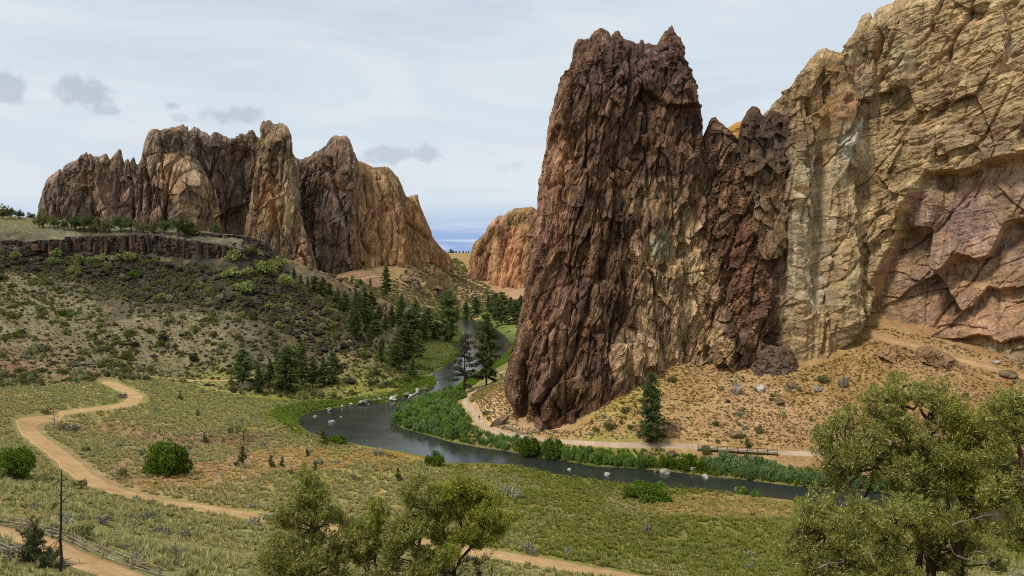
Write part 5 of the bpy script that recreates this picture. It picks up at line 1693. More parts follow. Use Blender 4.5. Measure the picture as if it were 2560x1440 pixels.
G = 'junipers on the plateau above the rimrock'
rj = [(8, 548, 512, 'dark juniper clump at the far left skyline'), (28, 548, 522, 'second juniper on the left skyline'), (48, 550, 526, 'third lower juniper on the left skyline'), (75, 548, 528, 'small pointed juniper alone on the left skyline'), (108, 572, 526, 'large olive juniper at the left end of the spired crag'),
      (190, 578, 545, 'juniper at the left end of the plateau row'), (212, 580, 533, 'largest dark juniper of the plateau row'), (240, 580, 540, 'juniper right of the largest in the plateau row'), (272, 582, 545, 'fourth juniper of the plateau row'), (300, 580, 542, 'fifth juniper of the plateau row'),
      (328, 582, 545, 'sixth juniper of the plateau row'), (358, 582, 550, 'seventh juniper of the plateau row'), (385, 582, 544, 'eighth juniper of the plateau row'), (412, 584, 550, 'ninth juniper of the plateau row'), (446, 590, 540, 'tall juniper near the step of the rimrock'),
      (470, 588, 550, 'juniper just right of the tall one at the step'), (492, 588, 556, 'small juniper on the back basalt step'), (538, 588, 560, 'juniper on the back step under the dark crag'), (585, 592, 558, 'juniper on the back step near its right end'), (608, 594, 562, 'last juniper of the back basalt step'), (628, 640, 604, 'lone juniper growing in the basalt at the right end'),
      (160, 578, 552, 'low olive shrub juniper at the plateau edge'), (135, 575, 548, 'thin grey juniper on the open plateau')]
for i, (px, b, t, lb) in enumerate(rj):
    plant_juniper(px, b, t, i, lb, G, wide=1.35 if 180 < px < 480 else 1.15, dmin=380 if px > 60 else 400, mats=(M_BARK, M_PINE if i % 3 else M_OLIVE))
G = 'small junipers in the meadow'
for i, (px, b, t, w, lb) in enumerate([(607, 1165, 1112, .8, 'pale young juniper right of the round green bush'), (678, 1169, 1134, .8, 'small dark juniper on orange soil'), (706, 1168, 1138, .7, 'smallest dark juniper on orange soil'), (995, 1205, 1166, .75, 'little dark cone juniper in the open meadow'),
                                       (788, 1176, 1152, .9, 'dark low juniper just behind the tall foreground juniper'), (808, 1112, 1066, .8, 'pointed green juniper at the river bend'), (512, 1102, 1074, .7, 'small juniper on the eroded bank'), (45, 1165, 1122, .9, 'grey leggy juniper left of the road'), (768, 1142, 1118, .9, 'low juniper near the bank behind orange soil'), (450, 1000, 976, .7, 'tiny juniper in the meadow above the road'), (495, 1040, 1020, .7, 'tiny juniper in the middle of the bench')]):
    plant_juniper(px, b, t, i, lb, G, wide=w * 1.2, meshes=CONEJ, mats=(M_BARK, M_JUND))
for px, b, t, lb in [(2068, 1140, 1080, 'dark shrub juniper at the right end of the trail'), (1868, 1120, 1093, 'small pine sapling behind the boardwalk')]:
    plant_juniper(px, b, t, 1, lb, None, wide=1.2, meshes=CONEJ)
G = 'trees on the distant skyline'
for i, px in enumerate((1122, 1127, 1133, 1140, 1149, 1158, 1166, 1172)):
    p = at_d(px, 640, 1150.0)
    s = (1.3 if i == 1 else 0.8 + 0.1 * (i % 3)) * 0.55
    tree('pine_tree', PINES[i % 5], (M_BARK, M_FIR), (p[0], p[1], land(p[0], p[1])[0] - 0.5), (s, s, s * 0.8), i, 'tiny dark tree on the skyline seen through the saddle', 'tree', G)

# foreground junipers, each grown to its own outline
def fg_juniper(px, d, lobes_px, spines_px, rad, n, seed, label, mat, leaf=0.24, clump=0.46, base_py=1462, tw=40):
    """lobes as (px, py, rx, ry, dy) at depth d"""
    k = m_per_px((0, d))
    base = at_d(px, base_py, d)
    base[2] = land(base[0], base[1])[0]
    b0 = at_d(px, base_py, d)
    def loc(x, y, dy=0.0):
        q = at_d(x, y, d)
        return (q[0] - base[0], dy, q[2] - base[2])
    rr_ = np.random.default_rng(seed + 50)
    lobes = []
    for x, y, rx, ry, dy in lobes_px:
        lx, ly, lz = loc(x, y, dy)
        for q in range(4):
            o = rr_.normal(0, .6, 3)
            f = rr_.uniform(.38, .7)
            lobes.append((lx + o[0] * rx * k, ly + o[1] * rx * k, lz + o[2] * ry * k, rx * k * f, ry * k * f * rr_.uniform(.9, 1.4)))
    sp = [([loc(x, y, dy) for x, y, dy in s], rr) for s, rr in spines_px]
    for s, _ in sp:
        s.insert(0, (s[0][0] * 0.5, s[0][1] * 0.5, -0.3))
    tr_, cr_ = juniper(seed, lobes, sp, rad, n, leaf, clump, tw)
    return tree('juniper_tree', (tr_.mesh('trunk', True), cr_.mesh('crown')), (M_BARK, mat), base, 1.0, 0, label, 'tree', 'foreground junipers')


r = np.random.default_rng(5)
fg_juniper(785, 60, [(765, 1195, 28, 32, 0), (745, 1225, 32, 30, .3), (790, 1225, 32, 30, -.3), (735, 1265, 36, 32, -.5), (795, 1270, 36, 34, .4), (765, 1255, 34, 40, 0), (720, 1300, 30, 28, .4), (785, 1310, 44, 34, -.6), (745, 1330, 44, 36, .7), (815, 1345, 46, 30, .3), (860, 1345, 38, 30, -.3), (900, 1335, 28, 28, 0), (720, 1365, 46, 32, -.6),
                     (775, 1375, 50, 34, .8), (840, 1390, 50, 32, -.8), (710, 1410, 50, 36, .5), (765, 1425, 54, 36, -.8), (690, 1440, 40, 30, 0), (830, 1425, 40, 30, .6)],
           [([(790, 1400, 0), (782, 1330, 0), (772, 1260, 0), (766, 1200, 0)], .24), ([(792, 1395, 0), (830, 1370, -.2), (868, 1350, -.2)], .14)], .24, 52000, 301,
           'tall pointed olive juniper left of centre in the foreground', M_JUN)
fg_juniper(938, 61, [(942, 1275, 16, 20, 0), (935, 1305, 22, 22, .2), (955, 1310, 18, 20, -.2), (940, 1335, 26, 22, 0), (925, 1360, 22, 18, .2), (960, 1350, 22, 18, -.3), (915, 1400, 24, 18, 0)],
           [([(938, 1420, 0), (940, 1350, 0), (942, 1285, 0)], .13)], .12, 14000, 302, 'thin small juniper between the two large foreground junipers', M_JUNY)
fg_juniper(1050, 60, [(1045, 1230, 26, 22, 0), (1030, 1255, 26, 26, .3), (1062, 1260, 30, 26, -.3), (1040, 1290, 34, 26, 0), (1062, 1310, 26, 26, .4), (1020, 1330, 26, 22, -.4), (985, 1330, 24, 20, 0), (1000, 1370, 30, 24, .4), (1040, 1360, 34, 28, -.3), (1010, 1415, 34, 24, .3), (1070, 1400, 34, 28, 0), (975, 1400, 26, 22, -.3)],
           [([(1045, 1420, 0), (1050, 1340, 0), (1052, 1270, .1), (1046, 1235, 0)], .2), ([(1050, 1370, 0), (1010, 1340, .2), (985, 1332, 0)], .09)], .18, 34000, 303, 'slim dark stemmed juniper at the left of the foreground pair', M_JUN)
fg_juniper(1150, 61, [(1120, 1245, 34, 26, 0), (1155, 1240, 30, 26, .4), (1195, 1235, 34, 24, -.3), (1215, 1260, 34, 30, .2), (1100, 1275, 34, 28, -.5), (1140, 1280, 44, 32, 0), (1185, 1285, 44, 34, .6), (1225, 1300, 36, 32, -.4), (1105, 1315, 34, 28, .4), (1150, 1325, 44, 28, -.6), (1200, 1330, 44, 26, .3), (1235, 1335, 26, 24, 0), (1115, 1350, 30, 22, 0), (1170, 1360, 36, 22, .5)],
           [([(1112, 1435, 0), (1100, 1380, 0), (1110, 1320, .1), (1118, 1260, 0)], .18), ([(1130, 1440, 0), (1165, 1380, .2), (1205, 1345, 0), (1225, 1300, 0)], .18), ([(1118, 1400, 0), (1150, 1340, -.2), (1160, 1270, 0)], .12)], .18, 50000, 304, 'wide domed yellow green juniper with forked bare stems', M_JUNY)
fg_juniper(1300 - 30, 62, [(1100, 1430, 60, 22, 0), (1180, 1432, 40, 18, .4), (960, 1435, 40, 20, 0)], [([(1150, 1450, 0), (1120, 1432, 0)], .06)], .05, 4000, 305, 'low olive juniper scrub under the foreground pair', M_JUND, base_py=1466)
BIG = [(2245, 960, 40, 34, 0), (2225, 1000, 52, 40, .6), (2275, 990, 44, 36, -.5), (2165, 1010, 34, 28, .3), (2310, 985, 34, 24, 0), (2200, 1050, 60, 44, -.8), (2260, 1055, 64, 46, .8), (2310, 1045, 50, 40, -.4), (2090, 1075, 42, 36, .2), (2120, 1110, 44, 36, -.5), (2075, 1115, 34, 40, .6), (2165, 1100, 54, 44, .8),
       (2240, 1115, 64, 48, -1), (2310, 1110, 60, 46, .8), (2100, 1165, 54, 40, 0), (2165, 1160, 60, 44, -.9), (2235, 1175, 64, 48, 1), (2300, 1170, 64, 46, -.8), (2090, 1220, 44, 36, .4), (2150, 1215, 54, 40, .8), (2370, 1130, 46, 40, .6), (2320, 1240, 60, 46, .5), (2370, 1290, 60, 44, -.5), (2330, 1330, 60, 44, .6), (2400, 1360, 60, 44, .2), (2450, 1310, 56, 44, .8), (2340, 1400, 60, 40, -.2), (2440, 1420, 60, 40, .5)]
fg_juniper(2290, 46, BIG, [([(2340, 1400, 0), (2330, 1280, 0), (2290, 1180, .1), (2265, 1080, 0), (2250, 980, 0)], .34), ([(2310, 1230, 0), (2200, 1180, .2), (2110, 1120, 0)], .18), ([(2300, 1200, 0), (2330, 1120, 0), (2320, 1050, 0)], .14)], .3, 80000, 306, 'very large spreading olive juniper in the right foreground', M_JUN, leaf=.2, clump=.42, tw=60)
fg_juniper(2420, 45, [(2400, 1050, 44, 34, 0), (2380, 1085, 46, 40, .5), (2430, 1080, 46, 40, -.4), (2400, 1130, 60, 44, .3), (2455, 1130, 46, 44, -.6), (2370, 1180, 54, 44, .6), (2430, 1185, 60, 44, 0), (2480, 1190, 50, 44, -.6), (2470, 1240, 60, 40, .5), (2400, 1240, 50, 40, -.5)],
           [([(2395, 1380, 0), (2400, 1260, 0), (2405, 1150, 0), (2402, 1060, 0)], .24)], .2, 36000, 307, 'bright green topped juniper right of the very large one', M_JUNY, leaf=.2)
fg_juniper(2540, 42, [(2530, 1010, 44, 36, 0), (2500, 1050, 40, 36, .4), (2560, 1040, 50, 40, -.4), (2520, 1090, 46, 40, .4), (2580, 1090, 50, 44, 0), (2540, 1140, 56, 44, -.6), (2510, 1190, 46, 40, .5), (2580, 1190, 60, 46, .3), (2540, 1250, 60, 44, 0), (2600, 1260, 60, 50, -.6), (2520, 1310, 50, 36, .4), (2580, 1330, 60, 40, 0)],
           [([(2580, 1430, 0), (2570, 1260, 0), (2550, 1130, 0), (2540, 1040, 0)], .26)], .2, 36000, 308, 'grey olive juniper at the right edge of the picture', M_JUN, leaf=.2)
fg_juniper(2170, 43, [(2000, 1310, 34, 32, 0), (2040, 1290, 36, 34, .3), (2090, 1300, 46, 34, -.5), (1990, 1350, 34, 30, .2), (2050, 1345, 50, 40, .6), (2120, 1340, 54, 42, -.6), (2180, 1290, 54, 44, .4), (2240, 1260, 60, 44, -.4), (2290, 1290, 54, 44, .7), (2190, 1350, 60, 44, 0), (2260, 1345, 60, 46, .8), (2030, 1400, 54, 40, -.4), (2100, 1405, 60, 44, .7), (2180, 1415, 60, 44, -.6), (2250, 1415, 60, 40, .5), (2330, 1340, 50, 36, -.5), (2070, 1440, 60, 30, 0)],
           [([(2230, 1450, 0), (2200, 1380, 0), (2240, 1300, 0), (2240, 1270, 0)], .2), ([(2215, 1440, 0), (2130, 1380, 0), (2040, 1330, 0)], .14)], .18, 44000, 309, 'low sprawling pale olive juniper in front of the very large one', M_JUN, leaf=.2, base_py=1475)
fg_juniper(84, 58, [(86, 1312, 9, 16, 0), (86, 1334, 14, 16, .1), (78, 1352, 18, 16, -.1), (95, 1354, 18, 16, .2), (86, 1372, 24, 18, 0), (70, 1382, 22, 18, .3), (104, 1384, 22, 18, -.3), (86, 1400, 30, 20, .2), (62, 1408, 24, 18, -.3), (112, 1408, 24, 18, .3), (86, 1424, 34, 18, 0), (58, 1428, 24, 14, .2), (116, 1428, 22, 14, -.2)],
           [([(86, 1425, 0), (86, 1380, 0), (86, 1322, 0)], .14)], .1, 20000, 311, 'dense dark cone juniper by the fenced path', M_JUND, leaf=.2, clump=.3, base_py=1434)


# ------------------------------------------------------------------ bushes
def bush_mesh(seed, n=1600, leaf=0.16, flat=0.75, aspect=.45, stems=7, up=0.6, lobes=9):
    r = np.random.default_rng(seed)
    g = Geo()
    rr_ = np.sqrt(r.uniform(0, 1, lobes)) * .68
    th = r.uniform(0, 6.28, lobes)
    dome = np.sqrt(np.clip(1 - (rr_ / .9) ** 2, 0, 1))
    c = np.stack([np.cos(th) * rr_, np.sin(th) * rr_ * .85, dome * flat * r.uniform(.25, .8, lobes)], 1)
    rad = r.uniform(.2, .42, lobes) * (.6 + .4 * dome)
    k = r.integers(0, lobes, n)
    d = r.normal(size=(n, 3))
    d /= np.linalg.norm(d, axis=1)[:, None]
    P = c[k] + d * rad[k, None] * (r.uniform(.2, 1.05, (n, 1)) ** .45) * np.array([1, 1, flat])
    P[:, 2] = np.abs(P[:, 2])
    g.leaves(P, leaf, aspect, r, 0, d * .8 + [0, 0, up])
    return g.mesh('foliage')


def tuft_mesh(seed, n=26, h=.5, w=.06, spread=.5):
    r = np.random.default_rng(seed)
    a = r.uniform(0, 6.28, n)
    s = r.uniform(.1, 1, n) * spread
    L = h * r.uniform(.6, 1.15, n)
    b = np.stack([np.cos(a) * s * .35, np.sin(a) * s * .35, 0 * a], 1)
    t = np.stack([np.cos(a) * s, np.sin(a) * s, L], 1)
    e = np.stack([-np.sin(a), np.cos(a), 0 * a], 1) * w
    V = np.stack([b - e, b + e, t + e * .3, t - e * .3], 1).reshape(-1, 3)
    return np_mesh('tuft', V, np.arange(n * 4).reshape(n, 4), None, False)


BUSH = [bush_mesh(400 + k) for k in range(4)]
SAGE = [bush_mesh(410 + k, 420, .2, .7, .4, up=.9) for k in range(4)]
SHRUB = [bush_mesh(420 + k, 700, .2, .8, .5) for k in range(4)]
WILL = [bush_mesh(430 + k, 1300, .15, 1.0, .4, up=.9) for k in range(4)]
COPY = {}


def bush(name, meshes, k, mat, p, w, h, label, group=None, cat='bush', rz=None):
    """a bush of width w and height h metres"""
    key = (id(meshes), k % len(meshes), mat.name)
    if key not in COPY:
        me = meshes[k % len(meshes)].copy()
        me.materials.clear()
        me.materials.append(mat)
        COPY[key] = me
    o = bpy.data.objects.new(name, COPY[key])
    COL.objects.link(o)
    o.location = (p[0], p[1], p[2] - 0.05)
    o.scale = (w / 1.8, w / 1.8, h / 0.78)
    o.rotation_euler[2] = k * 1.9 if rz is None else rz
    return tag(o, label, cat, group)


def bush_px(name, meshes, k, mat, px, base, wpx, hpx, label, group=None, cat='bush', deep=1.0):
    p = hit(px, base)
    s = m_per_px(p)
    o = bush(name, meshes, k, mat, p + np.array([0, wpx * s * .3 * deep, 0]), wpx * s, hpx * s, label, group, cat)
    o.location.z = land(o.location.x, o.location.y)[0] - .05
    return o


BIGB = [bush_mesh(440 + k, 7000, .075, .85, .75, lobes=22, up=.2) for k in range(2)]
bush_px('leafy_bush', BIGB, 0, M_BUSH, 405, 1194, 128, 84, 'large round bright green bush beside the dirt road')
bush_px('leafy_bush', BIGB, 1, M_BUSH, 12, 1196, 120, 70, 'bright green bush cut by the left edge of the picture')
bush_px('leafy_bush', BIGB, 1, M_BUSH, 1625, 1258, 150, 34, 'wide flat dark green thicket on the near river bank')
bush_px('leafy_bush', BUSH, 1, M_BUSH, 1085, 1168, 56, 40, 'green willow shrub on the near bank at the water')
bush_px('leafy_bush', BUSH, 2, M_BUSH, 838, 1108, 66, 18, 'dark green reeds and shrub at the river bend point')
bush_px('leafy_bush', BUSH, 3, M_BUSH, 1490 - 640, 1240 - 125, 40, 14, 'low green clump right of the pointed bank juniper')
for i, (px, b, w, h, lb) in enumerate([(1855, 1240, 34, 22, 'small round willow at the near water edge beside a white stone'), (1890, 1246, 28, 18, 'little willow shrub just right of the round one'), (2010, 1262, 44, 20, 'light green shrub on the near bank at the right'), (1652, 1222, 26, 16, 'pale green sprig behind the flat thicket'), (1705, 1224, 22, 10, 'pale sprig right of the flat thicket')]):
    bush_px('leafy_bush', BUSH, i, M_WILL, px, b, w, h, lb, 'shrubs on the near bank')

# willows along the far bank and the tongue of land
SAGE_SPOTS = []
r = np.random.default_rng(61)
WL = 'blue green willow below the boardwalk'
tongue = [at_z(x, y, 0)[:2] for x, y in [(990, 1048), (1015, 1024), (1070, 1002), (1118, 992), (1140, 1000), (1150, 1020), (1170, 1040), (1190, 1062), (1225, 1080), (1290, 1096), (1400, 1108), (1400, 1146), (1350, 1140), (1272, 1124), (1194, 1113), (1131, 1101), (1053, 1079), (1000, 1060)]]
lo, hi = np.min(tongue, 0) - 3, np.max(tongue, 0) + 3
pts = r.uniform(lo, hi, (2600, 2))
tsd = river_sd(pts[:, 0], pts[:, 1])
td, _ = dist_poly(pts, TRAIL_C)
tl, _ = dist_poly(pts, np.array(tongue))
_, sg = dist_poly(pts, TRAIL_C)
sg0 = dist_poly(at_z(1100, 1050, 1.0)[None, :2], TRAIL_C)[1][0]
pts = pts[(inside(pts, tongue) | (tl < 2.5)) & (tsd > .15) & (td > 3.0) & (sg == sg0)]
keep = []
for q in pts:
    if all((q[0] - a[0]) ** 2 + (q[1] - a[1]) ** 2 > 2.15 ** 2 for a in keep):
        keep.append(q)
for i, q in enumerate(keep):
    x, y = q
    px = 1280 + x / y * FPX
    td_ = dist_poly(np.array([[x, y]]), TRAIL_C)[0][0]
    big = r.uniform(2.6, 4.4) * min(1.0, .5 + td_ / 22)
    mt = M_WILL if r.uniform() < .7 else M_WILLB
    bush('willow_bush', WILL, i, mt, (x, y, land(x, y)[0]), big * 1.2, big * r.uniform(.6, .95),
         ('tall ' if big > 3.9 else 'low ' if big < 3.1 else '') + ('grey green' if mt is M_WILLB else 'bright green') + ' willow ' + ('at the tip of the river tongue' if px < 1040 else 'on the downstream edge of the tongue' if river_sd(np.array([x]), np.array([y]))[0] < 3.5 and px > 1040 and y < 262 else 'on the tongue below the walker' if px > 1180 else 'on the tongue beside the upstream water' if y > 275 else 'in the middle of the tongue'), 'willows on the river tongue')
i = 0
for (x0, y0, x1, y1, n, mt, lb, gp) in [(1400, 1142, 1550, 1160, 16, M_WILL, 'green willow on the bank left of the pale bank boulders', 'willows below the trail'), (1560, 1158, 1640, 1170, 9, M_WILL, 'green willow between bare gap and pale boulder', 'willows by the pale boulders'),
                                        (1660, 1160, 1760, 1178, 10, M_BUSH, 'dark green willow between the pale bank boulders', 'willows between the boulders'), (1765, 1172, 2060, 1208, 46, M_WILLB, WL, 'willows below the boardwalk'), (1800, 1158, 1960, 1178, 16, M_WILLB, WL, 'willows below the boardwalk'),
                                        (2060, 1205, 2400, 1232, 26, M_WILLB, 'blue green willow behind the big juniper', 'willows behind the juniper')]:
    for k in range(n):
        f = (k + r.uniform(.2, .8)) / n
        p = hit(x0 + (x1 - x0) * f, y0 + (y1 - y0) * f + r.uniform(-7, 5))
        if river_sd(p[:1], p[1:2])[0] < 0.3:
            p[1] += 2.5
        p[2] = max(land(p[0], p[1])[0], 0.1)
        w = r.uniform(2.8, 4.6)
        px_ = 1280 + p[0] / p[1] * FPX
        bush('willow_bush', WILL, i, mt, p, w, w * r.uniform(.55, .8), ('tall ' if w > 4 else 'small ' if w < 3.3 else '') + lb + ('' if n < 20 else ', left part' if px_ < 1850 else ', middle part' if px_ < 1950 else ', right part'), gp)
        i += 1
for px, b, w, lb in [(1325, 1138, 70, 'big round dark green bush on the bank right of the river tongue'), (1385, 1142, 66, 'second big round dark green bush on the bank'), (1768, 1142, 30, 'white flowering shrub below the boardwalk rail')]:
    bush_px('leafy_bush', BIGB, 0, M_BUSH if b != 1142 or w > 50 else M_SHRUB, px, b, w, w * .72, lb)
for px, b, w, h in [(1150, 1000, 40, 16)]:
    bush_px('leafy_bush', BUSH, 0, M_WILL, px, b, w, h, 'green shrub under the leaning sparse pine')
# grassy far banks upstream
for k in range(46):
    side = k % 2
    f = r.uniform()
    if side:
        x, y = np.interp(f, [0, .3, .6, 1], [1180, 1230, 1270, 1288]), np.interp(f, [0, .3, .6, 1], [790, 806, 828, 858])
    else:
        x, y = np.interp(f, [0, .4, 1], [1062, 1110, 1150]), np.interp(f, [0, .4, 1], [930, 908, 850])
    p = hit(x + r.uniform(-6, 6), y + r.uniform(-5, 3))
    if river_sd(p[:1], p[1:2])[0] < .4:
        continue
    w = r.uniform(1.5, 3.6)
    bush('willow_bush', WILL, k, M_WILL, p, w, w * .35, 'low bright green bush along the upstream banks', 'bushes on the upstream banks')

# ------------------------------------------------------------------ ground cover
def scatter(name, src_me, P, rz, sc, label, cat):
    """uncountable cover: one object that places a small mesh on many points"""
    src = bpy.data.objects.new(name + '_piece', src_me)
    me = bpy.data.meshes.new(name)
    me.vertices.add(len(P))
    me.vertices.foreach_set('co', np.asarray(P, np.float32).ravel())
    a = me.attributes.new('rz', 'FLOAT', 'POINT')
    a.data.foreach_set('value', np.asarray(rz, np.float32))
    a = me.attributes.new('sc', 'FLOAT_VECTOR', 'POINT')
    a.data.foreach_set('vector', np.asarray(sc, np.float32).ravel())
    o = add(name, me)
    ng = bpy.data.node_groups.new(name, 'GeometryNodeTree')
    ng.interface.new_socket('Geometry', in_out='INPUT', socket_type='NodeSocketGeometry')
    ng.interface.new_socket('Geometry', in_out='OUTPUT', socket_type='NodeSocketGeometry')
    N, Lk = ng.nodes, ng.links
    gi, go = N.new('NodeGroupInput'), N.new('NodeGroupOutput')
    ip = N.new('GeometryNodeInstanceOnPoints')
    oi = N.new('GeometryNodeObjectInfo')
    oi.inputs['Object'].default_value = src
    na = N.new('GeometryNodeInputNamedAttribute')
    na.data_type = 'FLOAT'
    na.inputs['Name'].default_value = 'rz'
    ns = N.new('GeometryNodeInputNamedAttribute')
    ns.data_type = 'FLOAT_VECTOR'
    ns.inputs['Name'].default_value = 'sc'
    cx = N.new('ShaderNodeCombineXYZ')
    Lk.new(na.outputs['Attribute'], cx.inputs['Z'])
    Lk.new(gi.outputs[0], ip.inputs['Points'])
    Lk.new(oi.outputs['Geometry'], ip.inputs['Instance'])
    Lk.new(cx.outputs[0], ip.inputs['Rotation'])
    Lk.new(ns.outputs['Attribute'], ip.inputs['Scale'])
    Lk.new(ip.outputs[0], go.inputs[0])
    m = o.modifiers.new('scatter', 'NODES')
    m.node_group = ng
    return tag(o, label, cat, None, 'stuff')


def zone(poly_px, dens, seed, minsd=0.8, dmin=0):
    """random points on the ground inside a region outlined through the photograph"""
    poly = np.array([hit(x, y, dmin)[:2] for x, y in poly_px])
    r = np.random.default_rng(seed)
    lo, hi = poly.min(0), poly.max(0)
    n = int((hi - lo).prod() * dens)
    q = r.uniform(lo, hi, (n, 2))
    q = q[inside(q, poly)]
    z, sd, sm = land(q[:, 0], q[:, 1], full=True)
    k = (sd > minsd) & (sm < 0.25)
    q, z, sd = q[k], z[k], sd[k]
    return np.column_stack([q, z]), sd, r


def with_mat(me, mat):
    me.materials.clear()
    me.materials.append(mat)
    return me


NEAR = [(-250, 1500), (-250, 960), (100, 965), (400, 950), (600, 990), (700, 1000), (850, 1000), (1000, 975), (1090, 960), (1075, 985), (980, 1006), (780, 1032), (740, 1048), (760, 1075), (900, 1118), (1100, 1160), (1290, 1165), (1450, 1198), (1800, 1232), (2100, 1272), (2600, 1320), (2700, 1500), (1600, 1500), (800, 1500)]
NEARW = None


def near_poly():
    return NEAR


P, sd, r = zone(NEAR, 1.0, 501)
W3 = np.stack([P[:, 0], P[:, 1], 0 * P[:, 0]], 1)
n1 = fbm(W3 / 14, 3, seed=71)
n2 = fbm(W3 / 5, 2, seed=72)
kk = (P[:, 1] > 60) | (P[:, 0] < 5)
P, sd, W3, n1, n2 = P[kk], sd[kk], W3[kk], n1[kk], n2[kk]
px = 1280 + P[:, 0] / P[:, 1] * FPX
green = sstep(1050, 1500, px) * 0.9 + 0.9 * (1 - sstep(6, 24, sd)) + n1 * 0.9
soil = (px < 1100) & (n2 + 0.6 * n1 > 0.42)
py = 720 + FPX * np.tan(np.arctan2(CAMZ - P[:, 2], P[:, 1]) - PITCH)


def patch(cx, cy, rx, ry):
    return 1 - sstep(.6, 1.2, np.hypot((px - cx) / rx, (py - cy) / ry) + .5 * n1)


dryp = np.maximum.reduce([patch(1850, 1262, 300, 34), patch(720, 1152, 170, 32), patch(420, 1205, 160, 22), patch(980, 1140, 160, 22), patch(560, 1175, 120, 26), patch(1560, 1245, 60, 14) * .5])
lushp = np.maximum.reduce([patch(1650, 1350, 420, 70), patch(1350, 1260, 180, 40), patch(1900, 1400, 200, 60)])
green = green * .8 + .5 * lushp - 1.2 * dryp
isg = (green + r.normal(0, .25, len(P)) > 0.75) & (P[:, 1] > 108)
dry = ((n1 - 0.3 * n2 + r.normal(0, .15, len(P)) > 0.5) | (dryp + r.normal(0, .2, len(P)) > .55)) & (~isg)
keep = ~soil | (r.uniform(size=len(P)) < .25)
for nm, mk, mat, lb, hh in (('bunchgrass', keep & ~isg & ~dry, M_TUFT, 'pale tufts of bunchgrass covering the meadow', .85), ('green_grass', keep & isg, M_GREEN, 'green grass on the moist meadow by the river', .9), ('dry_grass', keep & dry, M_DRY, 'orange dry grass patches in the meadow', .6)):
    Q = P[mk]
    s = r.uniform(.75, 1.7, len(Q))
    scatter(nm, with_mat(tuft_mesh(510, 22, .55, .07, .5), mat), Q, r.uniform(0, 6.28, len(Q)), np.stack([s, s, s * hh], 1), lb, 'grass')

P, sd, r = zone([(1150, 1175), (1290, 1168), (1450, 1200), (1800, 1236), (2100, 1276), (2300, 1320), (2200, 1420), (1900, 1460), (1500, 1420), (1300, 1380), (1150, 1300), (1050, 1200)], 1.5, 509)
P = P[fbm(np.column_stack([P[:, :2] / 12, 0 * P[:, 0]]), 3, seed=73) + r.normal(0, .2, len(P)) > -.06]
s = r.uniform(.8, 1.5, len(P))
scatter('meadow_grass', with_mat(tuft_mesh(516, 20, .42, .07, .7), leaf_mat('meadow_grass', lin(124, 124, 60), lin(172, 164, 92), lin(192, 178, 112), .3, .4)), P, r.uniform(0, 6.28, len(P)), np.stack([s, s, s * .8], 1), 'thick mixed grass filling the meadow right of centre', 'grass')
# left hillside
HILLB = [(660, 660), (720, 690), (800, 735), (880, 790), (940, 860), (1000, 850), (960, 800), (900, 750), (830, 720), (760, 690)]
HILL = [(-250, 960), (100, 965), (400, 950), (600, 985), (850, 1000), (1060, 950), (1000, 900), (940, 860), (880, 790), (800, 730), (720, 690), (660, 668), (560, 678), (400, 655), (200, 640), (0, 625), (-250, 620)]
P, sd, r = zone(HILL, .9, 502)
s = r.uniform(.5, 1.2, len(P))
scatter('hillside_grass', with_mat(tuft_mesh(511, 18, .5, .09, .5), leaf_mat('hill_grass', lin(126, 120, 84), lin(174, 164, 120), lin(192, 182, 142), .35, .35)), P, r.uniform(0, 6.28, len(P)), np.stack([s, s, s * .8], 1), 'dull straw coloured grass on the left hillside', 'grass')
# plateau above the rim
P, sd, r = zone([(-200, 545), (60, 548), (200, 570), (400, 580), (560, 596), (400, 586), (200, 584), (60, 592), (-200, 610)], .6, 503, dmin=380)
s = r.uniform(.6, 1.3, len(P))
scatter('plateau_grass', with_mat(tuft_mesh(512, 16, .5, .09, .5), MATS['bunchgrass']), P, r.uniform(0, 6.28, len(P)), np.stack([s, s, s * .8], 1), 'pale grass on the plateau above the rimrock', 'grass')
# dry talus on the right and the orange bank by the trail
TAL = [(1160, 985), (1255, 955), (1300, 1066), (1450, 1072), (1540, 985), (1640, 925), (1720, 912), (1990, 925), (2120, 880), (2168, 812), (2300, 842), (2430, 880), (2560, 912), (2900, 1000), (2900, 1190), (2400, 1160), (2000, 1140), (1600, 1115), (1300, 1094), (1200, 1060)]
P, sd, r = zone(TAL, 1.5, 504)
s = r.uniform(.5, 1.2, len(P))
scatter('talus_grass', with_mat(tuft_mesh(513, 18, .45, .08, .5), leaf_mat('talus_grass', lin(160, 130, 84), lin(198, 166, 114), lin(150, 140, 84), .4, .35)), P, r.uniform(0, 6.28, len(P)), np.stack([s, s, s * .8], 1), 'dry golden grass on the talus under the tower and cliff', 'grass')
# lush bank grass
P, sd, r = zone([(640, 1000), (760, 985), (900, 975), (1090, 940), (1130, 880), (1150, 820), (1170, 800), (1290, 860), (1280, 900), (1140, 990), (1400, 1110), (2100, 1180), (2100, 1230), (1300, 1150), (980, 1060), (1000, 1010), (860, 1020), (720, 1060), (780, 1110), (700, 1090), (660, 1040)], 2.0, 505, .1)
k = (sd < 9) | ((P[:, 1] > 330) & (sd < 45))
P = P[k]
s = r.uniform(.7, 1.6, len(P))
scatter('bank_grass', with_mat(tuft_mesh(514, 18, .7, .07, .5), leaf_mat('bank_grass', lin(88, 114, 36), lin(144, 164, 66), None, .3, .4)), P, r.uniform(0, 6.28, len(P)), np.stack([s, s, s], 1), 'lush green sedge fringing the river banks', 'grass')
P, sd, r = zone([(940, 900), (1000, 840), (1080, 815), (1150, 815), (1160, 860), (1100, 915), (1050, 940), (960, 930)], .9, 507)
s = r.uniform(.8, 2.0, len(P))
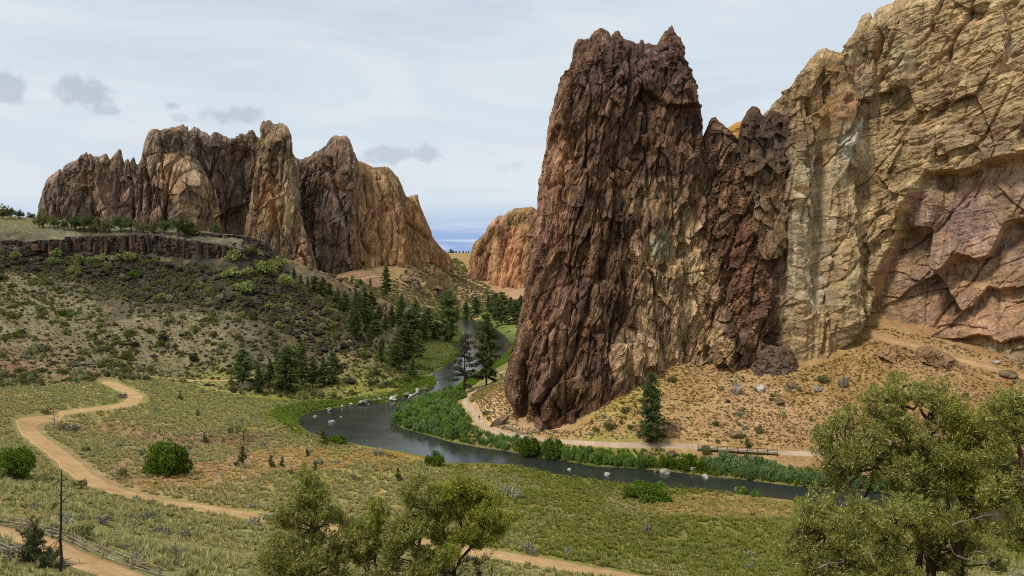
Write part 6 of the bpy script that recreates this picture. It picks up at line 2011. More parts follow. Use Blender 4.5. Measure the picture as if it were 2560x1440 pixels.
scatter('valley_grass', with_mat(tuft_mesh(515, 14, .6, .12, .5), leaf_mat('valley_grass', lin(104, 116, 56), lin(156, 160, 90), lin(170, 164, 110), .4, .35)), P, r.uniform(0, 6.28, len(P)), np.stack([s, s, s], 1), 'rough green grass on the flat below the pines', 'grass')
P, sd, r = zone([(900, 900), (1000, 840), (1080, 815), (1150, 815), (1160, 860), (1100, 915), (1050, 950), (900, 950)], .06, 508)
for k_, p_ in enumerate(P[:90]):
    w_ = r.uniform(1.2, 3.0)
    bush('sagebrush', SAGE, k_, (M_SAGE, M_OLIVE, M_SHRUB)[k_ % 3], p_, w_, w_ * .6, ('grey', 'olive', 'pale green')[k_ % 3] + (' wide' if w_ > 2.2 else ' small') + ' shrub ' + ('among the riverside pines' if p_[1] > 420 else 'on the flat between pines and narrows'), 'shrubs on the upstream flat', 'shrub')
# far slopes
P, sd, r = zone([(930, 720), (1000, 690), (1100, 670), (1140, 645), (1180, 690), (1250, 735), (1330, 760), (1310, 800), (1200, 785), (1000, 775), (900, 760), (880, 690)], .22, 506, dmin=560)
s = r.uniform(.8, 2.2, len(P))
scatter('slope_shrubs', with_mat(bush_mesh(450, 50, .5, .7, .6), M_OLIVE), P, r.uniform(0, 6.28, len(P)), np.stack([s, s, s * .7], 1), 'small dark shrubs dotting the far slope below the saddle', 'shrubs')

# ------------------------------------------------------------------ sagebrush and shrubs, one by one for those that show largest
def spread_shrubs(name, meshes, mats, P, size, n_single, label, group, stuff_label, cat='shrub', squash=.7, seed=3):
    r = np.random.default_rng(seed)
    show = size / P[:, 1]
    order = np.argsort(-show)
    for c, i in enumerate(order[:n_single]):
        lb = label(P[i], size[i]) if callable(label) else label
        mt = mats[int(r.integers(len(mats)))]
        bush(name, meshes, int(r.integers(4)), mt, P[i], size[i], size[i] * squash * r.uniform(.8, 1.2), lb, group, cat, r.uniform(0, 6.28))
    rest = order[n_single:]
    if len(rest):
        nm = {'sagebrush': 'sagebrush_cover', 'hill_shrub': 'shrub_cover', 'talus_shrub': 'talus_shrub_cover'}.get(name, name + '_cover')
        Q = P[rest]
        s = size[rest] / 1.7
        scatter(nm, with_mat(bush_mesh(460 + seed, 110, .42, .75, .5), mats[0]), Q, r.uniform(0, 6.28, len(Q)), np.stack([s, s, s * 1.1], 1), stuff_label, cat)


def where(p):
    px = 1280 + p[0] / p[1] * FPX
    d, _ = dist_poly(np.array([[p[0], p[1]]]), ROAD_C)
    if d[0] < 7:
        return 'touching the dirt road edge'
    if p[1] < 105:
        return 'on the near slope'
    if px > 1250:
        return 'in the green meadow right of centre'
    if p[1] > 175:
        return 'on the bench beyond the road loop'
    if px < 350:
        return 'at the left by the road'
    return 'between road and river'


P, sd, r = zone(NEAR, .03, 521)
cl = fbm(np.column_stack([P[:, :2] / 18, 0 * P[:, 0]]), 2, seed=78)
kk = cl + r.normal(0, .2, len(P)) > -.02
P, sd = P[kk], sd[kk]
keep = (r.uniform(size=len(P)) < np.where(1280 + P[:, 0] / P[:, 1] * FPX > 1250, .3, 1.0)) & (sd > 4)
P = P[keep]
size = r.lognormal(0.4, .38, len(P)).clip(.8, 3.4)
spread_shrubs('sagebrush', SAGE, (M_SAGE, M_SAGE, M_OLIVE), P, size, 280, lambda p, s: ('big ' if s > 2.0 else 'tiny ' if s < 1.3 else 'small ' if s < 1.6 else '') + 'grey green sagebrush ' + where(p), 'sagebrush in the meadow', 'small sagebrush scattered through the meadow', 'sagebrush', .62, 3)
G = 'large sagebrush near the road'
for i, (px, b, w, h, mt, lb) in enumerate([(648, 1316, 92, 30, M_SAGE, 'wide grey sagebrush against the lower road edge'), (392, 1338, 60, 38, M_SAGE, 'tall grey sagebrush below the road left of centre'), (336, 1350, 48, 28, M_OLIVE, 'dark green rounded shrub beside the tall sagebrush'),
                                           (1322, 1388, 62, 36, M_SAGE, 'grey sagebrush alone near the road at bottom centre'), (1278, 1248, 74, 36, M_SAGE, 'sagebrush and grey twigs in the green meadow'), (193, 1222, 36, 34, M_OLIVE, 'dark upright shrub on the left road edge'), (452, 1348, 44, 26, M_TWIG, 'grey leafless shrub below the road'),
                                           (942, 1142, 46, 24, M_SAGE, 'pale sagebrush on the near bank crest'), (582, 1096, 34, 30, M_OLIVE, 'dark olive shrub on the eroded bank'), (885, 1200, 26, 16, M_TWIG, 'grey twiggy shrub in the tuft meadow'), (1880, 1395, 40, 18, M_SAGE, 'pale low sagebrush in the green meadow at right'), (1620, 1335, 36, 26, M_TWIG, 'grey shrub round a bare stick in the green meadow'),
                                           (690, 1350, 40, 22, M_OLIVE, 'olive shrub beside the tall foreground juniper'), (75, 1275, 50, 24, M_TWIG, 'grey dead brush above the left fence'), (240, 1310, 60, 26, M_TWIG, 'grey dead brush behind the fence'), (300, 1195, 40, 26, M_OLIVE, 'leggy grey shrub left of the round green bush'), (160, 1075, 60, 22, M_TWIG, 'brown dead brush at the foot of the bare tree'), (300, 995, 30, 16, M_TWIG, 'grey brush inside the upper road bend')]):
    bush_px('sagebrush', SAGE, i, mt, px, b, w, h, lb, G, 'shrub')

# hillside shrubs and boulders
UP = [(-250, 622), (0, 620), (200, 632), (400, 648), (460, 672), (590, 672), (640, 655), (690, 660), (720, 690), (800, 735), (880, 800), (930, 880), (860, 890), (740, 850), (640, 800), (500, 760), (360, 760), (250, 720), (120, 690), (0, 670), (-250, 670)]
P1, sd, r = zone(UP, .25, 531)
Pb, sdb, rb = zone(HILLB, .12, 533)
Pc, sdc, rc = zone([(690, 660), (760, 690), (860, 755), (940, 800), (1000, 770), (960, 725), (880, 700), (800, 682)], .07, 534, dmin=430)
Pb = np.vstack([Pb, Pc])
P2, sd2, r2 = zone(HILL, .3, 532)
P = np.vstack([P1, P2, Pb])
P = P[fbm(np.column_stack([P[:, :2] / 22, 0 * P[:, 0]]), 3, seed=75) + r.normal(0, .2, len(P)) > -.15]
size = r.lognormal(.45, .45, len(P)).clip(.7, 5.0)


def hill_where(p):
    px = 1280 + p[0] / p[1] * FPX
    a = 'high ' if p[2] > 52 else 'low ' if p[2] < 36 else ''
    return a + hill_part(px)


def hill_part(px):
    if px < 250:
        return 'on the left scree'
    if px < 520:
        return 'on the middle scree'
    if px < 720:
        return 'on the right scree'
    return 'on the spur'


spread_shrubs('hill_shrub', SHRUB, (M_OLIVE, M_SHRUB, M_SAGE, M_OLIVE), P, size, 250, lambda p, s: ('huge ' if s > 4.2 else 'large ' if s > 3.6 else 'small ' if s < 3.1 else '') + 'shrub among dark boulders ' + hill_where(p), 'shrubs on the left hillside', 'small grey green shrubs over the left hillside', 'shrub', .6, 4)
G = 'pale green bushes on the scree'
for i, (px, b, w, h, lb) in enumerate([(137, 648, 36, 20, 'pale green bush under the left rimrock'), (130, 668, 40, 20, 'second pale green bush under the left rimrock'), (200, 672, 50, 26, 'yellow green bush in the black scree'), (183, 692, 44, 22, 'bright yellow green bush lowest in the black scree'), (252, 660, 40, 18, 'pale bush just below the columns'), (310, 664, 60, 22, 'pale grey green bush under the columns'),
                                       (35, 655, 40, 20, 'green bush at the far left of the scree'), (585, 662, 50, 26, 'pale green bush under the right end of the columns'), (570, 705, 60, 24, 'pale green bush below the right columns'), (610, 700, 46, 22, 'yellow green bush on the right scree'), (600, 740, 60, 26, 'yellow bush lower on the right scree'), (660, 690, 60, 30, 'light green bush near the spur crest'), (690, 672, 46, 26, 'pale bush on the spur crest'),
                                       (150, 796, 32, 18, 'single bright green bush on the open slope'), (395, 870, 30, 14, 'olive bush on the lower slope'), (700, 720, 60, 26, 'green bush cluster on the spur'), (330, 700, 40, 20, 'dull olive bush in the boulder field')]):
    bush_px('leafy_bush', SHRUB, i, M_SHRUB if i not in (13, 14, 16) else M_BUSH, px, b, w, h, lb, G)

# talus shrubs
P, sd, r = zone(TAL, .13, 541)
P = P[fbm(np.column_stack([P[:, :2] / 11, 0 * P[:, 0]]), 3, seed=79) + r.normal(0, .15, len(P)) > .0]
size = r.lognormal(-.05, .5, len(P)).clip(.4, 2.6)
spread_shrubs('talus_shrub', SAGE, (M_OLIVE, M_SAGE), P, size, 110, lambda p, s: (('large ' if s > 1.4 else 'tiny ' if s < 1.0 else 'small ') + 'dark shrub ' + ('high on the talus' if p[2] > 19 else 'halfway up the talus' if p[2] > 11 else 'low on the talus') + (' under the tan cliff' if p[0] > 95 else ' under the brown buttress' if p[0] > 52 else ' near the tower foot')), 'shrubs on the talus', 'little dark shrubs dotted over the talus', 'shrub', .7, 5)
G = 'green shrubs beside the river trail'
for i, (px, b, w, h, lb) in enumerate([(1490, 1082, 22, 14, 'small green shrub above the trail left of the conifer'), (1525, 1080, 40, 18, 'wide green shrub above the trail left of the conifer'), (1578, 1078, 20, 12, 'grey green shrub near the lone conifer'), (1290, 1040, 20, 10, 'grey shrub on the orange bank by the walker'), (1215, 1040, 22, 12, 'green shrub beside the trail near the walker'), (1790, 1070, 22, 14, 'grey sagebrush on the talus above the boardwalk'), (1900, 1085, 26, 18, 'green shrub on the talus above the boardwalk end'),
                                       (1565, 1035, 24, 14, 'round green shrub on the talus by the tower foot'), (1970, 925, 30, 26, 'dark shrub at the top of the talus'), (2065, 1120, 60, 50, 'grey green shrub at the trail end beside the juniper'), (1680, 960, 30, 14, 'green weeds at the tower foot'), (2060, 960, 40, 16, 'green growth on the upper talus gully')]):
    bush_px('leafy_bush', SHRUB, i, M_OLIVE, px, b, w, h, lb, G)

# ------------------------------------------------------------------ boulders
def boulder_mesh(seed, rough=.22):
    bm = bmesh.new()
    rr = np.random.default_rng(seed + 700)
    d = rr.normal(size=(26, 3))
    d /= np.linalg.norm(d, axis=1)[:, None]
    d *= rr.uniform(.38, .56, (26, 1)) * np.array([1.0, .9, .78])
    for q in d:
        bm.verts.new(q)
    bmesh.ops.convex_hull(bm, input=bm.verts[:])
    bmesh.ops.delete(bm, geom=[v for v in bm.verts if not v.link_faces], context='VERTS')
    bmesh.ops.bevel(bm, geom=bm.edges[:], offset=.03, segments=1, affect='EDGES')
    me = bpy.data.meshes.new('boulder')
    bm.to_mesh(me)
    bm.free()
    return me


def boulder_mesh_round(seed, rough=.22):
    bm = bmesh.new()
    bmesh.ops.create_icosphere(bm, subdivisions=2, radius=.5)
    V = np.array([v.co[:] for v in bm.verts])
    n = fbm(V * 2.2 + seed * 3.1, 3, .5, seed=seed)
    cv = cells(V * 2.0 + seed * 1.7, seed + 5)
    V = V * (1 + rough * n + .28 * (cv - .5))[:, None]
    V[:, 2] *= .8
    for v, c in zip(bm.verts, V):
        v.co = c
    me = bpy.data.meshes.new('boulder')
    bm.to_mesh(me)
    bm.free()
    return me


BOULD = [boulder_mesh(k) for k in range(6)]
M_BLACK = plain_mat('black_basalt', lin(34, 29, 26), lin(74, 63, 54), 1.6, bump=.9, spec=.1)
M_WHITE = plain_mat('pale_boulder', lin(150, 138, 126), lin(206, 198, 188), 1.8, bump=.6)
M_GREYB = plain_mat('grey_boulder', lin(84, 76, 68), lin(158, 146, 130), 2.6, bump=1.0, spec=.1)
M_BROWNB = plain_mat('brown_boulder', lin(84, 66, 54), lin(142, 116, 92), 2.4, bump=1.0, spec=.1)


def boulder(k, mat, p, w, h, label, group=None, rz=0.0, deep=1.0, sink=.2, tilt=0.0):
    key = ('b', k % 6, mat.name)
    if key not in COPY:
        COPY[key] = with_mat(BOULD[k % 6].copy(), mat)
    o = bpy.data.objects.new('boulder', COPY[key])
    COL.objects.link(o)
    o.location = (p[0], p[1], p[2] + h * (.5 - sink))
    o.scale = (w, w * deep, h / .8)
    o.rotation_euler = (tilt, tilt * .5, rz)
    return tag(o, label, 'boulder', group)


P1, sd, r = zone(UP, .8, 551)
P2, sd2, r2 = zone([(0, 630), (250, 650), (400, 665), (470, 680), (420, 690), (200, 690), (0, 665), (-200, 650), (-200, 625)], .7, 552)
P3, sd3, r3 = zone(HILL, .07, 553)
P4, sd4, r4 = zone([(520, 612), (600, 604), (660, 606), (720, 670), (740, 700), (690, 680), (650, 655), (600, 640)], .45, 554)
P5, sd5, r5 = zone([(690, 660), (760, 690), (860, 755), (940, 800), (1000, 770), (960, 725), (880, 700), (800, 682)], .03, 555, dmin=430)
P = np.vstack([P1, P2, P3, P4, P5])
P = P[fbm(np.column_stack([P[:, :2] / 26, 0 * P[:, 0]]), 3, seed=77) + r.normal(0, .25, len(P)) > -.12]
size = r.lognormal(.3, .55, len(P)).clip(.5, 5.2)
order = np.argsort(-size)
for c, i in enumerate(order[:165]):
    boulder(int(r.integers(6)), M_BLACK, P[i], size[i], size[i] * r.uniform(.45, .75), ('huge ' if size[i] > 4.9 else 'very large ' if size[i] > 4.2 else 'large ' if size[i] > 3.6 else 'small ' if size[i] < 3.2 else '') + 'black basalt boulder ' + hill_where(P[i]), 'black boulders on the left hillside', r.uniform(0, 6.28), r.uniform(.7, 1.1), tilt=r.normal(0, .2))
Q = P[order[165:]]
s = size[order[165:]]
scatter('boulder_cover', with_mat(boulder_mesh(9), M_BLACK), Q + np.column_stack([0 * s, 0 * s, .1 * s]), r.uniform(0, 6.28, len(Q)), np.stack([s, s * .85, s * .8], 1), 'smaller black basalt rubble on the hillside scree', 'rubble')

for c, f in enumerate(np.linspace(0, 1, 64)):
    x_ = 20 + 640 * f + r.uniform(-5, 5)
    y_ = np.interp(x_, [0, 170, 300, 377, 455, 575, 640, 660], [630, 634, 640, 650, 682, 684, 664, 650]) + r.uniform(-3, 14)
    p_ = hit(x_, y_)
    w_ = r.uniform(1.6, 4.6)
    boulder(c, M_BLACK, p_, w_, w_ * r.uniform(.55, .9), ('massive' if w_ > 3.6 else 'large' if w_ > 2.6 else 'small') + ' black block fallen at the foot of the columns', 'blocks under the rimrock', r.uniform(0, 6), .8, .25, r.normal(0, .2))
P, sd, rq = zone(TAL, .10, 556)
Q = P[fbm(np.column_stack([P[:, :2] / 14, 0 * P[:, 0]]), 3, seed=81) + rq.normal(0, .2, len(P)) > .15]
s = rq.lognormal(-.75, .5, len(Q)).clip(.2, 1.5)
scatter('talus_stones', with_mat(boulder_mesh(12), M_GREYB), Q, rq.uniform(0, 6.28, len(Q)), np.stack([s, s * .85, s * .7], 1), 'loose grey stones strewn over the dry talus', 'stones')
P, sd, rq = zone([(950, 730), (1000, 700), (1100, 672), (1140, 648), (1180, 690), (1250, 735), (1320, 750), (1300, 790), (1200, 780), (1000, 770)], .05, 557, dmin=560)
s = rq.lognormal(.5, .6, len(P)).clip(.6, 6)
scatter('valley_stones', with_mat(boulder_mesh(13), M_BROWNB), P, rq.uniform(0, 6.28, len(P)), np.stack([s, s * .85, s * .7], 1), 'brown broken rocks on the slope below the saddle', 'stones')

# pale boulders on the river bank and in the water
G = 'pale boulders lining the left bank'
r = np.random.default_rng(91)
for i, (px, b, w, h) in enumerate([(822, 1022, 24, 12), (858, 1016, 10, 6), (880, 1013, 18, 9), (895, 1010, 12, 8), (906, 1010, 22, 11), (924, 1008, 14, 9), (938, 1006, 18, 11), (952, 1004, 14, 9), (962, 1002, 12, 9), (974, 1002, 16, 8), (985, 999, 20, 10), (1000, 996, 16, 10), (1012, 992, 20, 9), (1026, 990, 16, 8), (1040, 986, 14, 10), (1050, 982, 14, 12), (1062, 977, 18, 8), (1018, 996, 10, 6), (992, 1003, 12, 6), (930, 1012, 10, 5)]):
    p = hit(px, b)
    s = m_per_px(p)
    f = r.uniform(.55, 1.45)
    p = p + np.array([r.normal(0, .8), r.normal(0, .7), 0])
    boulder(i * 5 + i // 3, M_WHITE if i % 4 else M_GREYB, (p[0], p[1], max(p[2], 0)), w * s * f, h * s * 1.25 * f, ('flat ' if h < 8 else '') + ('grey' if i % 4 == 0 else 'pale') + ' boulder in the row along the left river bank, ' + ('left part' if px < 930 else 'middle part' if px < 1000 else 'right part') if i else 'largest pale block at the left end of the bank row', G if i else None, r.uniform(0, 6), .8, .25)
for px, b, w, h, m, lb in [(788, 1035, 14, 5, M_WHITE, 'small flat white rock in the river bend'), (830, 1049, 22, 9, M_WHITE, 'white rock pair in the river bend'), (852, 1040, 8, 4, M_WHITE, 'tiny white rock in the river bend'), (1517, 1187, 20, 12, M_WHITE, 'white pointed rock standing in the dark water'), (1423, 1172, 12, 8, M_WHITE, 'smaller white rock in the dark water'),
                          (1841, 1224, 12, 8, M_WHITE, 'white rock tip beside the small round willow'), (1662, 1178, 34, 18, M_GREYB, 'large pale tilted boulder at the far water edge'), (1638, 1173, 12, 10, M_GREYB, 'small pale stone left of the tilted boulder'), (1765, 1190, 28, 12, M_WHITE, 'white rocks at the water below the boardwalk'), (1622, 1138, 40, 24, M_BROWNB, 'dark boulder group above the willows'),
                          (1680, 1136, 36, 16, M_BROWNB, 'flat dark boulder below the trail'), (1710, 1160, 30, 14, M_GREYB, 'grey boulder between willow clumps'), (2035, 1190, 30, 18, M_GREYB, 'grey rounded boulder at the end of the willows'), (1730, 1168, 40, 12, M_WHITE, 'pale gravel rocks beside the blue green willows'),
                          (1080, 937, 12, 7, M_GREYB, 'grey boulder at the river narrows'), (1096, 955, 12, 7, M_GREYB, 'dark wet boulder in the narrows'), (1038, 968, 16, 12, M_BLACK, 'dark boulder on the yellow green bank'), (988, 968, 20, 10, M_BLACK, 'rounded dark boulder in the yellow grass'), (966, 962, 20, 10, M_BLACK, 'dark boulder left of the rounded one'), (942, 955, 18, 9, M_BLACK, 'low dark boulder in the grey brush'), (876, 958, 30, 9, M_BLACK, 'flat dark boulder near the slim pines'),
                          (1842, 985, 30, 38, M_GREYB, 'upright grey boulder on the talus'), (1902, 980, 28, 24, M_WHITE, 'pale boulder right of the upright grey one'), (1978, 968, 26, 24, M_BROWNB, 'dark boulder near the top of the talus'), (2108, 965, 40, 36, M_GREYB, 'big cracked grey boulder on the talus at right'), (1950, 1010, 36, 16, M_BROWNB, 'low rock cluster on the mid talus'), (2045, 975, 36, 14, M_GREYB, 'flat pale boulder on the upper talus'), (1840, 1090, 44, 24, M_BROWNB, 'brown slab boulder just above the boardwalk'),
                          (1820, 1008, 14, 10, M_BLACK, 'small dark boulder below the upright one'), (2520, 940, 50, 22, M_BROWNB, 'reddish boulder beneath the cliff path'), (2490, 908, 24, 12, M_WHITE, 'pale block on the cliff path'), (1225, 1012, 12, 8, M_BROWNB, 'small brown rock beside the trail bend'),
                          (1290, 800, 34, 12, M_WHITE, 'pale rock among the far bank pines'), (295, 1268, 24, 14, M_BROWNB, 'brown boulder in the meadow below the road'), (520, 1392, 30, 14, M_BROWNB, 'brown flat boulder in the near meadow'), (505, 1384, 16, 10, M_WHITE, 'tan stone beside the brown flat boulder')]:
    p = hit(px, b)
    s = m_per_px(p)
    boulder(int(px), m, (p[0], p[1], max(p[2], -.05)), w * s, h * s * 1.2, lb, None, px * .3, .8, .36)
p = hit(1248, 1062)
s = m_per_px(p)
o = boulder(2, M_BROWNB, p, 62 * s, 26 * s, 'long tilted brown rock slab lying beside the trail below the tower', None, .5, .4, .25, 0)
o.rotation_euler = (0, -.32, .35)

# ------------------------------------------------------------------ dead wood
def snag_mesh(seed, h, rad, twigs=14, curl=.25, tl=.16, lean=0.0):
    r = np.random.default_rng(seed)
    g, b = Geo(), Geo()
    n = 9
    z = np.linspace(-.2, h, n)
    sp = np.stack([np.cumsum(r.normal(0, .045 * h / 8, n)) + lean * z, np.cumsum(r.normal(0, .045 * h / 8, n)), z], 1)
    g.tube(sp, np.linspace(rad, rad * .3, n), 6)
    for k in range(twigs):
        f = r.uniform(.15, .97)
        p0 = np.array([np.interp(f * h, z, sp[:, i]) for i in range(3)])
        L = h * tl * r.uniform(.4, 1.2) * (1.15 - f)
        lb = rot_limb(p0, r.uniform(0, 6.28), r.uniform(-.5, .5), L, 5, curl, r)
        b.tube(lb, np.linspace(max(rad * .32, .03), max(rad * .08, .012), 6), 3)
        for q in range(2):
            i = r.integers(2, 5)
            b.tube(rot_limb(lb[i], r.uniform(0, 6.28), r.uniform(-.2, .7), L * .4, 3, curl, r), np.linspace(rad * .16, rad * .05, 4), 3)
    return g.mesh('trunk', True), (b.mesh('branches') if twigs else None)


def snag(name, px, base, top, rad, seed, mat, label, group=None, twigs=14, tl=.16, lean=0.0, curl=.25, d=None):
    p = hit(px, base) if d is None else at_d(px, base, d)
    h = (base - top) * m_per_px(p)
    t, b = snag_mesh(seed, h, rad, twigs, curl, tl, lean)
    e = bpy.data.objects.new(name, None)
    COL.objects.link(e)
    e.location = p
    add('trunk', t, mat, e)
    if b:
        add('branches', b, mat, e)
    return tag(e, label, 'dead tree', group)


snag('dead_tree', 150, 1448, 1168, .12, 1, M_CHAR, 'tall bare charred trunk beside the near path', twigs=14, tl=.3, lean=.03, d=57)
snag('dead_tree', 136, 1062, 962, .16, 2, M_DEAD, 'bare grey tree with fine twigs above the road bend', twigs=40, tl=.3)
snag('dead_tree', 608, 1102, 1040, .12, 3, M_CHAR, 'thin bare pole on the bank near the river', twigs=3, tl=.1)
snag('dead_tree', 440, 1452, 1352, .13, 4, M_DEAD, 'gnarled grey leafless tree at the bottom left', twigs=44, tl=.75, curl=.45, d=66)
snag('dead_tree', 360, 951, 927, .32, 5, M_CHAR, 'short black burnt stump above the dirt road', twigs=0)
snag('dead_tree', 457, 842, 772, .16, 6, M_CHAR, 'burnt thin tree on the hillside above another', twigs=20, tl=.18)
snag('dead_tree', 441, 815, 765, .14, 7, M_DEAD, 'pale twiggy dead tree beside the burnt one', twigs=26, tl=.3)
snag('dead_tree', 118, 760, 728, .12, 8, M_DEAD, 'white forked snag on the left slope', twigs=6, tl=.4)
snag('dead_tree', 1520, 1082, 1040, .08, 9, M_CHAR, 'thin bare sapling left of the lone conifer', twigs=5, tl=.2)
snag('dead_tree', 1660, 1090, 1030, .09, 10, M_CHAR, 'bare thin tree right of the lone conifer', twigs=14, tl=.3)
snag('dead_tree', 1617, 1340, 1260, .05, 11, M_CHAR, 'bare stick rising from a grey shrub in the meadow', twigs=10, tl=.2)
snag('dead_tree', 2400, 1062, 940, .04, 12, M_DEAD, 'thin dead top poking above the bright green juniper', twigs=4, tl=.15, lean=-.08, d=45)
snag('dead_tree', 602, 1200, 1160, .07, 13, M_DEAD, 'small dead stem beside the pale young juniper', twigs=8, tl=.3)
snag('dead_tree', 296, 1200, 1130, .07, 14, M_DEAD, 'bare grey twigs left of the round green bush', twigs=30, tl=.5)
snag('dead_tree', 660, 855, 812, .14, 15, M_DEAD, 'pale dead tree in the middle of the scree', twigs=16, tl=.3)
snag('dead_tree', 774, 845, 800, .13, 16, M_DEAD, 'pale dead tree on the right scree', twigs=18, tl=.35)
snag('dead_tree', 768, 790, 756, .12, 17, M_DEAD, 'grey snag near the spur crest', twigs=10, tl=.3)
snag('dead_tree', 632, 862, 848, .25, 18, M_CHAR, 'small burnt stub at the foot of the scree', twigs=0)
snag('dead_tree', 538, 904, 892, .25, 19, M_CHAR, 'burnt stub on the lower slope left of the grove', twigs=0)
snag('dead_tree', 837, 885, 862, .2, 20, M_CHAR, 'charred stub above the right end of the grove', twigs=2, tl=.3)
snag('dead_tree', 548, 690, 665, .12, 21, M_DEAD, 'white snag below the columns', twigs=5, tl=.3)

G = 'fallen trunks on the hillside'
r = np.random.default_rng(33)
for i, (x0, y0, x1, y1, w) in enumerate([(42, 690, 65, 678, .22), (95, 790, 115, 815, .2), (180, 770, 195, 796, .18), (158, 824, 180, 842, .18), (38, 816, 62, 842, .18), (90, 858, 130, 872, .22), (124, 880, 145, 900, .18), (358, 718, 384, 694, .18), (532, 760, 546, 792, .2), (455, 886, 540, 888, .16), (372, 848, 384, 862, .16), (620, 862, 652, 866, .16), (470, 958, 492, 960, .2), (320, 925, 340, 930, .2), (640, 1000, 660, 1004, .15), (870, 880, 876, 862, .2), (490, 1098, 520, 1100, .14), (278, 1200, 318, 1199, .14)]):
    a, b = hit(x0, y0), hit(x1, y1)
    if np.linalg.norm(a - b) > 16:
        b = a + (b - a) * 16 / np.linalg.norm(b - a)
        b[2] = land(b[0], b[1])[0]
    g = Geo()
    m = (a + b) / 2
    pts = resample([a - m, b - m], 7) + r.normal(0, .06, (7, 3))
    pts[:, 2] += .28
    g.tube(pts, np.linspace(w, w * .5, 7), 6)
    o = add('fallen_log', g.mesh('fallen_log', True), M_DEAD if i % 3 else M_CHAR)
    o.location = m
    px = (x0 + x1) / 2
    tag(o, ('pale' if i % 3 else 'dark') + ' fallen trunk ' + ('on the open left slope' if px < 200 and y0 < 950 else 'on the scree in the middle' if y0 < 900 else 'in the lower meadow grass'), 'log', G)

# dead pale limbs reaching out of the right foreground junipers
for i, (d, pts, lb) in enumerate([(41, [(2380, 1310), (2420, 1300), (2455, 1290), (2490, 1285)], 'bare white branch sticking out of the right junipers'), (41, [(2370, 1350), (2385, 1390), (2430, 1400), (2480, 1420)], 'lower bare white branch under the right junipers'), (41, [(2420, 1410), (2440, 1375), (2490, 1390), (2510, 1410)], 'curved bare branch at the lower right'), (41.5, [(2045, 1420), (2075, 1408), (2110, 1405)], 'short bare branch in the sprawling juniper')]):
    g = Geo()
    r = np.random.default_rng(600 + i)
    q = np.array([at_d(x, y, d) for x, y in pts])
    c = q[0]
    ln = smooth_line(q - c, 12, 1) + r.normal(0, .02, (12, 3))
    g.tube(ln, np.linspace(.045, .012, 12), 4)
    for k in range(9):
        j = r.integers(3, 12)
        g.tube(rot_limb(ln[j], r.uniform(-1, 1) + (0 if i != 3 else 3), r.uniform(-.6, .8), r.uniform(.25, .7), 4, .35, r), np.linspace(.016, .005, 5), 3)
    o = add('bare_branch', g.mesh('bare_branch', True), M_DEAD)
    o.location = c
    tag(o, lb, 'branch', 'bare white branches at lower right')

# ------------------------------------------------------------------ fences
M_RAIL = plain_mat('weathered_rail', lin(104, 92, 78), lin(164, 150, 130), 3.0, (1, 1, 1), bump=.5)


def fence(name, pts, rails, label, rad=.07, step=.33, group=None, zig=.0):
    base = pts[0]
    e = bpy.data.objects.new(name, None)
    COL.objects.link(e)
    e.location = base
    r = np.random.default_rng(len(pts) * 7 + rails)
    for i, p in enumerate(pts):
        g = Geo()
        for s in (-1, 1):
            g.tube([np.array([s * .28, .0, -.2]), np.array([-s * .12, 0, step * rails + .25])], [rad * .9, rad * .7], 6)
        o = add('post', g.mesh('post', True), M_RAIL, e)
        o.location = Vector(p) - Vector(base)
        o.rotation_euler[2] = r.uniform(0, 3)
    for a, b in zip(pts[:-1], pts[1:]):
        a, b = np.array(a), np.array(b)
        d = (b - a) / np.linalg.norm(b - a)
        for k in range(rails):
            g = Geo()
            z = np.array([0, 0, step * (k + .8)])
            q0, q1 = a - d * .3 + z + [0, 0, r.normal(0, .04)], b + d * .3 + z + [0, 0, r.normal(0, .04)]
            ln = resample([q0 - a, q1 - a], 6)
            ln[1:-1, 2] += r.normal(0, .02, 4) - .03
            g.tube(ln, np.full(6, rad) * r.uniform(.8, 1.15), 6)
            o = add('rail', g.mesh('rail', True), M_RAIL, e)
            o.location = Vector(a) - Vector(base)
    return tag(e, label, 'fence', group)


fp = [at_d(x, y, d) for x, y, d in [(-90, 1290, 66.5), (-10, 1305, 66), (68, 1322, 65.5), (130, 1345, 65), (184, 1366, 64.5), (212, 1384, 63.6), (262, 1412, 62.8), (330, 1446, 62), (400, 1480, 61)]]
for q in fp:
    q[2] = land(q[0], q[1])[0]
fence('rail_fence', fp, 3, 'weathered split rail fence along the far side of the near path', .055, .34)
fp = [at_d(x, y, d) for x, y, d in [(-40, 1352, 58), (24, 1374, 57.5), (48, 1392, 57), (20, 1412, 56), (-30, 1425, 55.5)]]
for q in fp:
    q[2] = land(q[0], q[1])[0]
fence('rail_fence', fp, 4, 'zigzag stacked rail fence in the bottom left corner', .065, .28)
fp = [hit(x, y) for x, y in [(1254, 1072), (1282, 1079), (1305, 1086), (1336, 1083), (1368, 1076)]]
fence('rail_fence', fp, 3, 'low rail fence between the trail and the tower foot', .11, .42)

# ------------------------------------------------------------------ boardwalk
M_PLANK = plain_mat('boardwalk_plank', lin(160, 142, 122), lin(196, 180, 158), 2.5, bump=.3)
M_RUST = plain_mat('railing_wood', lin(62, 46, 38), lin(96, 74, 60), 4.0, bump=.3)


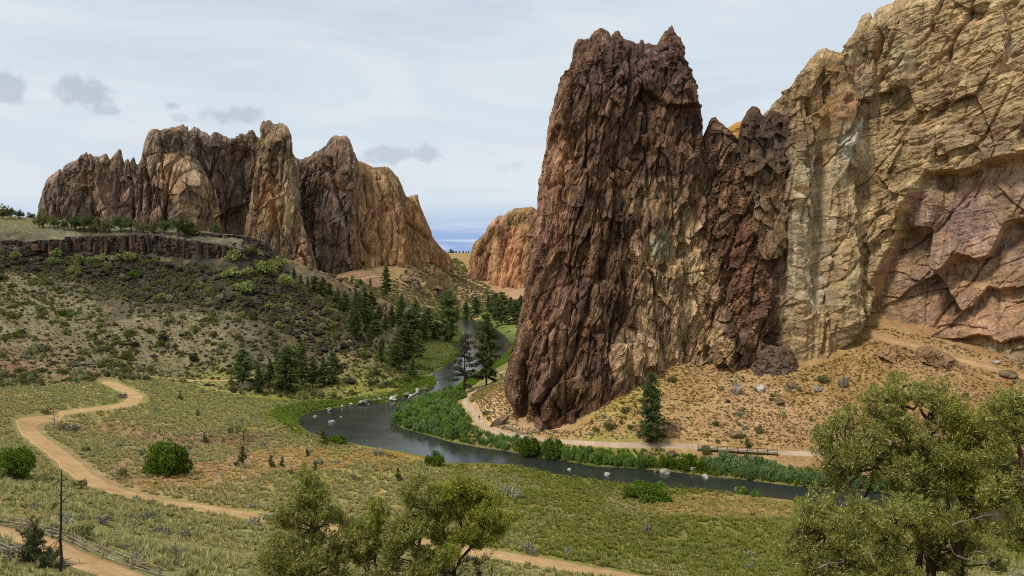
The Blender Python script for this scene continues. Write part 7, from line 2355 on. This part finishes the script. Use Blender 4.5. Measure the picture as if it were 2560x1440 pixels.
def boardwalk():
    a, b = at_z(1745, 1117, 5.0), at_z(1944, 1131, 5.0)
    for q in (a, b):
        q[2] = smooth_z(q[0], q[1]) + .12
    L = np.linalg.norm(b - a)
    u = (b - a) / L
    v = np.array([u[1], -u[0], 0.0])        # towards the river
    e = bpy.data.objects.new('boardwalk', None)
    COL.objects.link(e)
    e.location = a
    ang = math.atan2(u[1], u[0])
    slope = math.asin(u[2])
    n = 60
    for k in range(n):
        if k == 0:
            g = Geo()
            g.box((0, 0, 0), (L / n * .9, 2.0, .08))
            me = g.mesh('plank')
            me.materials.append(M_PLANK)
        o = add('plank', me, None, e)
        o.location = u * (k + .5) * L / n + np.array([0, 0, .12])
        o.rotation_euler = (0, -slope, ang)
    for s in (-.8, .8):
        g = Geo()
        g.box((0, 0, 0), (L, .16, .3))
        o = add('beam', g.mesh('beam'), M_RUST, e)
        o.location = u * L / 2 + v * s + np.array([0, 0, -.08])
        o.rotation_euler = (0, -slope, ang)
    g = Geo()
    g.box((0, 0, 0), (.17, .17, 1.9))
    pm = g.mesh('post')
    pm.materials.append(M_RUST)
    for k in range(9):
        o = add('post', pm, None, e)
        o.location = u * (k * L / 8) + v * 1.02 + np.array([0, 0, .45])
        o.rotation_euler[2] = ang
    for z in (.55, .95, 1.32):
        g = Geo()
        g.box((0, 0, 0), (L, .09, .11))
        o = add('rail', g.mesh('rail'), M_RUST, e)
        o.location = u * L / 2 + v * 1.13 + np.array([0, 0, z])
        o.rotation_euler = (0, -slope, ang)
    tag(e, 'wooden boardwalk with dark post and rail side on the river trail', 'boardwalk')


boardwalk()

# ------------------------------------------------------------------ walkers
def person_mat(name, top, legs):
    m, t, b, out = principled(name, .8, .2)
    z = t.n('ShaderNodeSeparateXYZ', {0: t.n('ShaderNodeTexCoord').outputs['Object']}).outputs['Z']
    c = t.mix(t.ramp(z, .86, .88), legs, top)
    c = t.mix(t.ramp(z, 1.47, 1.49), c, lin(186, 140, 112))
    c = t.mix(t.ramp(z, 1.66, 1.68), c, lin(46, 36, 30))
    c = t.mix(t.ramp(z, .10, .09), c, lin(40, 36, 34))
    t.t.links.new(c, b.inputs['Base Color'])
    return m


def person(p, face, top, legs, label, pack=True):
    J = {'pelvis': (0, 0, .95), 'waist': (0, 0, 1.1), 'chest': (0, 0.01, 1.33), 'neck': (0, 0.02, 1.5), 'head': (0, .04, 1.62), 'crown': (0, .03, 1.74), 'nose': (0, .11, 1.61),
         'hl': (-.09, 0, .92), 'kl': (-.1, .16, .52), 'al': (-.1, .1, .1), 'tl': (-.1, .26, .06), 'hr': (.09, 0, .92), 'kr': (.1, -.06, .5), 'ar': (.1, -.28, .12), 'tr': (.1, -.14, .04),
         'sl': (-.19, 0, 1.42), 'el': (-.24, -.1, 1.14), 'wl': (-.22, .06, .93), 'fl': (-.21, .1, .84), 'sr': (.19, 0, 1.42), 'er': (.24, .02, 1.14), 'wr': (.23, .18, .98), 'fr': (.22, .24, .92),
         'ul': (-.19, .13, .88), 'ur': (.2, .23, .99)}
    R = {'pelvis': .16, 'waist': .14, 'chest': .17, 'neck': .06, 'head': .1, 'crown': .07, 'nose': .03, 'hl': .1, 'kl': .07, 'al': .05, 'tl': .04, 'hr': .1, 'kr': .07, 'ar': .05, 'tr': .04,
         'sl': .07, 'el': .05, 'wl': .036, 'fl': .025, 'sr': .07, 'er': .05, 'wr': .036, 'fr': .025, 'ul': .012, 'ur': .012}
    E = [('pelvis', 'waist'), ('waist', 'chest'), ('chest', 'neck'), ('neck', 'head'), ('head', 'crown'), ('head', 'nose'), ('pelvis', 'hl'), ('hl', 'kl'), ('kl', 'al'), ('al', 'tl'), ('pelvis', 'hr'), ('hr', 'kr'), ('kr', 'ar'), ('ar', 'tr'),
         ('chest', 'sl'), ('sl', 'el'), ('el', 'wl'), ('wl', 'fl'), ('chest', 'sr'), ('sr', 'er'), ('er', 'wr'), ('wr', 'fr'), ('wl', 'ul'), ('wr', 'ur')]
    names = list(J)
    me = bpy.data.meshes.new('person')
    me.from_pydata([J[n] for n in names], [(names.index(a), names.index(b)) for a, b in E], [])
    o = add('person', me)
    sk = o.modifiers.new('skin', 'SKIN')
    for n, sv in zip(names, me.skin_vertices[0].data):
        sv.radius = (R[n], R[n] * (.8 if n in ('pelvis', 'waist', 'chest') else 1))
        sv.use_root = n == 'pelvis'
    o.modifiers.new('sub', 'SUBSURF').levels = 1
    me.materials.append(person_mat('clothes', top, legs))
    o.location = p
    o.rotation_euler[2] = face
    if pack:
        bm = bmesh.new()
        bmesh.ops.create_cube(bm, size=1)
        bmesh.ops.scale(bm, vec=(.3, .18, .46), verts=bm.verts)
        bmesh.ops.bevel(bm, geom=bm.edges[:], offset=.06, segments=2, affect='EDGES')
        pm = bpy.data.meshes.new('backpack')
        bm.to_mesh(pm)
        bm.free()
        b = add('backpack', pm, plain_mat('pack_cloth', lin(34, 34, 40), lin(56, 54, 60)), o)
        b.location = (0, -.24, 1.3)
    return tag(o, label, 'person')


TL = resample(TRAIL_C, 600)


def on_trail(px, line):
    q = 1280 + line[:, 0] / line[:, 1] * FPX
    k = np.argmin(np.abs(q - px) + (line[:, 1] > 300) * 50)
    return line[k], line[min(k + 3, len(line) - 1)] - line[k]


q, dv = on_trail(1197, TL)
person((q[0], q[1], land(q[0], q[1])[0] + .1), math.atan2(dv[1], dv[0]) - math.pi / 2 + math.pi, lin(36, 34, 38), lin(44, 44, 54), 'lone walker in dark clothes on the river trail')
fa = resample(FAR_A, 300)
for px, c, lb in ((1139, (60, 60, 84), 'walker in blue on the far valley trail'), (1145, (120, 84, 70), 'second walker in red brown on the far valley trail')):
    q = fa[np.argmin(np.abs(1280 + fa[:, 0] / fa[:, 1] * FPX - px))]
    person((q[0], q[1], land(q[0], q[1])[0] + .5), 1.2, lin(*c), lin(54, 50, 50), lb, False)


# ------------------------------------------------------------------ things that look alike are told apart by their order in view
ORD = 'first second third fourth fifth sixth seventh eighth ninth tenth eleventh twelfth thirteenth fourteenth fifteenth sixteenth seventeenth eighteenth nineteenth twentieth'.split()
TENS = {2: 'twenty', 3: 'thirty', 4: 'forty', 5: 'fifty'}
for t_ in (2, 3, 4, 5):
    ORD += [TENS[t_] + '-' + w_ for w_ in ORD[:9]] + ([TENS[t_ + 1][:-1] + 'ieth'] if t_ < 5 else [])
by = {}
for o in COL.objects:
    if o.parent is None and o.get('label'):
        by.setdefault(o['label'], []).append(o)
for lb, os_ in by.items():
    if 1 < len(os_) <= len(ORD) and len(lb.split()) <= 12:
        os_.sort(key=lambda o: o.location.x / max(o.location.y, 1))
        for i, o in enumerate(os_):
            o['label'] = lb + ', ' + ORD[i] + ' from the left'
